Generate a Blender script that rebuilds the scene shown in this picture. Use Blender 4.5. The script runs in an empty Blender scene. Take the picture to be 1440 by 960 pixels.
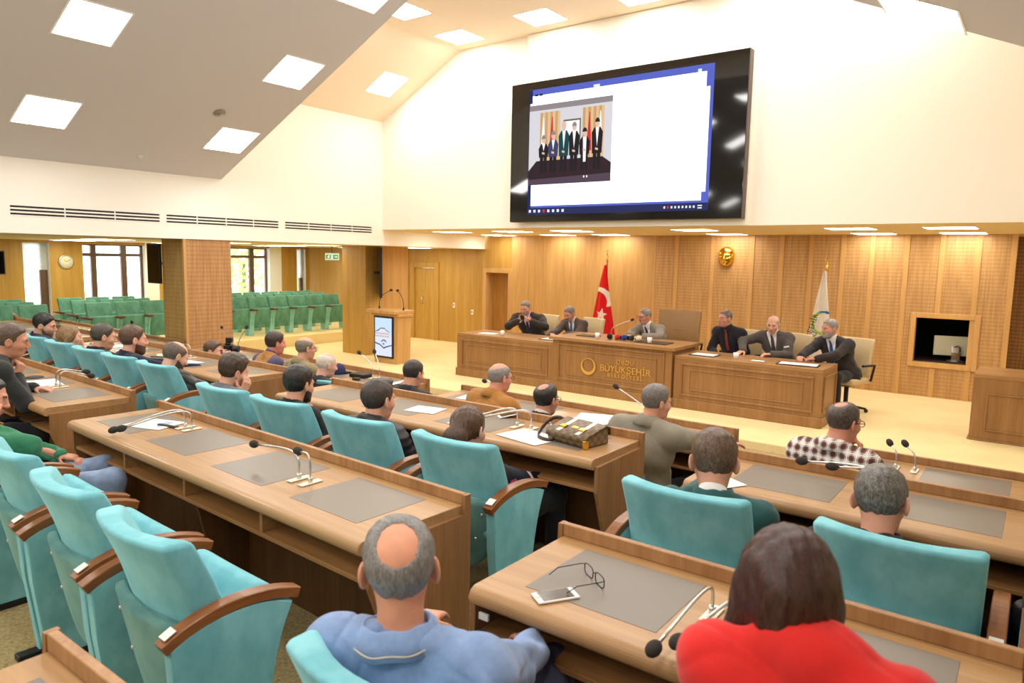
EXPO = 0.2
import bpy, bmesh, math, random
import numpy as np
from mathutils import Vector, Matrix
random.seed(7)
S = bpy.context.scene
COL = S.collection
PI = math.pi

# ------------------------------------------------------------------ helpers
def lin(c):
    return tuple((x / 12.92 if x <= .04045 else ((x + .055) / 1.055) ** 2.4) for x in [v / 255. for v in c])

def link(o, parent=None):
    COL.objects.link(o)
    if parent is not None:
        o.parent = parent
    return o

def obj(name, me, mat=None, parent=None, loc=None, rz=None):
    """ONE mesh object from a mesh or bmesh"""
    if isinstance(me, bmesh.types.BMesh):
        bm = me
        me = bpy.data.meshes.new(name)
        bm.to_mesh(me)
        bm.free()
    if mat is not None and len(me.materials) == 0:
        for m in (mat if isinstance(mat, (list, tuple)) else [mat]):
            me.materials.append(m)
    o = bpy.data.objects.new(name, me)
    link(o, parent)
    if loc is not None:
        o.location = loc
    if rz is not None:
        o.rotation_euler = (0, 0, rz)
    return o

def tag(o, label=None, cat=None, group=None, kind=None):
    if label: o['label'] = label
    if cat: o['category'] = cat
    if group: o['group'] = group
    if kind: o['kind'] = kind
    return o

def thing(name, label, cat, loc=(0, 0, 0), rz=0, group=None):
    o = bpy.data.objects.new(name, None)
    o.empty_display_size = .1
    link(o)
    o.location = loc
    o.rotation_euler = (0, 0, rz)
    return tag(o, label, cat, group)

def dup(root, loc, rz, label=None, group=None):
    r = root.copy()
    COL.objects.link(r)
    r.location = loc
    r.rotation_euler = (0, 0, rz)
    if label: r['label'] = label
    if group: r['group'] = group
    for ch in list(root.children):
        c = ch.copy()
        COL.objects.link(c)
        c.parent = r
        for g in ch.children:
            d = g.copy()
            COL.objects.link(d)
            d.parent = c
    return r

def smooth(bm):
    for f in bm.faces:
        f.smooth = True
    return bm

def box(bm, lo, hi, bev=0, seg=2, mat=0, rot=None, piv=None):
    lo, hi = Vector(lo), Vector(hi)
    vs = [bm.verts.new((x, y, z)) for x in (lo.x, hi.x) for y in (lo.y, hi.y) for z in (lo.z, hi.z)]
    idx = [(0, 1, 3, 2), (4, 6, 7, 5), (0, 4, 5, 1), (2, 3, 7, 6), (0, 2, 6, 4), (1, 5, 7, 3)]
    fs = [bm.faces.new([vs[i] for i in q]) for q in idx]
    for f in fs:
        f.material_index = mat
    if bev:
        es = list({e for f in fs for e in f.edges})
        r = bmesh.ops.bevel(bm, geom=es, offset=bev, segments=seg, affect='EDGES', profile=.5)
        vs = list({v for f in r['faces'] for v in f.verts} | {v for v in vs if v.is_valid})
    if rot is not None:
        bmesh.ops.rotate(bm, verts=[v for v in vs if v.is_valid], cent=piv or (lo + hi) / 2, matrix=rot)
    return bm

def bx(lo, hi, bev=0, seg=2):
    return box(bmesh.new(), lo, hi, bev, seg)

def prism(bm, pts, axis, a, b, bev=0, seg=2, mat=0):
    """extrude a polygon (two coordinates) along axis from a to b"""
    def P(p, t):
        return {'x': (t, p[0], p[1]), 'y': (p[0], t, p[1]), 'z': (p[0], p[1], t)}[axis]
    va = [bm.verts.new(P(p, a)) for p in pts]
    vb = [bm.verts.new(P(p, b)) for p in pts]
    n = len(pts)
    fs = [bm.faces.new(va[::-1]), bm.faces.new(vb)]
    for i in range(n):
        fs.append(bm.faces.new((va[i], va[(i + 1) % n], vb[(i + 1) % n], vb[i])))
    for f in fs:
        f.material_index = mat
    if bev:
        es = list({e for e in fs[0].edges} | {e for e in fs[1].edges})
        bmesh.ops.bevel(bm, geom=es, offset=bev, segments=seg, affect='EDGES', profile=.5)
    bmesh.ops.recalc_face_normals(bm, faces=[f for f in bm.faces])
    return bm

def tube(bm, pts, r, n=8, caps=True, mat=0):
    """round tube along a polyline; r a number or a list"""
    pts = [Vector(p) for p in pts]
    rs = r if isinstance(r, (list, tuple)) else [r] * len(pts)
    up = Vector((0, 0, 1))
    rings = []
    for i, p in enumerate(pts):
        d = (pts[min(i + 1, len(pts) - 1)] - pts[max(i - 1, 0)]).normalized()
        if i == 0:
            u = d.orthogonal().normalized()
        else:
            u = (u - d * u.dot(d)).normalized()
        w = d.cross(u)
        rings.append([bm.verts.new(p + (u * math.cos(2 * PI * k / n) + w * math.sin(2 * PI * k / n)) * rs[i]) for k in range(n)])
    for a, b in zip(rings, rings[1:]):
        for k in range(n):
            f = bm.faces.new((a[k], a[(k + 1) % n], b[(k + 1) % n], b[k]))
            f.smooth = True
            f.material_index = mat
    if caps:
        for q in (rings[0][::-1], rings[-1]):
            f = bm.faces.new(q)
            f.material_index = mat
    return bm

def lathe(bm, prof, c=(0, 0, 0), n=24, axis='z', mat=0, sm=True):
    """revolve (r, h) profile"""
    rings = []
    for r, h in prof:
        ring = []
        for k in range(n):
            a = 2 * PI * k / n
            u, v = r * math.cos(a), r * math.sin(a)
            p = {'z': (u, v, h), 'y': (u, h, v), 'x': (h, u, v)}[axis]
            ring.append(bm.verts.new(Vector(p) + Vector(c)))
        rings.append(ring)
    for a, b in zip(rings, rings[1:]):
        for k in range(n):
            f = bm.faces.new((a[k], a[(k + 1) % n], b[(k + 1) % n], b[k]))
            f.smooth = sm
            f.material_index = mat
    for q in (rings[0][::-1], rings[-1]):
        f = bm.faces.new(q)
        f.material_index = mat
    bmesh.ops.recalc_face_normals(bm, faces=[f for f in bm.faces])
    return bm

def ball(bm, c, r, sc=(1, 1, 1), u=16, v=10, mat=0):
    m = Matrix.Translation(c) @ Matrix.Diagonal((r * sc[0], r * sc[1], r * sc[2], 1))
    g = bmesh.ops.create_uvsphere(bm, u_segments=u, v_segments=v, radius=1, matrix=m)
    for vv in g['verts']:
        for f in vv.link_faces:
            f.smooth = True
            f.material_index = mat
    return bm

def quad(bm, pts, mat=0):
    f = bm.faces.new([bm.verts.new(p) for p in pts])
    f.material_index = mat
    return f

def bez(p0, p1, p2, p3, n=10):
    p0, p1, p2, p3 = map(Vector, (p0, p1, p2, p3))
    return [p0 * (1 - t) ** 3 + p1 * 3 * t * (1 - t) ** 2 + p2 * 3 * t * t * (1 - t) + p3 * t ** 3 for t in [i / n for i in range(n + 1)]]

# ---------------------------------------------------------------- materials
def new_mat(name):
    m = bpy.data.materials.new(name)
    m.use_nodes = True
    nt = m.node_tree
    return m, nt, nt.nodes['Principled BSDF']

def N(nt, typ, **kw):
    n = nt.nodes.new(typ)
    for k, v in kw.items():
        if k in n.inputs.keys():
            n.inputs[k].default_value = v
        else:
            setattr(n, k, v)
    return n

def plain(name, c, rough=.5, metal=0, sheen=0, spec=.5, coat=0, emit=None, es=0):
    m, nt, b = new_mat(name)
    b.inputs['Base Color'].default_value = (*lin(c), 1)
    b.inputs['Roughness'].default_value = rough
    b.inputs['Metallic'].default_value = metal
    b.inputs['Specular IOR Level'].default_value = spec
    b.inputs['Sheen Weight'].default_value = sheen
    b.inputs['Coat Weight'].default_value = coat
    if emit:
        b.inputs['Emission Color'].default_value = (*lin(emit), 1)
        b.inputs['Emission Strength'].default_value = es
    return m

def bump(nt, b, h, strength=.2, dist=.01):
    bp = N(nt, 'ShaderNodeBump')
    bp.inputs['Strength'].default_value = strength
    bp.inputs['Distance'].default_value = dist
    nt.links.new(h, bp.inputs['Height'])
    nt.links.new(bp.outputs[0], b.inputs['Normal'])

def ramp(nt, fac, stops):
    r = N(nt, 'ShaderNodeValToRGB')
    el = r.color_ramp.elements
    while len(el) < len(stops):
        el.new(.5)
    for e, (p, c) in zip(el, stops):
        e.position = p
        e.color = (*c, 1) if len(c) == 3 else c
    nt.links.new(fac, r.inputs[0])
    return r

def noise(nt, vec, scale, detail=3, rough=.5):
    n = N(nt, 'ShaderNodeTexNoise')
    n.inputs['Scale'].default_value = scale
    n.inputs['Detail'].default_value = detail
    n.inputs['Roughness'].default_value = rough
    if vec is not None:
        nt.links.new(vec, n.inputs['Vector'])
    return n

def mapped(nt, scale, coord='Object', rot=(0, 0, 0)):
    tc = N(nt, 'ShaderNodeTexCoord')
    mp = N(nt, 'ShaderNodeMapping')
    mp.inputs['Scale'].default_value = scale
    mp.inputs['Rotation'].default_value = rot
    nt.links.new(tc.outputs[coord], mp.inputs['Vector'])
    return mp.outputs[0]

def wood(name, dark, light, along='x', rough=.38, scale=1.0, spec=.4, coat=0, strips=0):
    """veneer: grain stretched along one object axis"""
    m, nt, b = new_mat(name)
    st = {'x': (.9, 14, 14), 'y': (14, .9, 14), 'z': (14, 14, .9)}[along]
    v = mapped(nt, [s * scale for s in st])
    n1 = noise(nt, v, 3.2, 5, .6)
    st2 = {'x': (.25, 5, 5), 'y': (5, .25, 5), 'z': (5, 5, .25)}[along]
    v2 = mapped(nt, [s * scale for s in st2])
    n2 = noise(nt, v2, 1.6, 2, .5)
    mx = N(nt, 'ShaderNodeMix', data_type='FLOAT')
    mx.inputs[0].default_value = .5
    nt.links.new(n1.outputs['Fac'], mx.inputs[2])
    nt.links.new(n2.outputs['Fac'], mx.inputs[3])
    r = ramp(nt, mx.outputs[0], [(.34, lin(dark)), (.66, lin(light))])
    nt.links.new(r.outputs[0], b.inputs['Base Color'])
    b.inputs['Roughness'].default_value = rough
    b.inputs['Specular IOR Level'].default_value = spec
    b.inputs['Coat Weight'].default_value = coat
    bump(nt, b, n1.outputs['Fac'], .08, .004)
    return m

def perforated(name, dark, light, hole, pz=.058, ph=.045, ax='x', strength=.75):
    """slotted acoustic wood: rows of small dark slots over vertical grain; ax is the horizontal axis of the face"""
    m, nt, b = new_mat(name)
    v = mapped(nt, (9, 9, .6))
    n1 = noise(nt, v, 3.0, 4, .6)
    r = ramp(nt, n1.outputs['Fac'], [(.36, lin(dark)), (.64, lin(light))])
    tc = N(nt, 'ShaderNodeTexCoord')
    sp = N(nt, 'ShaderNodeSeparateXYZ')
    nt.links.new(tc.outputs['Object'], sp.inputs[0])
    def saw(sock, per):
        a = N(nt, 'ShaderNodeMath', operation='DIVIDE'); a.inputs[1].default_value = per
        nt.links.new(sock, a.inputs[0])
        f = N(nt, 'ShaderNodeMath', operation='FRACT'); nt.links.new(a.outputs[0], f.inputs[0])
        s = N(nt, 'ShaderNodeMath', operation='SUBTRACT'); s.inputs[1].default_value = .5
        nt.links.new(f.outputs[0], s.inputs[0])
        ab = N(nt, 'ShaderNodeMath', operation='ABSOLUTE'); nt.links.new(s.outputs[0], ab.inputs[0])
        return ab.outputs[0]
    h = sp.outputs[0 if ax == 'x' else 1]
    a1 = saw(sp.outputs[2], pz)
    a2 = saw(h, ph)
    c1 = ramp(nt, a1, [(.12, (1, 1, 1)), (.24, (0, 0, 0))])
    c2 = ramp(nt, a2, [(.33, (1, 1, 1)), (.43, (0, 0, 0))])
    mu = N(nt, 'ShaderNodeMath', operation='MULTIPLY')
    nt.links.new(c1.outputs[0], mu.inputs[0]); nt.links.new(c2.outputs[0], mu.inputs[1])
    ms = N(nt, 'ShaderNodeMath', operation='MULTIPLY'); ms.inputs[1].default_value = strength
    nt.links.new(mu.outputs[0], ms.inputs[0])
    mx = N(nt, 'ShaderNodeMix', data_type='RGBA')
    nt.links.new(ms.outputs[0], mx.inputs[0])
    nt.links.new(r.outputs[0], mx.inputs[6])
    mx.inputs[7].default_value = (*lin(hole), 1)
    nt.links.new(mx.outputs[2], b.inputs['Base Color'])
    b.inputs['Roughness'].default_value = .45
    return m

def velvet(name, c, c2, sheen=.6):
    m, nt, b = new_mat(name)
    v = mapped(nt, (1, 1, .6))
    n1 = noise(nt, v, 7, 4, .6)
    r = ramp(nt, n1.outputs['Fac'], [(.35, lin(c2)), (.62, lin(c))])
    nt.links.new(r.outputs[0], b.inputs['Base Color'])
    b.inputs['Roughness'].default_value = .8
    b.inputs['Sheen Weight'].default_value = sheen
    b.inputs['Sheen Roughness'].default_value = .45
    b.inputs['Sheen Tint'].default_value = (*lin(tuple(min(255, x + 50) for x in c)), 1)
    b.inputs['Specular IOR Level'].default_value = .2
    n2 = noise(nt, mapped(nt, (1, 1, 1)), 260, 2)
    bump(nt, b, n2.outputs['Fac'], .15, .002)
    return m

def fabric(name, c, var=.12, scale=9, rough=.85, bstr=.25, bscale=120, sheen=.15):
    m, nt, b = new_mat(name)
    n1 = noise(nt, mapped(nt, (1, 1, 1)), scale, 4, .6)
    lo = tuple(x * (1 - var) for x in lin(c)); hi = tuple(min(1, x * (1 + var)) for x in lin(c))
    r = ramp(nt, n1.outputs['Fac'], [(.3, lo), (.7, hi)])
    nt.links.new(r.outputs[0], b.inputs['Base Color'])
    b.inputs['Roughness'].default_value = rough
    b.inputs['Sheen Weight'].default_value = sheen
    b.inputs['Specular IOR Level'].default_value = .25
    n2 = noise(nt, mapped(nt, (1, 1, 1)), bscale, 2)
    bump(nt, b, n2.outputs['Fac'], bstr, .002)
    return m

def emitter(name, c, s):
    m = bpy.data.materials.new(name)
    m.use_nodes = True
    nt = m.node_tree
    nt.nodes.clear()
    e = N(nt, 'ShaderNodeEmission')
    e.inputs[0].default_value = (*lin(c), 1)
    e.inputs[1].default_value = s
    o = N(nt, 'ShaderNodeOutputMaterial')
    nt.links.new(e.outputs[0], o.inputs[0])
    return m

def carpet(name, c1, c2, sc=55):
    m, nt, b = new_mat(name)
    n1 = noise(nt, mapped(nt, (1, 1, 1)), sc, 4, .7)
    n3 = noise(nt, mapped(nt, (1, 1, 1)), 2.2, 3, .5)
    mx = N(nt, 'ShaderNodeMix', data_type='FLOAT'); mx.inputs[0].default_value = .3
    nt.links.new(n1.outputs['Fac'], mx.inputs[2]); nt.links.new(n3.outputs['Fac'], mx.inputs[3])
    r = ramp(nt, mx.outputs[0], [(.36, lin(c1)), (.62, lin(c2))])
    nt.links.new(r.outputs[0], b.inputs['Base Color'])
    b.inputs['Roughness'].default_value = .95
    b.inputs['Specular IOR Level'].default_value = .1
    bump(nt, b, n1.outputs['Fac'], .4, .01)
    return m

M = {}
M['wall'] = plain('warm white paint', (248, 243, 232), .9, spec=.2)
M['ceil'] = plain('ceiling paint', (220, 219, 226), .9, spec=.2)
M['ceil_front'] = plain('peach ceiling paint', (250, 232, 208), .9, spec=.2)
M['soffit'] = plain('soffit paint', (238, 218, 170), .85, spec=.2)
M['stage'] = carpet('cream carpet', (226, 204, 150), (240, 222, 172), 80)
M['floor'] = carpet('mottled carpet', (138, 120, 80), (186, 168, 122), 60)
M['desk_top'] = wood('desk oak along', (160, 120, 77), (184, 144, 97), 'x', .34, 1, .45, .06)
M['desk_up'] = wood('desk oak upright', (128, 90, 54), (164, 120, 76), 'z', .42)
M['desk_ledge'] = wood('desk ledge oak', (146, 102, 62), (182, 138, 92), 'z', .4)
M['desk_in'] = wood('desk shelf oak', (150, 104, 60), (184, 136, 84), 'x', .45)
M['dark_in'] = plain('dark brown leather case', (58, 40, 26), .6)
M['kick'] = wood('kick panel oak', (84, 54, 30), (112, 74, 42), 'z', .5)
M['pad'] = plain('taupe desk inlay', (124, 114, 102), .36, spec=.4)
M['teal'] = velvet('teal velvet', (136, 202, 212), (108, 178, 190))
M['teal_panel'] = velvet('teal rear panel velvet', (112, 158, 152), (88, 136, 136))
M['green'] = velvet('green velvet', (104, 156, 134), (78, 130, 110), .35)
M['green_side'] = velvet('pale green velvet', (150, 206, 198), (120, 182, 172), .4)
M['arm'] = wood('red brown armrest wood', (112, 64, 32), (152, 96, 52), 'y', .28, 1.4, .5)
M['arm_dark'] = wood('dark armrest wood', (72, 40, 26), (110, 66, 44), 'x', .3, 1.4)
M['black'] = plain('black plastic', (18, 18, 19), .4)
M['black_gloss'] = plain('black glossy panel', (6, 6, 8), .06, spec=.6)
M['foam'] = plain('dark foam', (50, 46, 42), .95)
M['steel'] = plain('brushed steel', (205, 204, 200), .28, metal=1)
M['plate'] = plain('cream metal plate', (232, 224, 200), .35, metal=.3)
M['screw'] = plain('screw', (225, 225, 222), .25, metal=.8)
M['white'] = plain('white plastic', (236, 235, 230), .4)
M['paper'] = plain('paper', (243, 243, 240), .8)
M['print'] = plain('blue print', (90, 140, 200), .8)
M['glass'] = None
M['gold'] = plain('polished gold', (232, 186, 84), .2, metal=1)
M['gold_letter'] = plain('gold lettering', (224, 178, 88), .35, metal=.35)
M['wall_wood'] = wood('plain wall oak', (176, 132, 76), (202, 160, 98), 'z', .42, .6)
M['wall_wood2'] = wood('shaded left wall oak', (170, 128, 54), (198, 156, 78), 'z', .42, .6)  # yellowish shade under the low soffit is put into this oak's colour
M['dais'] = wood('dais oak upright', (138, 98, 58), (166, 124, 78), 'z', .38, .8)
M['dais_top'] = wood('dais oak top', (146, 106, 64), (176, 134, 86), 'x', .32, .8)
M['lect'] = wood('lectern oak', (186, 142, 84), (210, 168, 108), 'z', .38, .8)
M['perf'] = perforated('slotted wall oak', (178, 134, 80), (200, 156, 98), (132, 92, 52), .056, .036, 'x', .34)
M['perf_pillar_y'] = perforated('slotted pillar oak', (172, 126, 80), (196, 150, 102), (148, 98, 54), .062, .048, 'y', .42)
M['perf_pillar_x'] = perforated('slotted pillar oak side', (174, 140, 80), (196, 164, 100), (160, 122, 60), .062, .048, 'x', .4)
M['frame_brown'] = plain('brown window frame', (96, 70, 52), .4)
M['beige_leather'] = fabric('beige leather', (206, 186, 146), .06, 4, .45, .1, 60, 0)
M['tan_leather'] = fabric('tan leather', (150, 116, 76), .08, 4, .38, .1, 60, 0)
M['led'] = emitter('led panel', (255, 251, 246), 21)
M['led_strip'] = emitter('soffit led panel', (255, 248, 236), 13)
M['led_aisle'] = emitter('aisle led panel', (255, 250, 228), 14)
# ------------------------------------------------------------- the setting
def struct(name, bm, mat, label=None):
    bmesh.ops.recalc_face_normals(bm, faces=bm.faces[:]) if False else None
    o = obj(name, bm, mat)
    o['kind'] = 'structure'
    if label: o['label'] = label
    return o

XL, XR, YE, YW, YF, YB = -9.9, .6, 6.0, 9.2, 12.45, -6.0
ZL, ZS = 2.18, 2.47          # aisle soffit, stage soffit
XFAR = -16.5
def hall(x):
    return 3.07 + .462 * (x - XL) if x < -4.65 else 3.07 + .462 * (XR - x)

# floors: stage at 0, aisle in front of it at -.1, terrace of the two rear rows at .18
bm = bx((-13, 7.93, -.3), (6, 14.6, 0), .012, 2)
struct('floor_stage', bm, M['stage'])
bm = bx((-17, 3.95, -.4), (6, 7.94, -.1))
struct('floor', bm, M['floor'])
bm = bx((-17, YB, -.4), (6, 3.95, .18), .01, 2)
struct('floor_terrace', bm, M['floor'])
bm = bx((-17, 3.96, -.35), (-13, 13.0, .22), .012, 2)
struct('floor_platform', bm, M['stage'])

# walls above the side aisles
def side(x):
    bm = bmesh.new()
    quad(bm, [(x, YB, ZL), (x, YE, ZL), (x, YE, 3.07), (x, YB, 3.07)])
    quad(bm, [(x, YE, ZL), (x, YW, ZL), (x, YW, 4.4), (x, YE, 4.4)])
    # thickness of the downstand
    d = -.25 if x < -4 else .25
    quad(bm, [(x, YB, ZL), (x + d, YB, ZL), (x + d, YW, ZL), (x, YW, ZL)])
    return bm
struct('wall_left', side(XL), M['wall'])
struct('wall_right', side(XR), M['wall'])

# sloped hall ceiling, ending at the edge YE
bm = bmesh.new()
xs = [XL, -5.6, -3.7, XR]
for a, b in zip(xs, xs[1:]):
    quad(bm, [(a, YB, hall(a)), (b, YB, hall(b)), (b, YE, hall(b)), (a, YE, hall(a))])
ring_lo = [(x, hall(x)) for x in xs]
struct('ceiling', bm, M['ceil'])
# taller bay in front of the screen wall
fx = [(XL, 4.4), (-8.02, 5.37), (-1.28, 5.37), (XR, 4.4)]
bm = bmesh.new()
for a, b in zip(fx, fx[1:]):
    quad(bm, [(a[0], YE, a[1]), (b[0], YE, b[1]), (b[0], YW, b[1]), (a[0], YW, a[1])])
struct('ceiling_front', bm, M['ceil_front'])
bm = bmesh.new()
for i in range(3):
    quad(bm, [(ring_lo[i][0], YE, ring_lo[i][1]), (ring_lo[i + 1][0], YE, ring_lo[i + 1][1]), (fx[i + 1][0], YE, fx[i + 1][1]), (fx[i][0], YE, fx[i][1])])
struct('trim_1', bm, M['wall'])
# white screen wall above the stage soffit, with the projecting middle field
bm = bmesh.new()
pts = [(XL, ZS), (XR, ZS), (XR, 4.4), (-1.28, 5.37), (-8.02, 5.37), (XL, 4.4)]
f = bm.faces.new([bm.verts.new((x, YW, z)) for x, z in pts])
box(bm, (-6.62, YW - .07, ZS), (-3.13, YW + .05, 5.365))
struct('wall_screen', bm, M['wall'])
# stage soffit and its warm underside
bm = bmesh.new()
quad(bm, [(-10.1, YW, ZS), (6, YW, ZS), (6, 14, ZS), (-10.1, 14, ZS)])
struct('ceiling_stage', bm, M['soffit'])
# fascia where the low aisle ceiling meets the stage soffit
bm = bmesh.new()
prism(bm, [(XL, YW - .001), (-10.09, YF), (-10.2, YF), (-10.15, YW)], 'z', ZL, ZS)
struct('trim_2', bm, M['wall'])
# low ceilings of the side aisles
bm = bmesh.new()
quad(bm, [(XFAR - .5, YB, ZL), (XL - .02, YB, ZL), (-10.1, 13.2, ZL), (XFAR - .5, 13.2, ZL)])
struct('ceiling_left', bm, plain('aisle ceiling paint', (236, 220, 160), .85, spec=.2))
bm = bmesh.new()
quad(bm, [(XR, YB, ZL), (6, YB, ZL), (6, YW, ZL), (XR, YW, ZL)])
struct('ceiling_right', bm, M['wall'])
# enclosing walls
bm = bmesh.new()
quad(bm, [(XL - 7.2, YB, -.4), (6, YB, -.4), (6, YB, 5.4), (XL - 7.2, YB, 5.4)])
struct('wall_back', bm, M['wall'])
bm = bmesh.new()
quad(bm, [(6, YB, -.4), (6, 14.6, -.4), (6, 14.6, 3.2), (6, YB, 3.2)])
struct('wall_far_right', bm, M['wall'])

# wood front wall: plain leaf, then slotted panels with smooth strips, and an opening to the booth
bm = bmesh.new()
joints = [-9.33, -8.47, -7.1, -5.95, -5.52, -4.83, -4.12, -3.62, -3.15, -2.66, -2.23, -1.75, -1.28, -.82, -.40]
OX0, OX1, OZ0, OZ1 = -1.55, -.79, .53, 1.21
def wl(x0, x1, z0, z1, mat, y=YF):
    quad(bm, [(x0, y, z0), (x1, y, z0), (x1, y, z1), (x0, y, z1)], mat)
for a, b in zip(joints, joints[1:]):
    mt = 1 if a < -7.0 else 0
    segs = [(a, b)]
    cuts = sorted({a, b} | {c for c in (OX0, OX1) if a < c < b})
    for c, d in zip(cuts, cuts[1:]):
        if c >= OX0 - 1e-6 and d <= OX1 + 1e-6:
            wl(c, d, 0, OZ0, mt); wl(c, d, OZ1, ZS, mt)
        else:
            wl(c, d, 0, ZS, mt)
quad(bm, [(-.40, YF, 0), (-.40, 14.0, 0), (-.40, 14.0, ZS), (-.40, YF, ZS)], 1)
quad(bm, [(-9.33, YF + .2, 0), (-9.33, YF, 0), (-9.33, YF, ZS), (-9.33, YF + .2, ZS)], 1)
struct('wall_front', bm, [M['perf'], M['wall_wood']])
strip_mat = wood('joint strip oak', (194, 148, 88), (212, 166, 102), 'z', .42)
for i, x in enumerate(joints[1:]):
    if i in (11,):     # the strip over the booth opening is cut in two
        b2 = bx((x - .035, YF - .012, 0), (x + .035, YF + .01, OZ0 - .09)); box(b2, (x - .035, YF - .012, OZ1 + .04), (x + .035, YF + .01, ZS))
    else:
        b2 = bx((x - .035 * (1 if x > -5.9 else .25), YF - .012 * (1 if x > -5.9 else .3), 0), (x + .035 * (1 if x > -5.9 else .25), YF + .01, ZS))
    struct('trim_%d' % (3 + i), b2, strip_mat)
# recessed left part of the front wall
bm = bmesh.new()
DX0, DX1, DZ = -10.1, -9.47, 1.66            # doorway
EX0, EX1, EZ = -12.35, -11.68, 1.72          # double door
def wl2(x0, x1, z0, z1): quad(bm, [(x0, YF + .08, z0), (x1, YF + .08, z0), (x1, YF + .08, z1), (x0, YF + .08, z1)])
wl2(-17, EX0, 0, ZS); wl2(EX0, EX1, EZ, ZS); wl2(EX1, DX0, 0, ZS); wl2(DX0, DX1, DZ, ZS); wl2(DX1, -9.33, 0, ZS)
struct('wall_front_left', bm, M['wall_wood2'])
# darker bay at the right end
bm = bmesh.new()
quad(bm, [(-.40, 13.6, 0), (6, 13.6, 0), (6, 13.6, ZS), (-.40, 13.6, ZS)])
struct('wall_bay', bm, perforated('slotted bay oak', (150, 104, 54), (176, 128, 70), (104, 70, 34), .058, .05, 'x', .6))

# doors
def door(name, x0, x1, zt, leaf_y, fw, mats, leaves=1, label=None):
    r = thing(name, label, None, (0, 0, 0))
    r['kind'] = 'structure'
    bm = bmesh.new()
    y0 = YF + .08
    box(bm, (x0 - fw, y0 - .03, 0), (x0, y0 + .30, zt + fw), .006)
    box(bm, (x1, y0 - .03, 0), (x1 + fw, y0 + .30, zt + fw), .006)
    box(bm, (x0, y0 - .03, zt), (x1, y0 + .30, zt + fw), .006)
    obj('door_frame', bm, mats[0], r)
    w = (x1 - x0) / leaves
    for k in range(leaves):
        lf = obj('door_leaf', bx((x0 + k * w + .004, y0 + leaf_y, 0), (x0 + (k + 1) * w - .004, y0 + leaf_y + .04, zt - .004), .004), mats[1], r)
        if leaves == 2 and k == 0:
            hb = bmesh.new()
            hx = x0 + w - .07
            tube(hb, [(hx, y0 + leaf_y, .86), (hx, y0 + leaf_y - .05, .86), (hx, y0 + leaf_y - .05, 1.02), (hx, y0 + leaf_y, 1.02)], .009)
            obj('door_handle', hb, M['steel'], lf)
    return r
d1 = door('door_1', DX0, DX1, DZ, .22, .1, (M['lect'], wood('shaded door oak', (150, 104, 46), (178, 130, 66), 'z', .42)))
d2 = door('door_2', EX0, EX1, EZ, .02, .14, (M['wall_wood2'], wood('double door oak', (176, 134, 56), (202, 160, 80), 'z', .42)), 2)

# booth behind the opening
bm = bmesh.new()
quad(bm, [(-2.2, 14.4, 0), (-.1, 14.4, 0), (-.1, 14.4, 1.9), (-2.2, 14.4, 1.9)])
quad(bm, [(-2.2, YF + .02, 0), (-2.2, 14.4, 0), (-2.2, 14.4, 1.9), (-2.2, YF + .02, 1.9)])
quad(bm, [(-.42, YF + .02, 0), (-.42, 14.4, 0), (-.42, 14.4, 1.9), (-.42, YF + .02, 1.9)])
quad(bm, [(-2.2, YF + .02, 1.9), (-.42, YF + .02, 1.9), (-.42, 14.4, 1.9), (-2.2, 14.4, 1.9)])
struct('wall_booth', bm, plain('dim booth interior', (44, 38, 34), .8))  # the dark of the unlit room is put into the wall colour
bm = bmesh.new()
fw = .075
for lo, hi in (((OX0 - fw, YF - .03, OZ0 - fw), (OX0, YF + .1, OZ1 + fw)), ((OX1, YF - .03, OZ0 - fw), (OX1 + fw, YF + .1, OZ1 + fw)),
               ((OX0, YF - .03, OZ1), (OX1, YF + .1, OZ1 + fw)), ((OX0, YF - .03, OZ0 - fw), (OX1, YF + .1, OZ0))):
    box(bm, lo, hi, .006)
struct('window_1', bm, strip_mat)

# far left wall with its windows
def glass_mat():
    m, nt, b = new_mat('window glass')
    b.inputs['Transmission Weight'].default_value = 1
    b.inputs['Roughness'].default_value = 0
    b.inputs['IOR'].default_value = 1.1
    b.inputs['Base Color'].default_value = (.97, .98, .97, 1)
    return m
M['glass'] = glass_mat()
M['wall_white_far'] = plain('white reveal paint', (240, 238, 230), .85)
wins = [(5.62, 6.10, .25, 2.12), (6.74, 8.06, .25, 2.12), (10.2, 11.32, .25, 2.12), (12.17, 12.46, .25, 2.12)]
bm = bmesh.new()
def wx(y0, y1, z0, z1, mat=0): quad(bm, [(XFAR, y0, z0), (XFAR, y1, z0), (XFAR, y1, z1), (XFAR, y0, z1)], mat)
ys = [YB] + [v for w in wins for v in w[:2]] + [13.0]
for k in range(0, len(ys), 2):
    a, b = ys[k], ys[k + 1]
    if k == 4:
        wx(a, 8.36, -.4, ZL, 1); wx(8.36, 10.1, -.4, ZL); wx(10.1, b, -.4, ZL, 1)
    elif k == 6:
        wx(a, 11.68, -.4, ZL, 1); wx(11.68, b, -.4, ZL)
    else:
        wx(a, b, -.4, ZL)
for w in wins:
    wx(w[0], w[1], -.4, w[2]); wx(w[0], w[1], w[3], ZL)
    for y in w[:2]:
        quad(bm, [(XFAR, y, w[2]), (XFAR - .3, y, w[2]), (XFAR - .3, y, w[3]), (XFAR, y, w[3])], 1)
    quad(bm, [(XFAR, w[0], w[3]), (XFAR, w[1], w[3]), (XFAR - .3, w[1], w[3]), (XFAR - .3, w[0], w[3])], 1)
    quad(bm, [(XFAR, w[0], w[2]), (XFAR, w[1], w[2]), (XFAR - .3, w[1], w[2]), (XFAR - .3, w[0], w[2])], 1)
struct('wall_far_left', bm, [M['wall_wood2'], M['wall_white_far']])
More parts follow.
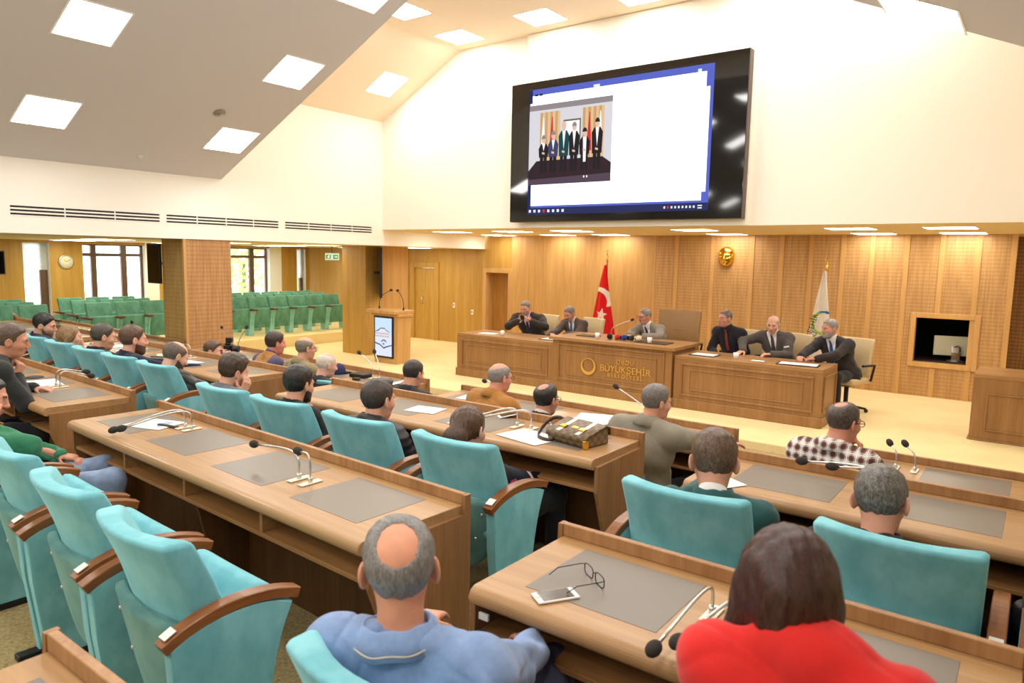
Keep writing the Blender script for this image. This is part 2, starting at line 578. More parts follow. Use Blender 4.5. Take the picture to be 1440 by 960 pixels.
def window(name, w, bars, transom=None, casement=None):
    y0, y1, z0, z1 = w
    x = XFAR - .16
    r = thing(name, None, None, (0, 0, 0))
    r['kind'] = 'structure'
    bm = bmesh.new()
    t = .05
    box(bm, (x - .03, y0, z0), (x + .03, y0 + t, z1), .004); box(bm, (x - .03, y1 - t, z0), (x + .03, y1, z1), .004)
    box(bm, (x - .03, y0, z1 - .03), (x + .03, y1, z1), .004); box(bm, (x - .03, y0, z0), (x + .03, y1, z0 + t), .004)
    for a, b in bars:
        box(bm, (x - .04, a, z0), (x + .04, b, z1), .004)
    if transom:
        box(bm, (x - .035, y0, transom), (x + .035, y1, transom + .07), .004)
    obj('window_frame', bm, M['frame_brown'], r)
    gb = bx((x - .006, y0, z0), (x + .006, y1, z1))
    obj('pane', gb, M['glass'], r)
    return r
window('window_2', wins[0], [(5.95, 6.05)])
window('window_3', wins[1], [(6.95, 7.06), (7.58, 7.70)], 1.86)
window('window_4', wins[2], [(10.80, 10.93)], 1.86)
window('window_5', wins[3], [(12.36, 12.41)])
def blind(w, zb, label):
    bm = bmesh.new()
    n = 9
    for i in range(n):
        z1 = w[3] - (w[3] - zb) * i / n
        z0 = w[3] - (w[3] - zb) * (i + 1) / n
        x_ = XFAR - .1 + .012 * (i % 2)
        quad(bm, [(x_, w[0] + .01, z0 - .01), (x_, w[1] - .01, z0 - .01), (x_, w[1] - .01, z1), (x_, w[0] + .01, z1)])
    o = obj('roller_blind', bm, M['blind'])
    tag(o, label, 'blind', 'striped roller blinds')
m = bpy.data.materials.new('translucent blind')
m.use_nodes = True
nt = m.node_tree
nt.nodes.clear()
d_ = N(nt, 'ShaderNodeBsdfDiffuse'); d_.inputs[0].default_value = (.85, .88, .86, 1)
t_ = N(nt, 'ShaderNodeBsdfTranslucent'); t_.inputs[0].default_value = (.80, .86, .84, 1)
x_ = N(nt, 'ShaderNodeMixShader'); x_.inputs[0].default_value = .55
o_ = N(nt, 'ShaderNodeOutputMaterial')
nt.links.new(d_.outputs[0], x_.inputs[1]); nt.links.new(t_.outputs[0], x_.inputs[2]); nt.links.new(x_.outputs[0], o_.inputs[0])
M['blind'] = m
blind(wins[0], 1.58, 'pale striped roller blind half down on the narrow window left of the wall clock')
blind(wins[3], 1.35, 'pale striped roller blind half down on the narrow window near the exit sign')
# end wall of the left aisle with a side door
bm = bmesh.new()
quad(bm, [(XFAR, 12.86, -.4), (-15.0, 12.86, -.4), (-15.0, 12.86, ZL), (XFAR, 12.86, ZL)])
quad(bm, [(-15.0, 12.84, -.4), (-13.6, 12.84, -.4), (-13.6, 12.84, ZL), (-15.0, 12.84, ZL)], 1)
quad(bm, [(-13.6, 12.84, -.4), (-12.6, YF + .02, -.4), (-12.6, YF + .02, ZL), (-13.6, 12.84, ZL)], 2)
struct('wall_end', bm, [wood('end wall oak', (160, 118, 66), (186, 146, 96), 'z', .5), wood('end wall pale oak', (188, 158, 112), (206, 178, 132), 'z', .5), wood('amber lit end wall oak', (172, 118, 40), (198, 146, 66), 'z', .42)])  # last oak holds the different light on that panel in its colour
r = thing('door_3', None, None); r['kind'] = 'structure'
bm = bmesh.new()
for lo, hi in (((-16.0, 12.78, .2), (-15.92, 12.85, 1.75)), ((-15.45, 12.78, .2), (-15.37, 12.85, 1.75)), ((-15.92, 12.78, 1.67), (-15.45, 12.85, 1.75))):
    box(bm, lo, hi, .004)
obj('door_frame', bm, M['wall_wood2'], r)
obj('door_leaf', bx((-15.92, 12.81, .2), (-15.45, 12.845, 1.67), .004), plain('pale door', (214, 202, 176), .5), r)

# pillars
def pillar(name, foot, z0, z1, mats, which):
    bm = bmesh.new()
    vb = [bm.verts.new((x, y, z0)) for x, y in foot]
    vt = [bm.verts.new((x, y, z1)) for x, y in foot]
    for i in range(len(foot)):
        j = (i + 1) % len(foot)
        f = bm.faces.new((vb[i], vb[j], vt[j], vt[i]))
        f.material_index = which[i]
    bm.faces.new(vt)
    return struct(name, bm, mats)
pillar('pillar', [(-10.55, 5.4), (-9.92, 5.4), (-9.92, 6.13), (-10.55, 6.13)], -.1, ZL, [M['perf_pillar_x'], M['perf_pillar_y']], [0, 1, 0, 1])
tr = bx((-9.94, 5.38, -.1), (-9.90, 5.42, ZL)); struct('trim_20', tr, strip_mat)
pillar('pillar_stage', [(-11.5, 9.58), (-10.8, 9.58), (-10.8, 10.02), (-10.78, 10.74), (-11.5, 10.74)], 0, ZL, [M['wall_wood2'], M['lect'], perforated('fine slotted oak', (176, 140, 70), (196, 160, 90), (150, 114, 54), .05, .05, 'y', .4)], [0, 2, 1, 0, 0])

# air slots in the left wall: dark triple lines
vent_me = None
def vent(y0, y1, label):
    r = thing('air_vent', label, 'vent', (0, 0, 0), 0, 'slot air vents along the left wall')
    bk = bx((XL - .02, y0, 2.385), (XL + .004, y1, 2.505))
    obj('backing', bk, M['wall'], r)
    for k in range(3):
        z = 2.40 + .043 * k
        obj('slot', bx((XL - .01, y0 + .01, z - .0), (XL + .0055, y1 - .01, z + .022)), plain('dark slot', (24, 22, 20), .7) if 'dark slot' not in bpy.data.materials else bpy.data.materials['dark slot'], r)
    n = max(2, int((y1 - y0) / .45))
    for k in range(1, n):
        y = y0 + (y1 - y0) * k / n
        obj('clip', bx((XL - .01, y - .008, 2.398), (XL + .007, y + .008, 2.508)), M['white'], r)
vent(3.26, 5.06, 'longest dark triple-slot air vent in the white wall at the far left')
vent(5.14, 6.97, 'dark triple-slot air vent in the white wall above the slotted pillar')
vent(7.08, 8.94, 'dark triple-slot air vent in the white wall nearest the screen wall corner')
vent(1.3, 3.12, 'dark triple-slot air vent cut by the left edge of the picture')

# ceiling lights -----------------------------------------------------------
def panel_light(c, e1, e2, w, mat, label, group, name='ceiling_light'):
    """square light lying in the plane spanned by e1, e2 (normal points into the room)"""
    e1, e2 = Vector(e1).normalized(), Vector(e2).normalized()
    n = e1.cross(e2).normalized()
    if n.z > 0: n = -n
    c = Vector(c)
    r = thing(name, label, 'light', c, 0, group)
    h = w / 2
    bm = bmesh.new()
    def P(a, b, d): return e1 * a + e2 * b + n * d
    o_, i_ = h + .022, h
    for (a0, a1, b0, b1) in ((-o_, o_, -o_, -i_), (-o_, o_, i_, o_), (-o_, -i_, -i_, i_), (i_, o_, -i_, i_)):
        vs = [bm.verts.new(P(a, b, d)) for d in (0, .004) for a, b in ((a0, b0), (a1, b0), (a1, b1), (a0, b1))]
        for q in ((0, 1, 2, 3), (7, 6, 5, 4), (0, 4, 5, 1), (1, 5, 6, 2), (2, 6, 7, 3), (3, 7, 4, 0)):
            bm.faces.new([vs[i] for i in q])
    bmesh.ops.recalc_face_normals(bm, faces=bm.faces[:])
    obj('frame', bm, M['white'], r)
    bm = bmesh.new()
    q = [P(-h, -h, .006), P(h, -h, .006), P(h, h, .006), P(-h, h, .006)]
    f = quad(bm, q)
    f.normal_update()
    if f.normal.dot(n) < 0: f.normal_flip()
    obj('diffuser', bm, mat, r)
sl = (1, 0, .462)
sr = (1, 0, -.462)
G1 = 'square led panels in the sloped ceiling'
for (x, y, lab) in ((-7.54, 3.27, 'largest square ceiling light, at the top left corner'), (-8.98, 3.37, 'square ceiling light at the far left, nearest the left air vents'),
                    (-7.51, 5.54, 'upper square ceiling light beside the slanting ceiling edge'), (-8.97, 5.60, 'lower square ceiling light beside the slanting ceiling edge')):
    panel_light((x, y, hall(x)), sl, (0, 1, 0), .525, M['led'], lab, G1)
panel_light((-.86, 5.80, hall(-.86)), sr, (0, 1, 0), .55, M['led'], 'square ceiling light in the grey slope at the top right corner', G1)
for (x, y) in ((-6.1, 5.5), (-6.1, 3.3), (-7.6, 1.0), (-9.0, 1.0), (-6.1, 1.0), (-.7, 3.4), (-2.1, 5.6), (-2.1, 3.4), (-.7, 1.0), (-2.1, 1.0), (-4.65, 4.4), (-4.65, 2.0), (-4.65, -1.5), (-8.2, -2.0), (-1.2, -2.0), (-6.4, -1.2), (-2.9 - .2, -1.2), (-8.2, -4.4), (-6.4, -3.6), (-4.65, -4.0), (-2.9 - .2, -3.6), (-1.2, -4.4), (-.6, -1.0), (-.6, -3.2)):  # panels behind the viewpoint are added to lighten the chair backs
    panel_light((x, y, hall(x) if abs(x + 4.65) > .95 else hall(-5.6)), sl if x < -5.6 else (sr if x > -3.7 else (1, 0, 0)), (0, 1, 0), .525, M['led'], 'unseen square ceiling light out of the frame above the rear rows', 'square led panels above the rear rows')
G2 = 'square led panels in the tall bay ceiling'
panel_light((-9.07, 8.54, 4.4 + .515 * .83), (1, 0, .515), (0, 1, 0), .52, M['led'], 'square light on the slope of the tall bay, nearest the left wall corner', G2)
panel_light((-7.58, 8.65, 5.37), (1, 0, 0), (0, 1, 0), .54, M['led'], 'square light on the flat bay ceiling, left of the one above the screen', G2)
panel_light((-6.02, 8.59, 5.37), (1, 0, 0), (0, 1, 0), .54, M['led'], 'square light on the flat bay ceiling, above the wall screen', G2)
panel_light((-7.45, 7.34, 5.37), (1, 0, 0), (0, 1, 0), .52, M['led'], 'small sliver of a square light peeping past the grey ceiling edge', G2)
for x, y in ((-4.5, 8.6), (-3.0, 8.6), (-1.5, 8.6), (-5.9, 7.2), (-4.4, 7.2), (-2.9, 7.2)):
    panel_light((x, y, 5.37), (1, 0, 0), (0, 1, 0), .54, M['led'], 'square light of the bay ceiling hidden above the frame', 'square led panels above the frame')
G3 = 'led panels in the soffit above the stage'
sof1 = [(-9.2, 'left of the stage, nearest the white fascia'), (-7.75, 'over the left end of the front desk, front row of lights'), (-6.5, 'under the left end of the wall screen'), (-4.32, 'under the right end of the wall screen, front row of lights'), (-2.14, 'front row of lights, above the white flag'), (-1.0, 'front row of lights, nearest the right end')]
sof2 = [(-9.4, 'at the back left, by the wooden doorway'), (-7.9, 'close to the wood wall above the doorway'), (-6.7, 'close to the wood wall above the red flag'), (-4.44, 'close to the wood wall above the golden mask'), (-2.16, 'close to the wood wall above the white flag'), (-1.0, 'close to the wood wall above the booth window')]
for x, t in sof1:
    panel_light((x, 10.35, ZS), (1, 0, 0), (0, 1, 0), .54, M['led_strip'], 'flat soffit light ' + t, G3)
for x, t in sof2:
    panel_light((x, 12.05, ZS), (1, 0, 0), (0, 1, 0), .54, M['led_strip'], 'flat soffit light ' + t, G3)
G4 = 'led panels in the low left aisle ceiling'
ai = [(-15.6, 6.2, 'above the clock'), (-12.7, 5.6, 'above the big window left of the pillar'), (-14.2, 5.9, 'between the clock light and the pillar light'), (-12.0, 9.4, 'nearest the exit sign'), (-13.9, 10.0, 'above the window right of the pillar'), (-15.4, 10.6, 'deep in the aisle right of the pillar'),
      (-14.0, 12.1, 'by the end wall'), (-11.4, 11.5, 'above the double door'), (-12.6, 3.6, 'out of frame at the left'), (-14.8, 3.6, 'out of frame at the far left'), (-15.6, 8.2, 'hidden behind the pillar'), (-12.4, 7.6, 'hidden behind the pillar top')]
for x, y, t in ai:
    panel_light((x, y, ZL), (1, 0, 0), (0, 1, 0), .62, M['led_aisle'], 'flat aisle ceiling light ' + t, G4)
for x, y in ((2.2, 8.0), (2.2, 4.0), (4.2, 6.0), (2.2, .5), (4.2, 2.0)):
    panel_light((x, y, ZL), (1, 0, 0), (0, 1, 0), .54, M['led_aisle'], 'flat aisle ceiling light beyond the right edge of the picture', 'led panels in the right aisle')
for x, y in ((1.0, 10.8), (2.6, 10.8)):
    panel_light((x, y, ZS), (1, 0, 0), (0, 1, 0), .54, M['led_strip'], 'flat soffit light beyond the right edge of the picture', 'soffit panels at the right')
# smoke detector and sprinkler caps
def puck(c, n, r, label, name, cat):
    bm = bmesh.new()
    lathe(bm, [(r, 0), (r, .012), (r * .82, .02), (r * .4, .022), (r * .36, .034), (0.001, .036)], n=24)
    o = obj(name, bm, plain('grey puck', (150, 140, 130), .5) if name == 'smoke_detector' else M['ceil'])
    o.location = c
    o.rotation_euler = Vector(n).to_track_quat('Z', 'Y').to_euler()
    tag(o, label, cat)
nl = Vector((.462, 0, -1)).normalized()
puck((-8.46, 5.13, hall(-8.46)), nl, .075, 'round grey smoke detector on the sloped ceiling', 'smoke_detector', 'detector')
puck((-9.58, 4.66, hall(-9.58)), nl, .035, 'tiny round sprinkler cap low on the sloped ceiling', 'sprinkler_cap', 'sprinkler')
# --------------------------------------------------------------- bench desks
def arc_pts(cx, cz, r, a0, a1, n=6):
    return [(cx + r * math.cos(math.radians(a0 + (a1 - a0) * i / n)), cz + r * math.sin(math.radians(a0 + (a1 - a0) * i / n))) for i in range(n + 1)]

def desk(label, xr, yb, L, yaw, z0, seats, D=.6, H=.74, group='bench desks of the hall'):
    """bench desk; (xr, yb) is the back right corner of the top, yaw turns it about that corner; local x runs left to right 0..L, y front to back 0..D"""
    c, s = math.cos(yaw), math.sin(yaw)
    ox, oy = xr - (L * c - D * s), yb - (L * s + D * c)
    r = thing('bench_desk', label, 'desk', (ox, oy, z0), yaw, group)
    t = .042
    # top with a rounded front nose
    prof = [(D, H - t), (D, H)] + [(y, z) for y, z in arc_pts(.03, H - .03, .03, 90, 180)] + [(y, z) for y, z in arc_pts(.025, H - .035, .025, 180, 270)]
    bm = bmesh.new()
    prism(bm, prof, 'x', 0, L, .004, 2)
    obj('desk_top', bm, M['desk_top'], r)
    bm = bmesh.new()
    box(bm, (0, D - .028, H), (L, D, H + .05), .004)
    obj('back_ledge', bm, M['desk_ledge'], r)
    side = [(D + .006, .0), (D + .006, H + .05), (D - .03, H + .05), (D - .03, H - t), (.03, H - t), (.03, H - .2), (.12, H - .3), (.2, 0)]
    side = [(D + .006, .0), (D + .006, H + .048), (D - .031, H + .048), (D - .031, H - .0415), (.035, H - .0415), (.035, H - .19), (.13, .30), (.2, 0)]
    for x in (-.022, L):
        bm = bmesh.new()
        prism(bm, [(y, z) for y, z in side], 'x', x, x + .022, .003, 2)
        obj('end_panel', bm, M['desk_up'], r)
        # the top runs flush over the end panel
    bm = bx((0, .045, H - .19), (L, D - .05, H - .17), .003)
    obj('shelf', bm, M['desk_in'], r)
    obj('back_panel', bx((0, D - .03, .0), (L, D - .005, H - t)), M['desk_up'], r)
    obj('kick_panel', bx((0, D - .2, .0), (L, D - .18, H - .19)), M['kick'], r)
    n = len(seats)
    for i in range(1, n):
        x = (seats[i - 1] + seats[i]) / 2
        obj('divider', bx((x - .011, .05, H - .17), (x + .011, D - .2, H - t), .002), M['desk_in'], r)
    for i in range(2, n, 2):
        x = (seats[i - 1] + seats[i]) / 2
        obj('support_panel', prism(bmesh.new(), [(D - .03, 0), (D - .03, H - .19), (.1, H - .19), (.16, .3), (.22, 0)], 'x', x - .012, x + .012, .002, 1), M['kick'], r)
    for x in seats:
        obj('writing_pad', bx((x - .235, .125, H - .001), (x + .235, .515, H + .0015), .0008, 1), M['pad'], r)
    r['_o'] = 0
    del r['_o']
    return r

TER, LOW = .18, -.1
HT, HL = .74, .77          # top at .92 on the terrace and .67 in the low front row
desks = {}
desks['D1'] = desk('long bench desk left of the aisle with a handout at its left end', -1.965, 2.32, 2.90, math.radians(-2.6), TER, [.37, 1.06, 1.80, 2.50])
desks['D5'] = desk('bench desk in front of the person in red, holding eyeglasses and a white phone', .04, 2.31, 1.475, 0, TER, [.375, 1.10])
desks['D2'] = desk('bench desk at the left edge under the leaning man\'s elbow', -5.375, 2.50, 2.9, math.radians(-2.2), TER, [.36, 1.05, 1.79, 2.49])
desks['D6'] = desk('bench desk at the right in front of the person in dark teal', .75, 3.86, 2.11, 0, TER, [.42, 1.07, 1.75])
desks['D3'] = desk('long bench desk in the middle carrying the brown handbag', -1.885, 3.86, 2.83, math.radians(.2), TER, [.40, 1.09, 1.79, 2.44])
desks['D7'] = desk('bench desk before the row of five people at the left', -5.50, 3.94, 3.45, math.radians(-1.2), TER, [.35, 1.04, 1.73, 2.42, 3.10])
desks['D7L'] = desk('bench desk far left in the second row, mostly behind heads', -9.5, 4.05, 2.9, math.radians(-1.2), TER, [.36, 1.05, 1.79, 2.49])
desks['D4'] = desk('front row bench desk with the mustard jacket and grey suit men behind it', -1.83, 5.39, 2.79, math.radians(-.3), LOW, [.37, 1.03, 1.75, 2.42], H=HL)
desks['D4b'] = desk('front row bench desk facing the lectern, with a navy cap and a black pouch', -5.13, 5.41, 4.2, math.radians(-2.6), LOW, [.40, 1.10, 1.85, 2.45, 3.1, 3.8], H=HL)
desks['D8'] = desk('front row bench desk at the right edge with two upright microphones', .75, 5.42, 2.1, 0, LOW, [.42, 1.05, 1.72], H=HL)
desks['DL'] = desk('front row bench desk at the far left before the green auditorium seats', -9.95, 5.36, 4.6, math.radians(-1.5), LOW, [.4, 1.1, 1.8, 2.5, 3.2, 3.9], H=HL)
desks['D0'] = desk('corner of a bench desk poking in at the bottom left of the aisle floor', -.62, .71, 1.38, 0, .22, [.35, 1.03])

# ----------------------------------------------------------- upholstered chairs
def rounded_loop(w, t, r, n=5):
    """rounded rectangle, half width w, half depth t"""
    r = min(r, t * .98, w * .98)
    pts = []
    for cx, cy, a in ((w - r, t - r, 0), (-w + r, t - r, 90), (-w + r, -t + r, 180), (w - r, -t + r, 270)):
        for i in range(n + 1):
            b = math.radians(a + 90 * i / n)
            pts.append((cx + r * math.cos(b), cy + r * math.sin(b)))
    return pts

def dense_loop(w, t, r, nx=10):
    pts = rounded_loop(w, t, r)
    out = []
    for i, p in enumerate(pts):
        q = pts[(i + 1) % len(pts)]
        d = math.hypot(q[0] - p[0], q[1] - p[1])
        k = max(1, int(d / .05))
        for j in range(k):
            out.append((p[0] + (q[0] - p[0]) * j / k, p[1] + (q[1] - p[1]) * j / k))
    return out

def loft(bm, rings, cap=True, mat=0):
    vr = [[bm.verts.new(p) for p in r] for r in rings]
    n = len(vr[0])
    for a, b in zip(vr, vr[1:]):
        for k in range(n):
            f = bm.faces.new((a[k], a[(k + 1) % n], b[(k + 1) % n], b[k]))
            f.smooth = True; f.material_index = mat
    if cap:
        for q in (vr[0][::-1], vr[-1]):
            f = bm.faces.new(q); f.smooth = True; f.material_index = mat
    return bm

def back_bm(z0, z1, w=.265, y0=-.06, rec=.33, curve=.05, t_top=.05, t_bot=.065):
    """padded back: reclined, curved forward at both sides, rounded top edge"""
    base = dense_loop(w, 1.0, .0001)
    bm = bmesh.new()
    rings = []
    nz = 14
    zs = [z0 + .004, z0 + .02] + [z0 + .03 + (z1 - .05 - z0) * i / nz for i in range(nz + 1)] + [z1 - .012, z1 - .003, z1]
    for z in zs:
        v = (z - z0) / (z1 - z0)
        sh = 0
        if z > z1 - .02: sh = (.02 - (z1 - z)) / .02
        if z < z0 + .02: sh = (.02 - (z - z0)) / .02
        sh = max(0, min(1, sh))
        tt = (t_bot + (t_top - t_bot) * v) - .018 * (1 - math.sqrt(max(0, 1 - sh * sh)))
        ww = w - .018 * (1 - math.sqrt(max(0, 1 - sh * sh))) - .012 * (1 - v)
        yc = y0 - (z - .45) * rec + .02 * math.sin(PI * v)
        lp = dense_loop(ww, tt, .022)
        ring = []
        for x, y in lp:
            u = x / w
            yy = y
            if y > 0:
                yy = y - min(.03, tt * .6) * (1 - min(1, u * u * 1.15))     # hollow front
            ring.append((x, yc + yy + curve * u * u, z))
        rings.append(ring)
    return loft(bm, rings)

CH = {}
def chair_meshes():
    def me(bm, name, *mats):
        m = bpy.data.meshes.new(name); bm.to_mesh(m); bm.free()
        for x in mats: m.materials.append(x)
        return m
    CH['backrest'] = me(back_bm(.46, .905, .266), 'backrest', M['teal'])
    # lower rear cover, tapering to a rounded tail
    # equal point counts needed: resample by angle
    bm = bmesh.new()
    rr = []
    for i in range(14):
        v = i / 13
        z = .20 + (.615 - .20) * v
        w = max(.05, .255 * (1 - (1 - v) ** 2.8) ** .5)
        yc = -.150 - (z - .45) * .20
        ring = []
        for k in range(40):
            a = 2 * PI * k / 40
            cx, sy = math.cos(a), math.sin(a)
            x = w * math.copysign(abs(cx) ** .35, cx)
            y = .022 * math.copysign(abs(sy) ** .5, sy)
            ring.append((x, yc + y + .05 * (x / .265) ** 2, z))
        rr.append(ring)
    loft(bm, rr)
    CH['back_panel'] = me(bm, 'back_panel', M['teal_panel'])
    bm = bmesh.new(); ball(bm, (0, 0, 0), .009, (1, .6, 1), 10, 6); CH['screw'] = me(bm, 'screw', M['screw'])
    # seat cushion lying flat, and tipped up
    def cushion():
        bm = bmesh.new()
        rings = []
        for i in range(15):
            a = PI * i / 14
            y = .06 - .20 * math.cos(a)
            h = .055 * (math.sin(a) ** .45 if 0 < i < 14 else .05)
            w = .245 - .03 * (1 - (math.sin(a) ** .4 if 0 < i < 14 else 0))
            rings.append([(x, y, .435 + z + .01 * (1 - (x / .25) ** 2)) for x, z in dense_loop(w, max(.006, h), .04)])
        n = min(len(r) for r in rings)
        out = []
        for r in rings:
            pts = [Vector(p) for p in r]
            out.append([tuple(pts[int(k * len(pts) / n)]) for k in range(n)])
        loft(bm, out)
        return bm
    CH['seat'] = me(cushion(), 'seat', M['teal'])
    bm = cushion()
    bmesh.ops.rotate(bm, verts=bm.verts[:], cent=(0, .06, .44), matrix=Matrix.Rotation(math.radians(66), 3, 'X'))
    bmesh.ops.translate(bm, verts=bm.verts[:], vec=(0, .02, .03))
    CH['seat_up'] = me(bm, 'seat_up', M['teal'])
    # upholstered side panel with scooped front edge
    for s in (-1, 1):
        bm = bmesh.new()
        front = [(b.x, b.y) for b in bez((.205, .605, 0), (.15, .52, 0), (.12, .42, 0), (.07, .03, 0), 8)]
        pts = [(-.175, .03), (-.215, .40), (-.228, .60)] + [(p.x, p.y) for p in bez((-.228, .60, 0), (-.09, .665, 0), (.07, .665, 0), (.205, .605, 0), 8)][1:] + front[1:]
        prism(bm, pts, 'x', s * .305 - .026, s * .305 + .026, .008, 2)
        CH['side_panel%d' % s] = me(bm, 'side_panel', M['teal'])
        # bowed wooden armrest
        bm = bmesh.new()
        cl = bez((-.238, .592, 0), (-.10, .67, 0), (.07, .672, 0), (.225, .612, 0), 14)
        rings = []
        for i, p in enumerate(cl):
            a = cl[max(0, i - 1)]; b = cl[min(len(cl) - 1, i + 1)]
            d = (b - a).normalized()
            nrm = Vector((-d.y, d.x))
            hw, hh = .026, .019
            ring = []
            for x, z in rounded_loop(hw, hh, .003, 1):
                q = Vector((p.x, p.y)) + nrm * (z + .016)
                ring.append((s * .305 + x, q.x, q.y))
            rings.append(ring)
        loft(bm, rings)
        for f in bm.faces: f.smooth = False
        CH['armrest%d' % s] = me(bm, 'armrest', M['arm'])
        bm = bx((s * .305 - .03, -.26, 0), (s * .305 + .03, .12, .03), .006)
        CH['foot%d' % s] = me(bm, 'foot', M['black'])
    # seat number tag on the rear of an armrest
    bm = bmesh.new()
    box(bm, (-.02, -.021, -.001), (.02, .021, .002), .0006, 1)
    CH['tag'] = me(bm, 'seat_tag', M['white'])
chair_meshes()

def chair(label, loc, rz, up=False, group='teal council chairs', full=True):
    r = thing('council_chair', label, 'chair', loc, rz, group)
    def part(name, key, parent=r, **kw):
        return obj(name, CH[key], None, parent, **kw)
    part('backrest', 'backrest')
    bp = part('back_panel', 'back_panel')
    if full:
        for x, z in ((-.2, .54), (.2, .54), (-.15, .40), (.15, .40)):
            part('screw', 'screw', bp, loc=(x, -.172 - (z - .45) * .20 + .05 * (x / .265) ** 2, z))
    part('seat', 'seat_up' if up else 'seat')
    for s in (-1, 1):
        part('side_panel', 'side_panel%d' % s)
        a = part('armrest', 'armrest%d' % s)
        part('foot', 'foot%d' % s)
        if full and s == 1:
            t = part('number_tag', 'tag', a, loc=(s * .305, -.222, .648))
            t.rotation_euler = (math.radians(26), 0, 0)
    return r

def row(y, z, items, **kw):
    for x, lab, up in items:
        chair(lab, (x, y(x) if callable(y) else y, z), kw.get('rz', 0), up, full=kw.get('full', True))
rowA = lambda x: 1.27 - .055 * (x + 2.37)
row(rowA, TER, [(-2.37, 'empty teal chair in the left foreground, nearest the camera, with its seat tipped up', True),
                (-3.07, 'empty teal chair in the left foreground, second nearest the camera', True),
                (-3.80, 'empty teal chair cut off by the left edge of the picture', True),
                (-4.52, 'teal chair holding the person in the green jacket', False)], rz=math.radians(-2.6))
row(1.17, TER, [(-1.12, 'teal chair at the bottom edge behind the balding man in denim', False), (-.33, 'teal chair under the person in the red top', False)])
row(2.83, TER, [(-1.11, 'teal chair of the person in the dark teal blazer', False), (-.335, 'large teal chair at the right behind the grey-haired man in black', False), (.36, 'teal chair at the right edge holding the person in a black jacket', False)])
row(2.83, TER, [(-4.48, 'teal chair of the man in the grey sweater with his hand at his face', False), (-3.83, 'teal chair of the black-bearded man in a black top', False),
                (-3.10, 'teal chair of the man with the faded haircut and puffer jacket', False), (-2.36, 'teal chair of the woman with tied brown hair, armrest facing the aisle', False)])
rowB = lambda x: 3.05 - .03 * (x + 5.8)
row(rowB, TER, [(-5.82, 'teal chair of the bald man in the leather jacket', False), (-6.52, 'teal chair of the red-bearded man in navy', False), (-7.17, 'teal chair of the man in black next to the blonde woman', False),
                (-7.87, 'teal chair of the blonde woman', False), (-8.57, 'teal chair of the black-haired man with folded arms', False)], rz=math.radians(-1.2))
row(1.5, TER, [(-5.9, 'teal chair of the man leaning on his elbow at the left edge', False)], rz=math.radians(-2.2))
rowC = lambda x: 4.40
row(4.40, LOW, [(-4.36, 'front row teal chair of the dark-haired man near the lectern', False), (-3.70, 'front row teal chair of the man in the mustard jacket', False), (-3.06, 'front row teal chair of the man with glasses and a black jacket', False), (-2.42, 'front row teal chair of the man in the grey suit', False)], full=False)
row(4.52, LOW, [(-5.53, 'front row teal chair of the white-haired man', False), (-6.23, 'front row teal chair of the balding man with glasses', False), (-6.90, 'front row teal chair of the man in the tan vest', False), (-7.58, 'front row teal chair of the photographer', False), (-8.3, 'empty front row teal chair left of the photographer', False)], full=False, rz=math.radians(-2.6))
row(4.42, LOW, [(-.93, 'front row teal chair of the man in the plaid shirt', False), (-.30, 'empty front row teal chair right of the plaid shirt', False)], full=False)
row(4.50, LOW, [(-10.55, 'empty front row teal chair whose top shows left of the pillar', False), (-11.25, 'second empty front row teal chair left of the pillar', False), (-13.9, 'teal chair of the bald man at the far left', False)], full=False, rz=math.radians(-1.5))

# ------------------------------------------------- green folding auditorium seats
GR = {}
def green_meshes():
    def me(bm, name, *mats):
        m = bpy.data.meshes.new(name); bm.to_mesh(m); bm.free()
        for x in mats: m.materials.append(x)
        return m
    GR['backrest'] = me(back_bm(.36, .83, .222, -.06, .20, .02, .035, .045), 'backrest', M['green'])
    bm = bmesh.new()
    box(bm, (-.225, .02, .17), (.225, .10, .60), .03, 3)
    bmesh.ops.rotate(bm, verts=bm.verts[:], cent=(0, 0, .2), matrix=Matrix.Rotation(math.radians(-4), 3, 'X'))
    smooth(bm)
    GR['seat'] = me(bm, 'seat', M['green'])
    bm = bmesh.new()
    prism(bm, [(-.09, .0), (-.12, .5), (.20, .55), (.12, .36), (.09, 0)], 'x', -.03, .03, .008, 2)
    GR['side'] = me(bm, 'side_panel', M['green_side'])
    bm = bmesh.new()
    box(bm, (-.032, -.13, .545), (.032, .27, .585), .012, 3)
    smooth(bm)
    GR['arm'] = me(bm, 'armrest', M['arm_dark'])
green_meshes()
def green_seat(label, x, y, z):
    r = thing('auditorium_seat', label, 'seat', (x, y, z), -PI / 2, 'green folding seats in the left aisle')
    obj('backrest', GR['backrest'], None, r)
    obj('folded_seat', GR['seat'], None, r)
    for s in (-1, 1):
        obj('side_panel', GR['side'], None, r, loc=(s * .275, 0, 0))
        obj('armrest', GR['arm'], None, r, loc=(s * .275, 0, 0))
    return r
rows_lab = ['front row', 'middle row', 'back row']
for ri, xx in enumerate((-13.7, -14.5, -15.3)):
    ysl = [(4.27, 'left of the aisle gap, not beside it'), (4.80, 'left of the aisle gap, beside it')] + [(5.85 + .515 * k, ('first', 'second', 'third')[k] + ' right of the aisle gap') for k in range(3)]
    ysr = [(8.60 + .505 * k, ('first', 'second', 'third', 'fourth', 'fifth', 'sixth')[k] + ' right of the slotted pillar') for k in range(6)]
    for y, t in ysl + ysr:
        green_seat('green folding seat in the %s, %s' % (rows_lab[ri], t), xx, y + (.08 * ri if y < 8 else .22 * ri), .22)

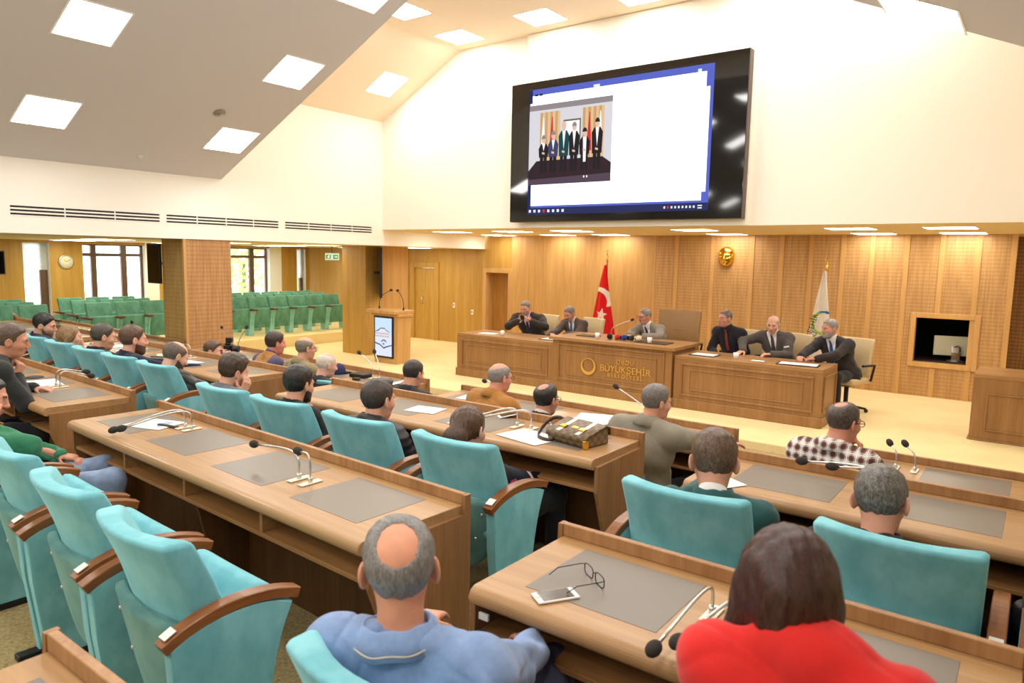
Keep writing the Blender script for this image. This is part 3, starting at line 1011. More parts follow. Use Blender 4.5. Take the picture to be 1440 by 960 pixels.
# ---------------------------------------------------------- desk microphones
def mic(label, desk_, bx_, by_, head, plate_rot=0, group='gooseneck microphones on the benches', bend=.12, z=None, scale=1):
    """base at local (bx_, by_) on the desk top; head is the offset of the windscreen from the base"""
    d = desk_
    H = HT if z is None else z
    c, s = math.cos(d.rotation_euler.z), math.sin(d.rotation_euler.z)
    loc = (d.location.x + bx_ * c - by_ * s, d.location.y + bx_ * s + by_ * c, d.location.z + H + .0018)
    r = thing('gooseneck_microphone', label, 'microphone', loc, 0, group)
    obj('base_plate', bx((-.02, -.06, 0), (.02, .06, .006), .002), M['plate'], r).rotation_euler = (0, 0, plate_rot)
    h = Vector(head)
    hd = (Vector((h.x, h.y, h.z)) - Vector((0, 0, bend))).normalized()
    bm = bmesh.new()
    pts = [Vector((0, 0, .004)), Vector((0, 0, bend * .6))] + bez((0, 0, bend * .6), (0, 0, bend * 1.25), Vector((0, 0, bend * 1.25)) + (h - Vector((0, 0, bend * 1.25))) * .25, h - hd * .02, 10)[1:]
    tube(bm, pts, .0055, 8)
    obj('gooseneck', bm, M['steel'], r)
    bm = bmesh.new()
    tube(bm, [(0, 0, .003), (0, 0, .03)], .011, 10)
    obj('collar', bm, M['steel'], r)
    bm = bmesh.new()
    ball(bm, (0, 0, 0), .021, (1, 1, 1.45), 14, 10)
    bmesh.ops.rotate(bm, verts=bm.verts[:], cent=(0, 0, 0), matrix=hd.to_track_quat('Z', 'Y').to_matrix())
    bmesh.ops.translate(bm, verts=bm.verts[:], vec=h)
    obj('windscreen', bm, M['foam'], r)
    return r
D = desks
mic('long microphone on the second rear row lying leftward over the middle inlay', D['D1'], 2.08, .30, (-.40, .02, .10))
mic('short upright microphone right of the long one lying over the inlay', D['D1'], 2.17, .30, (-.12, .02, .13))
mic('microphone bent forward beside the handout, its foam tip nearest the camera', D['D1'], .70, .42, (-.14, -.36, .03))
mic('second microphone beside the handout, mostly behind its twin', D['D1'], .78, .42, (-.16, -.34, .045))
mic('microphone bent toward the viewer, ending left of the red top\'s shoulder', D['D5'], .70, .33, (-.02, -.37, .05), bend=.1)
mic('microphone reaching out from behind the hair of the person in red', D['D5'], .80, .33, (-.07, -.33, .07), bend=.1)
mic('microphone by the ponytailed woman with its foam tip at her hair, left one', D['D3'], 2.07, .36, (-.22, -.18, .06))
mic('microphone by the ponytailed woman, right one next to the handbag paper', D['D3'], 2.18, .36, (-.26, -.20, .07))
mic('rear microphone lying over the inlay before the dark teal blazer', D['D6'], .80, .36, (-.34, .02, .10))
mic('front microphone by the dark teal blazer, its base behind a head', D['D6'], .90, .36, (-.29, -.02, .11))
mic('upright microphone right of the plaid shirt, left one', D['D8'], .66, .36, (-.055, .06, .15), z=HL, bend=.09)
mic('upright microphone right of the plaid shirt, right one', D['D8'], .77, .36, (-.075, .06, .16), z=HL, bend=.09)
mic('microphone standing behind the man in the mustard jacket', D['D4'], .55, .42, (-.16, .02, .15), z=HL)
mic('slanting microphone at the left shoulder of the man in the grey suit', D['D4'], 2.10, .42, (-.30, .04, .27), z=HL)
mic('left of two crossed microphones before the slotted pillar', D['D4b'], .72, .40, (-.42, .05, .30), z=HL)
mic('right of two crossed microphones before the slotted pillar', D['D4b'], .70, .44, (.13, .05, .34), z=HL)
mic('left microphone on the bench facing the lectern, near the black pouch', D['D4b'], 3.57, .38, (-.28, .05, .25), z=HL)
mic('right microphone on the bench facing the lectern, near the black pouch', D['D4b'], 3.68, .38, (-.17, .08, .28), z=HL)
mic('microphone with its foam tip by the photographer\'s camera', D['D7'], 2.05, .42, (-.20, -.02, .13))
mic('microphone folded over the sheets on the left edge desk', D['D2'], 2.08, .36, (.06, .2, .10))
mic('second microphone folded over the sheets on the left edge desk', D['D2'], 2.16, .36, (.02, .22, .07))
mic('microphone left of the pillar, front one', D['DL'], 3.85, .36, (-.30, .0, .20), z=HL)
mic('microphone left of the pillar, rear one with raised tip', D['DL'], 3.75, .36, (-.22, .0, .25), z=HL)
mic('microphone at the far left whose tip shows before the green seats', D['DL'], 1.5, .36, (.25, -.1, .2), z=HL)

# --------------------------------------------------- sheets, phones and the like
def on_desk(d, x, y, H=None, dz=0):
    c, s = math.cos(d.rotation_euler.z), math.sin(d.rotation_euler.z)
    return (d.location.x + x * c - y * s, d.location.y + x * s + y * c, d.location.z + (HT if H is None else H) + .0018 + dz)
def sheet(label, loc, rz, w=.21, h=.297, print_=False, group='loose white sheets on the benches', curl=.0):
    bm = bmesh.new()
    nx = 6
    rings = []
    for i in range(nx + 1):
        x = -w / 2 + w * i / nx
        zc = curl * (i / nx) ** 2
        rings.append([(x, -h / 2, zc), (x, h / 2, zc), (x, h / 2, zc + .0012), (x, -h / 2, zc + .0012)])
    loft(bm, rings)
    for f in bm.faces: f.smooth = False
    bmesh.ops.recalc_face_normals(bm, faces=bm.faces[:])
    o = obj('paper_sheet', bm, M['paper'], None, loc, rz)
    o.location.z += .0013
    tag(o, label, 'paper', group)
    if print_:
        bm = bmesh.new()
        for k in range(3):
            y = h * .3 - .02 * k
            quad(bm, [(-w * .35, y - .006, .0018), (w * (.3 - .1 * k), y - .006, .0018), (w * (.3 - .1 * k), y + .006, .0018), (-w * .35, y + .006, .0018)])
        obj('heading_print', bm, M['print'], o)
    return o
def phone(label, loc, rz, col='white', name='mobile_phone', tilt=0):
    r = thing(name, label, 'phone', loc, rz)
    b = obj('phone_body', bx((-.036, -.072, 0), (.036, .072, .008), .004, 2), M[col], r)
    obj('phone_screen', bx((-.031, -.054, .0078), (.031, .054, .0086)), plain('phone screen', (70, 60, 54), .12) if 'phone screen' not in bpy.data.materials else bpy.data.materials['phone screen'], r)
    bm = bmesh.new(); lathe(bm, [(.001, .0079), (.006, .0084), (.001, .0088)], (0, -.063, 0), 12)
    obj('home_button', bm, M['plate'], r)
    if tilt: r.rotation_euler = (tilt, 0, rz)
    return r
sheet('white handout with a blue heading at the left end of the second rear desk', on_desk(D['D1'], .47, .33), math.radians(-72), .22, .30, True)
sheet('white sheet on the middle desk beside the man with the faded haircut', on_desk(D['D3'], 1.28, .34), math.radians(12), .24, .19)
sheet('large white sheet under the handbag strap on the middle desk', on_desk(D['D3'], 2.28, .20), math.radians(80), .25, .34)
sheet('white sheet half hidden left of the ponytail', on_desk(D['D3'], 1.76, .20), math.radians(4), .2, .12)
sheet('white sheet left of the man in the mustard jacket', on_desk(D['D4'], .36, .30, HL), math.radians(8), .26, .20)
sheet('bluish white sheet, rear one of the pair before the grey suit', on_desk(D['D4'], 1.66, .40, HL), math.radians(20), .32, .20)
sheet('white sheet, front one of the pair before the grey suit', on_desk(D['D4'], 1.70, .22, HL, .0015), math.radians(-12), .34, .24)
sheet('white sheet by the photographer\'s elbow on the second desk', on_desk(D['D7'], 2.30, .27), math.radians(5), .24, .17)
sheet('white sheet before the red-bearded man', on_desk(D['D7'], 1.02, .30), math.radians(25), .2, .28)
sheet('white sheet before the man in black beside the blonde woman', on_desk(D['D7'], .62, .30), math.radians(15), .2, .28)
sheet('white sheet on the front desk right of the photographer', on_desk(D['D4b'], 2.0, .30, HL), math.radians(5), .3, .2)
sheet('white sheets on the left edge desk under the folded microphones', on_desk(D['D2'], 1.86, .34), math.radians(-10), .33, .22)
sheet('white sheet near the bald man\'s phone', on_desk(D['D7'], 1.60, .33), math.radians(-30), .10, .07)
sheet('large white sheet at the far left front desk by the pillar', on_desk(D['DL'], 3.4, .36, HL), math.radians(-12), .5, .25)
sheet('white sheet far left front desk behind the blonde woman', on_desk(D['DL'], 2.0, .3, HL), math.radians(-8), .4, .25)
sheet('folded white sheet held up before the dark-haired man near the lectern', on_desk(D['D4b'], 4.02, .25, HL), math.radians(30), .24, .2, curl=.04)
sheet('white page in the hand of the man in dark teal', on_desk(D['D6'], .17, .07, HT), math.radians(60), .2, .14)
phone('white phone lying face up on the desk edge beside the eyeglasses', on_desk(D['D5'], .26, .125), math.radians(-33))
phone('white phone leaning on the ledge behind the ponytailed woman', on_desk(D['D3'], 1.86, .545, HT, .012), math.radians(-38), tilt=math.radians(10))
phone('white phone behind the brown handbag', on_desk(D['D3'], 2.37, .50, HT, .004), math.radians(-40), tilt=math.radians(8))
phone('black phone beside the sheets on the left edge desk', on_desk(D['D2'], 1.87, .20), math.radians(-70), 'black')
phone('phone in front of the bald man in the leather jacket', on_desk(D['D7'], 1.73, .25), math.radians(-62), 'black')
bm = bx((-.085, -.012, 0), (.085, .012, .012), .005, 2)
tag(obj('eyeglass_case', bm, M['dark_in'], None, on_desk(D['D1'], .60, .36), math.radians(12)), 'slim dark brown case beside the handout with the blue heading', 'case')
bm = bmesh.new(); lathe(bm, [(.001, 0), (.07, 0), (.072, .006), (.05, .009), (.001, .009)], n=28)
tag(obj('dark_disc', bm, M['black'], None, on_desk(D['D2'], 1.52, .38), 0), 'flat dark round coaster on the left edge desk', 'coaster')
bm = bx((-.11, -.07, 0), (.11, .07, .045), .015, 3)
tag(obj('black_pouch', bm, M['black'], None, on_desk(D['D4b'], 3.42, .33, HL), math.radians(8)), 'black pouch lying on the front bench under two upright microphones', 'pouch')
bm = bx((-.045, -.02, 0), (.045, .02, .03), .012, 3)
tag(obj('computer_mouse', bm, M['dark_in'], None, on_desk(D['D4b'], 3.55, .17, HL), math.radians(20)), 'small dark rounded case in front of the black pouch', 'case')
# navy cap
r = thing('baseball_cap', 'navy blue cap lying on the front bench before the white-haired man', 'cap', on_desk(D['D4b'], 3.05, .30, HL), math.radians(-20))
bm = bmesh.new()
lathe(bm, [(.092, 0), (.094, .02), (.088, .06), (.068, .095), (.035, .112), (.001, .116)], n=24)
obj('crown', bm, plain('navy cotton', (40, 44, 84), .85), r)
bm = bmesh.new()
vs = []
for i in range(11):
    a = math.radians(-70 + 14 * i)
    vs.append((bm.verts.new((.09 * math.sin(a), .09 * math.cos(a), .012)), bm.verts.new((.105 * math.sin(a), .09 * math.cos(a) + .075 * math.cos(a * 1.1), .004))))
for a, b in zip(vs, vs[1:]):
    bm.faces.new((a[0], b[0], b[1], a[1]))
bmesh.ops.solidify(bm, geom=bm.faces[:], thickness=.005)
obj('brim', smooth(bm), bpy.data.materials['navy cotton'], r)
# eyeglasses lying on the near desk
r = thing('eyeglasses', 'black-framed eyeglasses lying on the grey inlay above the white phone', 'glasses', on_desk(D['D5'], .30, .30), math.radians(-32))
def spectacle_parts(r, w=.062, h=.04, gap=.016, temple=.135, mat=None, z=.0, spread=0):
    for s in (-1, 1):
        bm = bmesh.new()
        cx = s * (gap / 2 + w / 2)
        pts = [(cx + w / 2 * math.copysign(abs(math.cos(a)) ** .6, math.cos(a)), .0, z + h / 2 + .001 + h / 2 * math.copysign(abs(math.sin(a)) ** .7, math.sin(a))) for a in [2 * PI * k / 20 for k in range(21)]]
        tube(bm, pts, .0019, 6, False)
        obj('rim', bm, mat, r)
        bm = bmesh.new()
        tube(bm, [(s * (gap / 2 + w), 0, z + h * .82), (s * (gap / 2 + w + .006), -.012, z + h * .82), (s * (gap / 2 + w + .004 - spread), -temple * .75, z + h * .78), (s * (gap / 2 + w - spread), -temple, z + h * .3)], .0017, 6)
        obj('temple', bm, mat, r)
    bm = bmesh.new()
    tube(bm, [(-gap / 2 - .001, 0, z + h * .62), (0, .003, z + h * .75), (gap / 2 + .001, 0, z + h * .62)], .0019, 6)
    obj('bridge', bm, mat, r)
spectacle_parts(r, mat=M['black'])
# brown handbag lying on its back
def handbag():
    r = thing('handbag', 'brown checked satchel handbag with brass locks lying on the middle desk', 'bag', on_desk(D['D3'], 2.56, .30), math.radians(-10))
    m, nt, b = new_mat('brown checked canvas')
    ch = N(nt, 'ShaderNodeTexChecker'); ch.inputs['Scale'].default_value = 34
    ch.inputs[1].default_value = (*lin((124, 102, 72)), 1); ch.inputs[2].default_value = (*lin((100, 80, 56)), 1)
    nt.links.new(mapped(nt, (1, 1, 1)), ch.inputs[0]); nt.links.new(ch.outputs[0], b.inputs['Base Color'])
    b.inputs['Roughness'].default_value = .42
    trim = plain('dark brown leather', (62, 44, 32), .4)
    # body: a wedge, lower at the front, with a flap over its upper face
    bm = bmesh.new()
    prism(bm, [(-.10, .0), (-.11, .03), (-.10, .06), (.08, .105), (.105, .09), (.11, .0)], 'x', -.15, .15, .012, 3)
    obj('bag_body', smooth(bm), m, r)
    bm = bmesh.new()
    prism(bm, [(-.115, .035), (-.108, .068), (.075, .115), (.118, .10), (.122, .05), (.112, .05), (.108, .095), (.075, .106), (-.10, .061), (-.106, .034)], 'x', -.158, .158, .004, 2)
    obj('flap', smooth(bm), m, r)
    for x in (-.075, .075):
        st = obj('strap_tab', bx((x - .017, -.08, .066), (x + .017, .07, .076), .003).copy() if False else bx((x - .015, -.095, -.003), (x + .015, .08, .006), .002), M['plate'], r)
        st.location = (0, -.005, .09); st.rotation_euler = (math.radians(14), 0, 0)
        lk = obj('brass_lock', bx((x - .022, -.055, .006), (x + .022, -.02, .014), .003), M['gold'], st)
    pl = obj('name_plate', bx((-.025, -.015, 0), (.025, .01, .006), .002), M['gold'], r)
    pl.location = (0, -.02, .086); pl.rotation_euler = (math.radians(14), 0, 0)
    obj('corner_guard', bx((.135, -.115, .0), (.162, -.085, .05), .004), M['gold'], r)
    # shoulder strap heaped beside the bag
    bm = bmesh.new()
    pts = bez((-.15, .06, .08), (-.24, .10, .12), (-.26, .0, .10), (-.24, -.08, .02), 8) + bez((-.24, -.08, .02), (-.22, -.16, .01), (-.08, -.17, .01), (-.09, -.12, .012), 8)[1:] + bez((-.09, -.12, .012), (-.12, -.06, .02), (-.2, -.05, .05), (-.15, -.02, .07), 8)[1:]
    for i in range(len(pts) - 1):
        pass
    rr = []
    for i, p in enumerate(pts):
        d = (pts[min(i + 1, len(pts) - 1)] - pts[max(0, i - 1)]).normalized()
        sd = d.cross(Vector((0, 0, 1)))
        sd = sd.normalized() if sd.length > .1 else Vector((1, 0, 0))
        up = sd.cross(d).normalized()
        rr.append([p + up * .011 + sd * .003, p - up * .011 + sd * .003, p - up * .011 - sd * .003, p + up * .011 - sd * .003])
    loft(bm, rr)
    obj('shoulder_strap', bm, trim, r)
    bm = bmesh.new()
    for k in range(7):
        a = 2 * PI * k / 7
        c = Vector((-.19 + .03 * math.cos(a), .0 + .03 * math.sin(a), .05 + .02 * math.sin(2 * a)))
        tube(bm, [c + Vector((.011 * math.cos(t), .0, .011 * math.sin(t))) for t in [2 * PI * j / 10 for j in range(11)]], .0028, 5, False)
    obj('chain', bm, M['steel'], r)
handbag()
tag(obj('switch_plate', bx((-.02, -.01, -.012), (.02, 0, .012), .002), M['white'], None, (-1.40, 1.755, TER + HT - .105)), 'small white socket plate under the top of the near desk', 'socket')
# --------------------------------------------------------------- front dais
def text_bm(s, size, depth=.004, align='CENTER', spacing=1.0):
    cu = bpy.data.curves.new('t', 'FONT')
    cu.body = s; cu.size = size; cu.extrude = depth; cu.align_x = align; cu.align_y = 'CENTER'
    cu.space_character = spacing
    o = bpy.data.objects.new('t', cu)
    COL.objects.link(o)
    dg = bpy.context.evaluated_depsgraph_get()
    me = bpy.data.meshes.new_from_object(o.evaluated_get(dg))
    bm = bmesh.new(); bm.from_mesh(me)
    bpy.data.objects.remove(o); bpy.data.curves.remove(cu); bpy.data.meshes.remove(me)
    return bm

def frame_mold(bm, x0, x1, z0, z1, y, w=.028, d=.018):
    """raised picture-frame moulding on a face looking to -y"""
    for lo, hi in (((x0, z0), (x1, z0 + w)), ((x0, z1 - w), (x1, z1)), ((x0, z0 + w), (x0 + w, z1 - w)), ((x1 - w, z0 + w), (x1, z1 - w))):
        box(bm, (lo[0], y - d, lo[1]), (hi[0], y + .002, hi[1]), .007, 2)
    return bm

def dais_desk(name, label, x0, x1, y0, y1, H, z0=0, over=0, side_panel=False, plinth=.13, mold=True, top_t=.05):
    r = thing(name, label, 'desk', ((x0 + x1) / 2, y0, z0))
    c = (x0 + x1) / 2
    a, b = x0 - c, x1 - c
    D_ = y1 - y0
    bm = bmesh.new()
    box(bm, (a, 0, 0), (b, .04, H - top_t)); box(bm, (a, .04, 0), (a + .04, D_, H - top_t)); box(bm, (b - .04, .04, 0), (b, D_, H - top_t))
    obj('body', bm, M['dais'], r)
    obj('plinth', bx((a - .018, -.02, 0), (b + .018, D_ * .96, plinth), .008), M['dais'], r)
    obj('desk_top', bx((a - over, -over, H - top_t), (b + over, D_ + over, H), .006), M['dais_top'], r)
    if mold:
        bm = bmesh.new(); frame_mold(bm, a + .10, b - .10, plinth + .05, H - top_t - .045, 0); obj('outer_moulding', bm, M['dais'], r)
        bm = bmesh.new(); frame_mold(bm, a + .22, b - .22, plinth + .13, H - top_t - .125, 0, .018, .012); obj('inner_moulding', bm, M['dais'], r)
    if side_panel:
        bm = bmesh.new(); frame_mold(bm, .06, D_ - .06, plinth + .05, H - top_t - .045, 0)
        bmesh.ops.rotate(bm, verts=bm.verts[:], cent=(0, 0, 0), matrix=Matrix.Rotation(PI / 2, 3, 'Z'))
        bmesh.ops.translate(bm, verts=bm.verts[:], vec=(b, 0, 0))
        obj('side_moulding', bm, M['dais'], r)
    return r
dl = dais_desk('dais_desk', 'left wing of the panelled front desk with two seated men', -7.92, -5.96, 9.06, 9.80, .725)
dc = dais_desk('dais_desk', 'raised centre of the panelled front desk with gold lettering', -5.95, -4.00, 9.02, 9.82, .83, over=.05)
dr = dais_desk('dais_desk', 'right wing of the panelled front desk with three seated men', -3.98, -2.06, 9.06, 9.80, .725, side_panel=True)
dx = dais_desk('side_desk', 'panelled desk at the right edge of the stage', -.575, 1.6, 9.72, 10.5, .775, mold=False, plinth=.02)
bm = bmesh.new(); frame_mold(bm, -.95, .95, .12, .56, 0, .02, .014); obj('moulding', bm, M['dais'], dx)
# gold crest ring and words
bm = bmesh.new()
n = 40
for i in range(n):
    a0, a1 = [2 * PI * k / n for k in (i, i + 1)]
    w0, w1 = [.010 + .034 * (.5 - .5 * math.sin(t + .0)) for t in (a0, a1)]
    ro = .125
    P = lambda a, rr, y: (rr * math.cos(a), y, rr * math.sin(a))
    vs = [bm.verts.new(P(a0, ro, 0)), bm.verts.new(P(a1, ro, 0)), bm.verts.new(P(a1, ro - w1, 0)), bm.verts.new(P(a0, ro - w0, 0))]
    vt = [bm.verts.new(P(a0, ro, -.012)), bm.verts.new(P(a1, ro, -.012)), bm.verts.new(P(a1, ro - w1, -.012)), bm.verts.new(P(a0, ro - w0, -.012))]
    bm.faces.new(vt); bm.faces.new((vs[0], vs[1], vt[1], vt[0])); bm.faces.new((vs[2], vs[3], vt[3], vt[2]))
bmesh.ops.remove_doubles(bm, verts=bm.verts[:], dist=1e-5)
o = obj('crest_ring', bm, M['gold_letter'], dc); o.location = (-.33, -.012, .43)
for s, z, sz in (('ORDU', .54, .085), ('BÜYÜKŞEHİR', .43, .132), ('BELEDİYESİ', .34, .085)):
    bm = text_bm(s, sz, .006, 'CENTER', 1.0 if sz > .12 else 1.3)
    bmesh.ops.rotate(bm, verts=bm.verts[:], cent=(0, 0, 0), matrix=Matrix.Rotation(PI / 2, 3, 'X'))
    o = obj('lettering', bm, M['gold_letter'], dc); o.location = (.27, -.008, z)

# ------------------------------------------------------------ lectern
r = thing('lectern', 'oak lectern with a portrait screen on its front and two thin microphones', 'lectern', (-9.76, 9.2, 0))
bm = bmesh.new()
prism(bm, [(-.30, 0), (.30, 0), (.34, .92), (-.34, .92)], 'y', -.06, .28, .006)
obj('body', bm, M['lect'], r)
bm = bmesh.new(); box(bm, (-.43, -.16, .93), (.33, .36, .995), .012, 3)
obj('reading_top', bm, M['lect'], r)
obj('collar', bx((-.37, -.08, .88), (.37, .30, .93), .008), M['lect'], r)
sc = obj('screen_bezel', bx((-.285, -.085, .10), (.22, -.055, .875), .006), M['black'], r)
bm = bmesh.new()
X0, X1, Z0, Z1 = -.255, .19, .135, .845
def sq(x0, x1, z0, z1, y, m): quad(bm, [(x0, y, z0), (x1, y, z0), (x1, y, z1), (x0, y, z1)], m)
sq(X0, X1, .50, Z1, -.0862, 0); sq(X0, X1, Z0, .50, -.0862, 1)
# drawn mansion: body, wings, roof line, windows
def py(pts, y, m):
    f = bm.faces.new([bm.verts.new((a, y, c)) for a, c in pts]); f.material_index = m
py([(X0, .47), (X1 - .05, .47), (X1 - .05, .58), (.06, .60), (.0, .64), (-.10, .64), (-.16, .60), (X0, .575)], -.0866, 2)
py([(X0, .575), (-.16, .60), (-.10, .645), (.0, .645), (.06, .605), (X1 - .05, .58), (X1 - .05, .59), (.05, .625), (.0, .662), (-.10, .662), (-.17, .62), (X0, .585)], -.087, 3)
for k in range(9):
    x = X0 + .02 + .042 * k
    for z in (.49, .54):
        py([(x, z), (x + .014, z), (x + .014, z + .028), (x, z + .028)], -.0875, 3)
py([(X0, .36), (-.12, .33), (-.02, .27), (.05, .30), (X1, .34), (X1, .36), (.05, .325), (-.02, .30), (-.12, .355), (X0, .385)], -.087, 3)
py([(-.10, .40), (-.06, .44), (.0, .45), (.05, .42), (.05, .38), (.02, .41), (-.04, .42), (-.07, .39)], -.0872, 4)
py([(-.05, .345), (.0, .345), (.0, .38), (-.05, .38)], -.0874, 5)
for f in bm.faces: f.normal_update()
obj('screen_picture', bm, [emitter('lectern sky', (196, 220, 250), 1.0), emitter('lectern snow', (216, 222, 245), 1.0), emitter('lectern house', (226, 220, 226), 1.0), emitter('lectern lines', (92, 96, 104), .8), emitter('lectern arc', (120, 140, 170), .8), emitter('lectern green', (110, 170, 90), .8)], r)
for s, hx in ((-1, .12), (.80, -.12)):
    bm = bmesh.new()
    p0 = Vector((s * .36, .12, .995))
    tube(bm, [p0 + Vector((0, 0, .002)), p0 + Vector((0, 0, .05))], .016, 10)
    st = obj('microphone_socket', bm, M['black'], r)
    bm = bmesh.new()
    hd = p0 + Vector((-s * (.30 if s < 0 else .22), .02, .36))
    tube(bm, [p0 + Vector((0, 0, .04))] + bez(p0 + Vector((0, 0, .05)), p0 + Vector((0, 0, .22)), p0 + Vector((-s * .05, .0, .26)), hd, 10), .006, 8)
    g = obj('gooseneck', bm, M['black'], r)
    bm = bmesh.new(); ball(bm, hd, .026, (1.3, 1, .9), 12, 8)
    obj('windscreen', bm, M['foam'], g)

# --------------------------------------------------------- video wall
TX0, TX1, TZ0, TZ1, TY = -6.80, -3.14, 2.55, 4.62, YW - .20
r = thing('wall_screen', 'huge black video screen on the white wall showing a slide with a group photograph', 'screen', ((TX0 + TX1) / 2, YW - .07, TZ0))
cx, cz = (TX0 + TX1) / 2, TZ0
def L(x, z, y=TY): return (x - cx, y - (YW - .07), z - cz)
bm = bx(L(TX0, TZ0, TY), L(TX1, TZ1, YW - .071), .01)
obj('housing', bm, plain('grey brown screen side', (92, 80, 76), .5), r)
obj('front_glass', bx(L(TX0 + .005, TZ0 + .005, TY - .012), L(TX1 - .005, TZ1 - .005, TY - .0005), .004), M['black_gloss'], r)
E = {k: emitter('slide ' + k, c, s) for k, c, s in (('white', (238, 240, 255), 2.0), ('blue', (92, 104, 196), .95), ('navy', (46, 52, 110), .8), ('bar', (58, 62, 106), .7), ('icon', (226, 232, 240), 1.0), ('red', (214, 60, 60), .9),
     ('wallpale', (214, 212, 216), .95), ('grey', (150, 140, 142), .9), ('curtain', (226, 190, 142), .95), ('curtain2', (204, 164, 116), .9), ('carpet', (66, 50, 54), .75), ('carpet2', (96, 78, 92), .8), ('suit', (52, 46, 50), .75), ('suitblue', (74, 78, 116), .8), ('suitteal', (40, 84, 88), .75), ('skin', (226, 188, 168), .95), ('shirt', (240, 238, 238), 1.0), ('frame', (120, 106, 84), .85), ('hair', (60, 52, 50), .75), ('gold', (214, 178, 96), .9))}
EK = list(E)
PX0, PX1, PZ0, PZ1 = -6.46, -3.585, 2.66, 4.50       # lit picture area
def slide(name, polys, lay):
    bm = bmesh.new()
    for i, (k, pts) in enumerate(polys):
        y = TY - .0125 - .0005 * (lay + .12 * i)
        f = bm.faces.new([bm.verts.new(L(x, z, y)) for x, z in pts])
        f.material_index = EK.index(k)
        f.normal_update()
        if f.normal.y > 0: f.normal_flip()
    return obj(name, bm, [E[k] for k in EK], r)
def rc(k, x0, x1, z0, z1): return (k, [(x0, z0), (x1, z0), (x1, z1), (x0, z1)])
slide('desktop_background', [rc('blue', PX0, PX1, PZ0, PZ1), rc('navy', PX0, PX0 + .06, PZ0, PZ1)], 1)
slide('white_page', [rc('white', PX0 + .06, PX1 - .10, PZ0 + .13, PZ1 - .09), rc('white', PX1 - .10, PX1 - .045, PZ0 + .24, PZ1 - .28), rc('white', PX0 + .02, PX0 + .06, PZ0 + .5, PZ1 - .2)], 3)
ic = []
for k in range(8):
    ic.append(rc('icon' if k != 3 else 'red', PX0 + .03 + .085 * k, PX0 + .07 + .085 * k, PZ0 + .03, PZ0 + .07))
for k in range(9):
    ic.append(rc('icon' if k != 1 else 'red', PX1 - .62 + .052 * k, PX1 - .595 + .052 * k, PZ0 + .035, PZ0 + .065))
slide('taskbar', [rc('bar', PX0, PX1, PZ0, PZ0 + .10)] + ic + [rc('icon', PX1 - .14, PX1 - .08, PZ0 + .025, PZ0 + .04), rc('icon', PX1 - .14, PX1 - .08, PZ0 + .055, PZ0 + .07)], 5)
slide('menu_marks', [rc('hair', PX0 + .10, PX0 + .16, PZ1 - .1, PZ1 - .07), rc('hair', PX0 + .18, PX0 + .24, PZ1 - .1, PZ1 - .07), rc('icon', -5.35, -5.25, PZ1 - .095, PZ1 - .05), rc('icon', PX1 - .22, PX1 - .17, PZ1 - .09, PZ1 - .05)], 5)
# the group photograph on the slide
GX0, GX1, GZ0, GZ1 = -6.45, -5.03, 3.10, 4.27
U_ = lambda u: GX0 + (GX1 - GX0) * u
V_ = lambda v: GZ0 + (GZ1 - GZ0) * v
ph = [rc('wallpale', GX0, GX1, GZ0, GZ1), rc('grey', GX0, GX1, V_(.93), GZ1)]
def poly(k, pts): ph.append((k, [(U_(u), V_(v)) for u, v in pts]))
for a, b in ((.14, .39), (.66, .91)):
    n = 8
    for i in range(n):
        poly('curtain' if i % 2 else 'curtain2', [(a + (b - a) * i / n, .25), (a + (b - a) * (i + 1) / n, .25), (a + (b - a) * (i + 1) / n, .90), (a + (b - a) * i / n, .90)])
poly('frame', [(.43, .5), (.64, .5), (.64, .78), (.43, .78)]); poly('shirt', [(.445, .5), (.625, .5), (.625, .76), (.445, .76)])
for x, k in ((.18, 'shirt'), (.29, 'red'), (.74, 'red'), (.865, 'shirt')):
    poly(k, [(x - .035, .38), (x + .03, .38), (x + .006, .84), (x - .004, .84)])
poly('carpet', [(0, 0), (1, 0), (1, .22), (.9, .30), (.1, .30), (0, .18)])
poly('carpet2', [(0, 0), (1, 0), (1, .10), (0, .07)])
for x, h, suit, hair in ((.19, .62, 'suit', 'grey'), (.31, .66, 'suitblue', 'grey'), (.44, .76, 'suitteal', 'skin'), (.565, .74, 'suit', 'grey'), (.69, .66, 'suit', 'hair'), (.835, .76, 'suit', 'hair')):
    w = .056
    b0 = .15
    poly('suit', [(x - .04, b0), (x - .006, b0), (x, .40), (x + .006, b0), (x + .04, b0), (x + .045, .42), (x - .045, .42)])
    poly(suit, [(x - w, .34), (x + w, .34), (x + w * 1.15, h - .17), (x + w * .6, h - .11), (x - w * .6, h - .11), (x - w * 1.15, h - .17)])
    poly('shirt', [(x, .42 if hair != 'hair' or x > .8 else .28), (x + .02, h - .11), (x - .02, h - .11)] if not (.6 < x < .75) else [(x - .012, .25), (x + .018, .25), (x + .022, h - .11), (x - .02, h - .11)])
    poly('skin', [(x + .026 * math.cos(t), h - .055 + .05 * math.sin(t)) for t in [2 * PI * k / 10 for k in range(10)]])
    poly(hair, [(x + .028 * math.cos(t), h - .05 + .052 * math.sin(t)) for t in [PI * k / 6 for k in range(7)]])
    poly('skin', [(x - .02, .385), (x + .012, .375), (x + .014, .40), (x - .02, .41)])
poly('shirt', [(.685, .06), (.70, .06), (.70, .085), (.685, .085)]); poly('shirt', [(.72, .06), (.735, .06), (.735, .085), (.72, .085)])
slide('group_photograph', ph, 8)

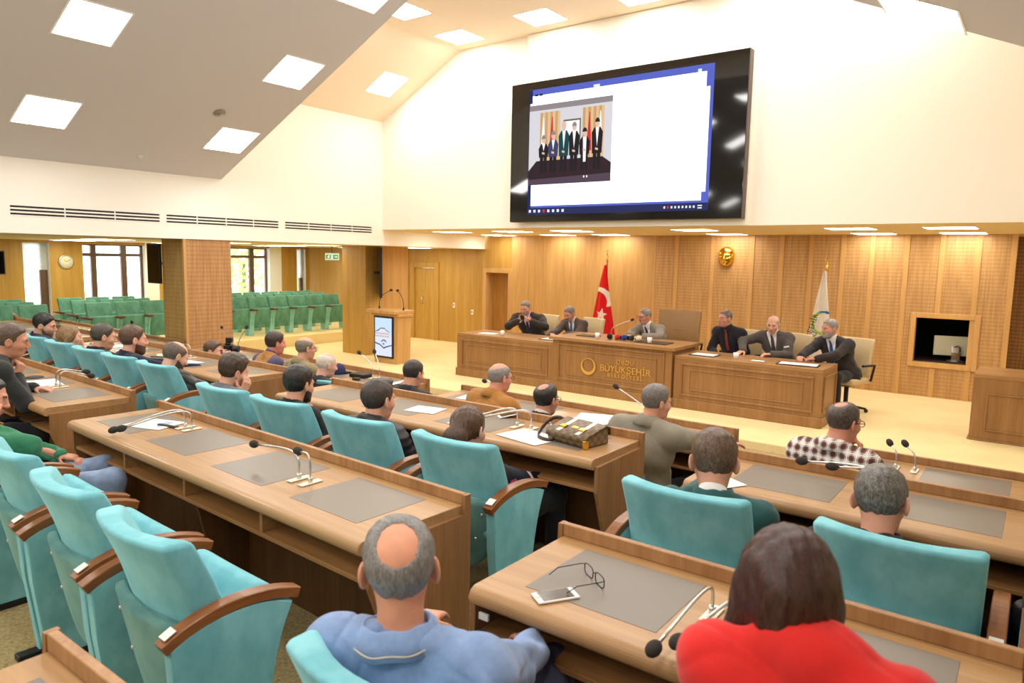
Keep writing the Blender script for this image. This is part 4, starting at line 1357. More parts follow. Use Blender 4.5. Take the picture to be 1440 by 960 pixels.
# ------------------------------------------------------------- flags
def flag(label, x, y, z_top, z_hi, z_lo, w_top, w_bot, left, mats, paint, name):
    r = thing(name, label, 'flag', (x, y, 0))
    bm = bmesh.new()
    tube(bm, [(0, 0, .02), (0, 0, z_top - .12)], .014, 10)
    obj('pole', bm, plain('flag pole wood', (150, 110, 60), .35) if 'flag pole wood' not in bpy.data.materials else bpy.data.materials['flag pole wood'], r)
    bm = bmesh.new()
    lathe(bm, [(.014, z_top - .22), (.022, z_top - .20), (.012, z_top - .17), (.024, z_top - .13), (.010, z_top - .10), (.006, z_top - .06), (.001, z_top - .055)], n=14)
    # crescent and star finial
    for k in range(14):
        a = math.radians(40 + 280 * k / 13)
        ball(bm, (.026 * math.cos(a), 0, z_top - .03 + .026 * math.sin(a)), .0045 + .004 * math.sin(PI * k / 13), (1, .6, 1), 6, 4)
    obj('finial', bm, M['gold'], r)
    bm = bmesh.new(); lathe(bm, [(.16, 0), (.16, .02), (.05, .035), (.02, .05)], n=24); obj('base', bm, M['gold'], r)
    # cloth: hangs from the pole, gathered in folds that widen toward the hem
    nu, nv = 72, 150
    bm = bmesh.new()
    grid = []
    for j in range(nv + 1):
        v = j / nv
        z = z_hi + (z_lo - z_hi) * v
        W = w_top + (w_bot - w_top) * (v ** .85)
        rowv = []
        for i in range(nu + 1):
            u = i / nu
            xx = left * W * (1 - u) + W * .85 * u * (v ** .5)
            yy = -.02 - (.03 + .075 * v) * math.sin(u * PI) - .028 * v * math.sin(u * 15 + 1.2 + v) 
            rowv.append(bm.verts.new((xx, yy, z - .03 * v * math.sin(u * 3))))
        grid.append(rowv)
    for j in range(nv):
        for i in range(nu):
            f = bm.faces.new((grid[j][i], grid[j][i + 1], grid[j + 1][i + 1], grid[j + 1][i]))
            f.smooth = True
            c = f.calc_center_median()
            f.material_index = paint(c.x, c.z)
    # back of the gathered cloth
    bmesh.ops.solidify(bm, geom=bm.faces[:], thickness=-.006)
    obj('cloth', bm, mats, r)
    return r
red = fabric('red flag satin', (222, 28, 30), .05, 5, .6, .1, 60, .2)
whitef = fabric('white flag satin', (238, 234, 226), .04, 5, .6, .1, 60, .2)
def star_in(dx, dz, R, rot=0):
    a = math.atan2(dz, dx) - rot
    rr = math.hypot(dx, dz)
    a = (a % (2 * PI / 5)) - PI / 5
    # boundary of a five-point star
    ri = R * .382
    t = abs(a)
    # line between tip (angle pi/5 away) and notch (angle 0)
    x1, y1 = ri, 0
    x2, y2 = R * math.cos(PI / 5), R * math.sin(PI / 5)
    px, py_ = rr * math.cos(t), rr * math.sin(t)
    return (x2 - x1) * (py_ - y1) - (y2 - y1) * (px - x1) > 0
def paint_red(x, z):
    if math.hypot(x + .12, z - 1.25) < .245 and math.hypot(x + .155, z - 1.205) > .212 and x > -.19 and z > 1.14:
        return 1
    if star_in(x + .045, z - .985, .125, math.radians(10)):
        return 1
    return 0
flag('red flag with white crescent and star hanging on a pole behind the front desk', -6.50, 11.6, 2.17, 1.90, .16, .045, .38, -1, [red, whitef], paint_red, 'flag')
def paint_white(x, z):
    d = math.hypot(x - .02, z - 1.10)
    if .145 < d < .185:
        return 1 if x < .03 and z < 1.26 else 2
    return 0
wf = flag('white flag with a green and blue ring emblem on a pole', -2.69, 11.6, 2.09, 1.89, .16, .035, .30, -1, [whitef, plain('lime ring', (176, 206, 70), .7), plain('blue ring', (40, 120, 190), .7)], paint_white, 'flag')
for s, dx_, dz_, sz in (('ORDU', -.10, .62, .085), ('BÜYÜKŞEHİR', -.155, .70, .105), ('BELEDİYESİ', -.20, .56, .075)):
    bm = text_bm(s, sz, .002)
    bmesh.ops.rotate(bm, verts=bm.verts[:], cent=(0, 0, 0), matrix=Matrix.Rotation(PI / 2, 3, 'X'))
    bmesh.ops.rotate(bm, verts=bm.verts[:], cent=(0, 0, 0), matrix=Matrix.Rotation(math.radians(-76), 3, 'Y'))
    o = obj('lettering', bm, M['black'], wf); o.location = (dx_, -.145, dz_ + .22)

# -------------------------------------------------------- golden mask on the wall
bm = bmesh.new()
nu, nv = 28, 34
g = []
for j in range(nv + 1):
    v = -1 + 2 * j / nv
    rowv = []
    for i in range(nu + 1):
        u = -1 + 2 * i / nu
        hw = .145 * math.sqrt(max(0, 1 - abs(v) ** 2.6)) * (1 - .14 * max(0, -v))
        x = u * hw
        d = .10 * math.sqrt(max(0, 1 - u * u)) * math.sqrt(max(0, 1 - v ** 4))
        x_ = x
        def bmp(cx_, cz_, sx, sz, a): return a * math.exp(-((x_ - cx_) / sx) ** 2 - ((v - cz_) / sz) ** 2)
        d += bmp(0, -.05, .022, .22, .045) + bmp(0, -.2, .032, .08, .03) + bmp(-.05, .18, .045, .06, .02) + bmp(.05, .18, .045, .06, .02)
        d -= bmp(-.05, .05, .03, .09, .03) + bmp(.05, .05, .03, .09, .03) + bmp(0, -.42, .06, .03, .012)
        d += bmp(0, -.36, .05, .035, .012) + bmp(0, -.48, .045, .04, .012) + bmp(0, -.75, .04, .1, .018) + bmp(-.085, -.1, .03, .15, .012) + bmp(.085, -.1, .03, .15, .012)
        rowv.append(bm.verts.new((x, -max(0, d), .185 * v)))
    g.append(rowv)
for j in range(nv):
    for i in range(nu):
        f = bm.faces.new((g[j][i], g[j][i + 1], g[j + 1][i + 1], g[j + 1][i])); f.smooth = True
bmesh.ops.remove_doubles(bm, verts=bm.verts[:], dist=1e-5)
o = obj('hanging_mask', bm, plain('mask gold', (222, 172, 66), .16, metal=1), None, (-4.575, YF - .001, 2.085))
tag(o, 'golden face mask relief hung high on the wood wall', 'mask')

# --------------------------------------------------- chairs behind the front desk
def office_chair(label, loc, rz, w=.24, top=1.0, mat='beige_leather', z_seat=.46, big=False):
    r = thing('office_chair', label, 'chair', loc, rz, 'leather chairs behind the front desk')
    obj('backrest', back_bm(z_seat + .04, top, w, -.16, .14, .04, .03 if not big else .05, .045 if not big else .07), M[mat], r)
    if big:
        bm = bmesh.new()
        for zz in (.2, .32, .45):
            pts = [(x, -.16 - (z_seat + zz - .45) * .14 + .055 + .02 * (x / w) ** 2 - .0, z_seat + zz - .05 * (1 - (x / w) ** 2)) for x in [w * .9 * k / 8 for k in range(-8, 9)]]
            tube(bm, pts, .008, 6)
        obj('stitched_roll', bm, M[mat], r)
    obj('seat', smooth(bx((-w, -.2, z_seat - .06), (w, .28, z_seat + .03), .03, 3)), M[mat], r)
    for s in (-1, 1):
        bm = bmesh.new(); tube(bm, [(s * (w + .02), -.12, z_seat - .02), (s * (w + .05), -.14, z_seat + .2), (s * (w + .05), .16, z_seat + .21)], .016, 8)
        obj('arm', bm, M['black'], r)
    bm = bmesh.new(); tube(bm, [(0, 0, .08), (0, 0, z_seat - .05)], .03, 12); obj('gas_column', bm, M['black'], r)
    bm = bmesh.new()
    for k in range(5):
        a = 2 * PI * k / 5
        tube(bm, [(0, 0, .09), (.26 * math.cos(a), .26 * math.sin(a), .05)], [.024, .015], 8)
    obj('star_base', bm, M['black'], r)
    for k in range(5):
        a = 2 * PI * k / 5
        bm = bmesh.new(); ball(bm, (.26 * math.cos(a), .26 * math.sin(a), .027), .027, (1, 1, 1), 10, 8); obj('caster', bm, M['black'], r)
    return r
YD = 10.42
for x, t in ((-7.12, 'beige leather chair of the man holding a phone at the left end'), (-6.20, 'beige leather chair of the man looking down beside the red flag'), (-3.50, 'beige leather chair of the man with the red striped tie'), (-2.86, 'beige leather chair of the grey-suited bald man with a pocket square'), (-2.06, 'beige leather chair of the bearded man at the right end')):
    office_chair(t, (x, YD, 0), PI + math.radians(-12 if x < -3 else -18))
office_chair('large tan leather executive chair at the centre of the front desk', (-4.66, 10.62, 0), PI + .15, .34, 1.22, 'tan_leather', .50, True)

# --------------------------------------------------- small things on the front desk
def block_mic_pile():
    y = 9.14
    for k, (c, t) in enumerate((((30, 30, 34), 'black'), ((196, 40, 44), 'red'), ((44, 60, 130), 'blue'), ((40, 38, 40), 'second black'), ((226, 206, 176), 'beige'))):
        r = thing('press_microphone', '%s foam press microphone lying on the centre of the front desk' % t, 'microphone', (-5.12 + .105 * k, 9.30 + .02 * (k % 2), .83), math.radians(20 + 14 * k), 'press microphones on the front desk')
        bm = bmesh.new(); ball(bm, (0, -.06, .045), .04, (1, 1.25, 1), 14, 10); obj('foam_cover', bm, fabric('mic foam %d' % k, c, .1, 30, .95), r)
        bm = bmesh.new(); tube(bm, [(0, -.02, .04), (0, .12, .018)], [.018, .014], 10); obj('handle', bm, M['black'], r)
        obj('station_cube', bx((-.03, -.005, .008), (.03, .045, .068), .006), plain('mic cube %d' % k, c, .4), r)
block_mic_pile()
def cup(label, x, y, z, h=.085):
    bm = bmesh.new(); lathe(bm, [(.001, 0), (.028, 0), (.036, h), (.033, h), (.026, .006), (.001, .006)], n=20)
    tag(obj('paper_cup', bm, M['white'], None, (x, y, z), 0), label, 'cup', 'white paper cups on the front desk')
cup('white paper cup at the left wing before the man with the phone', -7.08, 9.22, .725)
cup('white paper cup by the press microphones on the centre desk', -5.28, 9.2, .83)
cup('white paper cup right of the press microphones on the centre desk', -4.43, 9.2, .83)
cup('white paper cup on the right wing before the man with the red striped tie', -3.20, 9.25, .725)
def pad_board(label, x, y, z, rz=0, w=.36, h=.25):
    r = thing('desk_folder', label, 'folder', (x, y, z), rz, 'dark folders on the front desk')
    obj('cover', bx((-w / 2, -h / 2, 0), (w / 2, h / 2, .010), .003), M['black'], r)
    obj('white_page', bx((-w / 2 + .03, -h / 2 + .02, .010), (w / 2 - .02, h / 2 - .02, .013)), M['paper'], r)
pad_board('dark folder with white pages at the left end of the right wing', -3.66, 9.32, .725)
pad_board('dark folder at the right end of the right wing', -2.42, 9.30, .725, .1, .5, .25)
pad_board('dark folder under the hands of the man beside the red flag', -6.18, 9.35, .725)
bm = bx((-.24, -.15, 0), (.24, .15, .012), .003); tag(obj('desk_mat', bm, M['dark_in'], None, (-4.42, 9.32, .83), 0), 'dark desk mat at the right end of the centre desk', 'mat')
bm = bx((-.16, -.11, 0), (.16, .11, .012), .003); tag(obj('desk_mat', bm, M['dark_in'], None, (-5.55, 9.4, .83), 0), 'dark desk mat at the left end of the centre desk', 'mat')
sheet('open white booklet on the left wing of the front desk', (-7.45, 9.32, .7265), .2, .30, .22, group='loose white sheets on the front desk')
sheet('small white slip before the grey-suited bald man', (-2.92, 9.28, .7265), .1, .16, .1, group='loose white sheets on the front desk')
sheet('white sheet under the hands of the bearded man', (-2.43, 9.27, .739), .12, .30, .2, group='loose white sheets on the front desk')
class Fake: pass
f_ = Fake(); f_.rotation_euler = Vector((0, 0, 0)); f_.location = Vector((-5.28, 9.5, 0))
mic('thin dark microphone before the man speaking at the centre', f_, 0, .12, (.30, .10, .27), z=.83, group='gooseneck microphones on the front desk')

# ---------------------------------------------------------- screens, clock, sign
def flat_tv(label, c, w, h, d, rz, name='wall_tv'):
    r = thing(name, label, 'screen', c, rz)
    obj('housing', bx((-w / 2, 0, -h / 2), (w / 2, d, h / 2), .008), M['black'], r)
    obj('glass', bx((-w / 2 + .02, -.003, -h / 2 + .02), (w / 2 - .02, .001, h / 2 - .02)), M['black_gloss'], r)
    bm = bmesh.new(); tube(bm, [(0, d, 0), (0, d + .12, 0)], .025, 8); obj('wall_arm', bm, M['black'], r)
    return r
flat_tv('black flat screen beside the slotted pillar, seen against the window', (-10.745, 5.36, 1.815), .37, .60, .04, 0)
flat_tv('thin black screen seen edge-on above the lectern', (-10.55, 9.80, 1.66), .60, .98, .05, math.radians(46 + 90))
flat_tv('black screen at the far left wall cut by the picture edge', (XFAR + .22, 4.98, 1.72), .56, .46, .08, math.radians(100))
r = thing('wall_clock', 'round wall clock with pale dial on the oak panel left of the big window', 'clock', (XFAR, 6.40, 1.74))
bm = bmesh.new(); lathe(bm, [(.001, 0), (.148, 0), (.148, .03), (.135, .04), (.118, .03), (.001, .03)], n=40, axis='x'); obj('case', bm, M['steel'], r)
bm = bmesh.new(); lathe(bm, [(.001, .031), (.12, .031), (.12, .033), (.001, .033)], n=40, axis='x'); obj('dial', bm, plain('cream dial', (226, 218, 190), .6), r)
for nm, a, l in (('hour_hand', 130, .06), ('minute_hand', 30, .09)):
    bm = bmesh.new(); t = math.radians(a); tube(bm, [(.036, 0, 0), (.036, l * math.cos(t), l * math.sin(t))], .004, 6); obj(nm, bm, M['black'], r)
r = thing('exit_sign', 'green and white hanging exit sign with an arrow in the left aisle', 'sign', (-12.55, 10.18, 1.95), math.radians(40))
obj('panel', bx((-.15, -.015, -.075), (.15, .015, .075), .004), emitter('exit face', (222, 232, 190), .9), r)
bm = bmesh.new()
def ex(pts, m=0):
    f = bm.faces.new([bm.verts.new((a, -.0165, c)) for a, c in pts]); f.material_index = m; f.normal_update()
    if f.normal.y > 0: f.normal_flip()
ex([(-.13, -.05), (.13, -.05), (.13, .04), (-.13, .04)])
obj('green_field', bm, emitter('exit green', (110, 170, 70), .8), r)
bpy.data.materials.get('exit white') or emitter('exit white', (245, 250, 235), 1.0)
bm = bmesh.new()
ex([(-.115 + .012 * math.cos(2 * PI * k / 10) + .05, .024 + .012 * math.sin(2 * PI * k / 10)) for k in range(10)])
ex([(-.085, .010), (-.062, .014), (-.058, -.018), (-.078, -.020)])
ex([(-.075, -.016), (-.060, -.018), (-.035, -.034), (-.040, -.044)])
ex([(-.080, -.014), (-.070, -.020), (-.092, -.046), (-.102, -.040)])
ex([(-.064, .012), (-.058, .004), (-.036, .004), (-.036, .012)])
ex([(-.086, .010), (-.080, .002), (-.100, -.008), (-.106, .0)])
ex([(-.018, -.046), (.022, -.046), (.022, .034), (-.018, .034)])
o = obj('pictogram', bm, bpy.data.materials['exit white'], r); o.location = (0, -.002, 0)
bm = bmesh.new(); ex([(.05, -.012), (.085, -.012), (.085, -.03), (.12, -.005), (.085, .02), (.085, .003), (.05, .003)])
obj('arrow', bm, bpy.data.materials['exit white'], r).location = (0, -.002, 0)
bm = bmesh.new(); tube(bm, [(0, 0, .075), (0, 0, ZL - 1.95)], .008, 6); obj('hanger', bm, M['black'], r)
for x, z, t in ((-11.06, .87, 'between the double door and the doorway'), (-10.50, .74, 'beside the oak doorway')):
    r = thing('wall_plate', 'small white wall thermostat plate ' + t, 'switch', (x, YF + .08, z), 0, 'small wall plates left of the doorway')
    obj('plate', bx((-.035, -.014, -.06), (.035, 0, .06), .006), M['white'], r)
    obj('dark_button', bx((-.012, -.018, -.02), (.012, -.013, .03), .003), M['black'], r)

# ------------------------------------------------------------ monitor in the booth
r = thing('booth_counter', 'dark counter inside the booth window', 'counter', (-1.3, 12.9, 0))
obj('counter_top', bx((-.85, -.3, .50), (.85, .35, .54), .004), M['dark_in'], r)
obj('counter_base', bx((-.85, -.25, 0), (.85, -.2, .50)), M['dark_in'], r)
r = thing('computer_monitor', 'white back of a computer monitor behind the booth window', 'monitor', (-1.03, 12.86, .54), math.radians(14))
obj('display_shell', bx((-.30, .0, .08), (.30, .035, .385), .01, 3), plain('monitor shell', (222, 222, 196), .35), r)
bm = bmesh.new(); prism(bm, [(-.05, .02), (-.06, .14), (-.03, .24), (-.0, .24), (.0, .02)], 'x', -.06, .06, .006)
obj('stand_neck', bm, M['steel'], r)
bm = bmesh.new(); lathe(bm, [(.12, 0), (.12, .01), (.10, .016), (.001, .018)], n=24); obj('stand_foot', bm, M['steel'], r)
obj('label_plate', bx((.16, -.003, .22), (.26, .001, .31)), M['black'], r)
bm = bmesh.new(); tube(bm, bez((-.03, -.05, .22), (.05, -.09, .3), (.07, -.08, .15), (.0, -.03, .1), 8), .006, 6); obj('cable', bm, M['black'], r)

# ------------------------------------------------------------------ outside
def tree(label, x, y, h, seed):
    rnd = random.Random(seed)
    r = thing('tree', label, 'tree', (x, y, -2.5), 0, 'trees outside the windows')
    bm = bmesh.new(); tube(bm, [(0, 0, 0), (.1, 0, 1.5), (0, .1, h * .7)], [.16, .12, .05], 8); obj('trunk', bm, plain('bark', (120, 108, 92), .9) if 'bark' not in bpy.data.materials else bpy.data.materials['bark'], r)
    bm = bmesh.new()
    for k in range(900):
        d = Vector((rnd.gauss(0, 1), rnd.gauss(0, 1), rnd.gauss(0, 1)))
        d = d.normalized() * rnd.random() ** .4
        c = Vector((d.x * 1.5, d.y * 1.5, h * .68 + d.z * h * .34))
        n = Vector((rnd.gauss(0, 1), rnd.gauss(0, 1), rnd.gauss(0, 1))).normalized()
        u = n.orthogonal().normalized(); w = n.cross(u)
        s = rnd.uniform(.08, .16)
        bm.faces.new([bm.verts.new(c + q) for q in (u * s, w * s * .6, -u * s, -w * s * .6)])
    obj('crown', bm, plain('spring leaves', (176, 204, 120), .8) if 'spring leaves' not in bpy.data.materials else bpy.data.materials['spring leaves'], r)
tree('pale green tree outside the window right of the slotted pillar', -22.5, 14.3, 6.0, 3)
tree('second pale green tree outside, further left behind the same window', -26.5, 19.5, 6.5, 5)
# ------------------------------------------------------------------- people
# bodies are modelled as smoothly blended distance fields and skinned with surface nets
F32 = np.float32
R_ = math.radians
class Field:
    def __init__(s, xs, ys, zs):
        s.ax = [np.asarray(a, F32) for a in (xs, ys, zs)]
        s.F = np.full([len(a) for a in s.ax], 1.0, F32)
    def sl(s, lo, hi):
        r = []
        for a, l, h in zip(s.ax, lo, hi):
            i0 = max(0, int(np.searchsorted(a, l)) - 1); i1 = min(len(a), int(np.searchsorted(a, h)) + 1)
            if i1 - i0 < 1: return None
            r.append(slice(i0, i1))
        return tuple(r)
    def grid(s, sl):
        return (s.ax[0][sl[0]][:, None, None], s.ax[1][sl[1]][None, :, None], s.ax[2][sl[2]][None, None, :])
    def put(s, fn, lo, hi, k=.02, op='u', m=.07):
        lo = np.asarray(lo) - m; hi = np.asarray(hi) + m
        sl = s.sl(lo, hi)
        if sl is None: return
        d = fn(*s.grid(sl)).astype(F32)
        s.F[sl] = smin(s.F[sl], d, k) if op == 'u' else -smin(-s.F[sl], d, k)
    def cone(s, a, b, ra, rb, k=.02, fl=None, op='u'):
        a = np.asarray(a, float); b = np.asarray(b, float)
        ba = b - a; L2 = max(1e-9, ba @ ba)
        def fn(x, y, z):
            px, py_, pz = x - a[0], y - a[1], z - a[2]
            t = np.clip((px * ba[0] + py_ * ba[1] + pz * ba[2]) / L2, 0, 1)
            return np.sqrt((px - t * ba[0]) ** 2 + (py_ - t * ba[1]) ** 2 + (pz - t * ba[2]) ** 2) - (ra + t * (rb - ra))
        r = max(ra, rb)
        s.put(fn, np.minimum(a, b) - r, np.maximum(a, b) + r, k, op)
    def ell(s, c, r, k=.02, op='u', R=None):
        c = np.asarray(c, float); r = np.asarray(r, float)
        fn = lambda x, y, z: ellf(x - c[0], y - c[1], z - c[2], r, R)
        m = r.max() if R is not None else r
        s.put(fn, c - m, c + m, k, op)

def smin(a, b, k):
    if k <= 0: return np.minimum(a, b)
    h = np.maximum(k - np.abs(a - b), 0) / k
    return np.minimum(a, b) - h * h * k * .25

def ellf(x, y, z, r, R=None):
    if R is not None:
        x, y, z = (R[0][0] * x + R[0][1] * y + R[0][2] * z, R[1][0] * x + R[1][1] * y + R[1][2] * z, R[2][0] * x + R[2][1] * y + R[2][2] * z)
    k0 = np.sqrt((x / r[0]) ** 2 + (y / r[1]) ** 2 + (z / r[2]) ** 2)
    k1 = np.sqrt((x / r[0] ** 2) ** 2 + (y / r[1] ** 2) ** 2 + (z / r[2] ** 2) ** 2)
    return k0 * (k0 - 1) / np.maximum(k1, 1e-6)

def capf(x, y, z, a, b, ra, rb=None):
    rb = ra if rb is None else rb
    ba = np.subtract(b, a); L2 = max(1e-9, float(ba @ ba))
    px, py_, pz = x - a[0], y - a[1], z - a[2]
    t = np.clip((px * ba[0] + py_ * ba[1] + pz * ba[2]) / L2, 0, 1)
    return np.sqrt((px - t * ba[0]) ** 2 + (py_ - t * ba[1]) ** 2 + (pz - t * ba[2]) ** 2) - (ra + t * (rb - ra))

def axis_pts(lo, hi, coarse, fine, zones):
    """coordinates from lo to hi, fine inside the zones"""
    out = [lo]
    x = lo
    while x < hi:
        st = coarse
        for a, b in zones:
            if a - coarse <= x <= b: st = fine
        x += st
        out.append(x)
    return np.array(out, F32)

def nets(fld):
    """naive surface nets on a rectilinear grid -> verts, quads"""
    F = fld.F; xs, ys, zs = fld.ax
    nx, ny, nz = F.shape
    neg = F < 0
    cid = lambda i, j, k: (i * (ny - 1) + j) * (nz - 1) + k
    NC = (nx - 1) * (ny - 1) * (nz - 1)
    ids, pts, quads = [], [], []
    for axis in range(3):
        sA = [slice(None)] * 3; sB = [slice(None)] * 3
        sA[axis] = slice(0, -1); sB[axis] = slice(1, None)
        ch = neg[tuple(sA)] != neg[tuple(sB)]
        I = np.nonzero(ch)
        if len(I[0]) == 0: continue
        fa = F[tuple(sA)][I]; fb = F[tuple(sB)][I]
        t = fa / (fa - fb)
        P = [xs[I[0]].astype(float), ys[I[1]].astype(float), zs[I[2]].astype(float)]
        a_ = fld.ax[axis]
        P[axis] = a_[I[axis]] + t * (a_[I[axis] + 1] - a_[I[axis]])
        P = np.stack(P, 1)
        o1, o2 = [(1, 2), (2, 0), (0, 1)][axis]
        ok = np.ones(len(t), bool)
        N_ = [nx - 1, ny - 1, nz - 1]
        cs = []
        for d1, d2 in ((-1, -1), (0, -1), (0, 0), (-1, 0)):
            idx = [I[0].copy(), I[1].copy(), I[2].copy()]
            idx[o1] = idx[o1] + d1; idx[o2] = idx[o2] + d2
            ok &= (idx[o1] >= 0) & (idx[o1] < N_[o1]) & (idx[o2] >= 0) & (idx[o2] < N_[o2])
            cs.append(cid(*idx))
        cs = np.stack(cs, 1)[ok]; P = P[ok]; inside = (fa < 0)[ok]
        for q in range(4):
            ids.append(cs[:, q]); pts.append(P)
        qd = np.where(inside[:, None], cs, cs[:, ::-1])
        quads.append(qd)
    if not ids: return np.zeros((0, 3)), np.zeros((0, 4), int)
    ids = np.concatenate(ids); pts = np.concatenate(pts); quads = np.concatenate(quads)
    u, inv = np.unique(ids, return_inverse=True)
    cnt = np.bincount(inv)
    V = np.stack([np.bincount(inv, pts[:, i]) / cnt for i in range(3)], 1)
    Q = np.searchsorted(u, quads)
    return V, Q

def net_obj(name, fld, mats, parent, zone=None, loc=None):
    V, Q = nets(fld)
    if len(Q) == 0: return None
    me = bpy.data.meshes.new(name)
    me.vertices.add(len(V)); me.vertices.foreach_set('co', V.astype(F32).ravel())
    me.loops.add(len(Q) * 4); me.loops.foreach_set('vertex_index', Q.astype(np.int32).ravel())
    me.polygons.add(len(Q)); me.polygons.foreach_set('loop_start', np.arange(0, len(Q) * 4, 4, dtype=np.int32))
    me.polygons.foreach_set('loop_total', np.full(len(Q), 4, np.int32))
    me.polygons.foreach_set('use_smooth', np.ones(len(Q), bool))
    for m in (mats if isinstance(mats, (list, tuple)) else [mats]): me.materials.append(m)
    if zone is not None:
        c = V[Q].mean(1)
        me.polygons.foreach_set('material_index', zone(c).astype(np.int32))
    me.update(calc_edges=True)
    me.validate()
    return obj(name, me, None, parent, loc)

# head in its own frame: +y is the face, z up, origin at mid head; about .235 tall
def head_sdf(x, y, z, o):
    ax = np.abs(x)
    fat = o.get('fat', 0)
    d = ellf(x, y + .010, z - .032, (.077, .099, .088))
    d = smin(d, ellf(x, y - .022, z + .030, (.064 + fat * .01, .070, .082)), .03)
    d = smin(d, ellf(x, y - .046, z + .083, (.044 + fat * .014, .042, .034)), .035)         # jaw and chin
    d = smin(d, ellf(ax - .040, y - .056, z + .022, (.028, .030, .026)), .025)    # cheeks
    d = smin(d, capf(ax, y, z, (0, .089, .028), (.040, .078, .026), .012), .018)            # brow
    d = -smin(-d, ellf(ax - .031, y - .104, z - .006, (.020, .020, .013)), .014)            # eye hollows
    d = smin(d, ellf(ax - .031, y - .077, z - .006, (.0135, .0135, .0125)), .004)           # eyeballs
    d = smin(d, capf(x, y, z, (0, .096, .014), (0, .115, -.024), .0085, .0125), .014)       # nose
    d = smin(d, ellf(ax - .011, y - .103, z + .029, (.009, .011, .008)), .008)
    d = smin(d, capf(ax, y, z, (0, .099, -.052), (.019, .090, -.055), .0068, .004), .007)  # lips
    d = smin(d, capf(ax, y, z, (0, .097, -.066), (.015, .090, -.064), .0075, .004), .007)
    d = -smin(-d, capf(ax, y, z, (0, .106, -.059), (.021, .094, -.060), .0028), .004)
    # ears
    ex = ax - .080 + .45 * (y + .004)
    e = ellf(ex, y + .010, z + .004, (.0085, .021, .034))
    e = np.maximum(e, -ellf(ex - .009, y + .006, z - .002, (.007, .012, .021)))
    d = smin(d, e, .008)
    return d
def head_plain(x, y, z, o):
    """skull and jaw without the features: base surface for hair and beards"""
    fat = o.get('fat', 0)
    d = ellf(x, y + .010, z - .032, (.077, .099, .088))
    d = smin(d, ellf(x, y - .022, z + .030, (.064 + fat * .01, .070, .082)), .03)
    d = smin(d, ellf(x, y - .046, z + .083, (.044 + fat * .014, .042, .034)), .035)
    return d
def hair_noise(x, y, z, a, f=130.):
    return a * (np.sin(f * x + 3 * np.sin(31 * z)) * np.sin(f * .8 * y + 2 * np.sin(27 * x)) + .6 * np.sin(f * 1.7 * (x + .6 * y) + 40 * z))
HAIRLINE = ([-.12, -.09, -.07, -.045, -.02, .0, .02, .045, .065, .085, .098, .14], [-.20, -.055, -.046, -.032, -.012, .022, .034, .052, .066, .080, .15, .2])
def hair_sdf(x, y, z, o):
    st = o['hair']; th = o.get('hth', .012)
    ax = np.abs(x)
    base = head_plain(x, y, z, o)
    top = np.clip((z - .02) / .08, 0, 1)
    t = th * (.35 + .65 * top) if st in ('short', 'crop') else (th * (.45 + .55 * top) if st in ('ring', 'thin') else th)
    yl = np.interp(z, HAIRLINE[0], HAIRLINE[1]).astype(F32) + o.get('hl', 0) * (z > .03)
    rec = o.get('rec', 0)       # receding temples
    yl = yl - rec * np.clip((ax - .02) / .03, 0, 1) * (z > .03)
    g = (y - yl) * .75
    nape = (-o.get('nape', .088) - z) + .012 * np.sin(70 * x) * 0
    edge = np.maximum(g, nape)
    if st in ('ring', 'thin'):
        c = o.get('bald', (0, -.005, .10) if st == 'ring' else (0, -.05, .10)); r = o.get('baldr', (.058, .095, .062) if st == 'ring' else (.036, .045, .045))
        edge = np.maximum(edge, -ellf(x - c[0], y - c[1], z - c[2], r) * .8)
    # hair thins out toward its edges instead of ending in a step
    edge = edge + hair_noise(x, y, z, .0012, 210)
    fade = np.clip(-edge / o.get('fade', .03), 0, 1)
    d = base - t * (.06 + .94 * fade ** .7) - hair_noise(x, y, z, o.get('hn', .0012)) * fade
    d = np.maximum(d, edge)
    # leave the ears free
    d = np.maximum(d, -ellf(ax - .083, y + .004, z + .006, (.022, .022, .030))) if st not in ('bob', 'long', 'tied') else d
    if st == 'quiff':
        d = smin(d, ellf(x, y - .045, z - .112, (.050, .040, .020)) - hair_noise(x, y, z, .003, 90), .02)
        d = np.maximum(d, (y - np.interp(z, [.0, .05, .09, .12], [.03, .055, .088, .12]).astype(F32)))
    if st == 'bob':
        s = ellf(x, y + .012, z - .022, (.092, .112, .110)) + .5 * hair_noise(x, y, z, .0025, 110)
        s = smin(s, capf(ax, y, z, (.056, -.020, -.01), (.072, -.006, -.075), .040, .034), .03)
        s = smin(s, capf(x, y, z, (0, -.055, 0), (0, -.055, -.070), .060, .05), .03)
        s = np.maximum(s, -(z + .088 + .02 * np.clip(y / .08, -1, 1)))
        s = np.maximum(s, -ellf(x, y - .10, z + .02, (.062, .085, .10)))
        d = s + hair_noise(x, y, z, .0022, 150)
    if st == 'long':
        s = ellf(x, y + .012, z - .022, (.088, .108, .102))
        s = smin(s, capf(ax, y, z, (.070, -.035, .0), (.074, -.045, -.17), .028, .024), .03)
        s = smin(s, capf(x, y, z, (0, -.085, 0), (0, -.085, -.17), .036, .04), .03)
        s = np.maximum(s, -ellf(x, y - .090, z + .03, (.105, .080, .120)))
        d = s + hair_noise(x, y, z, .002, 150)
    if st == 'tied':
        s = ellf(x, y + .012, z - .030, (.085, .106, .096))
        s = np.maximum(s, (y - np.interp(z, [-.1, -.03, .03, .08, .10], [-.03, .012, .045, .078, .15]).astype(F32)) * .8)
        s = smin(s, capf(x, y, z, (0, -.098, .01), (-.02, -.125, -.03), .030, .034), .03)
        s = smin(s, capf(x, y, z, (-.01, -.125, -.03), (-.06, -.125, -.15), .036, .020), .025)
        s = smin(s, capf(x, y, z, (.02, -.10, -.03), (.03, -.09, -.15), .040, .028), .03)
        d = s + hair_noise(x, y, z, .002, 160)
    return d
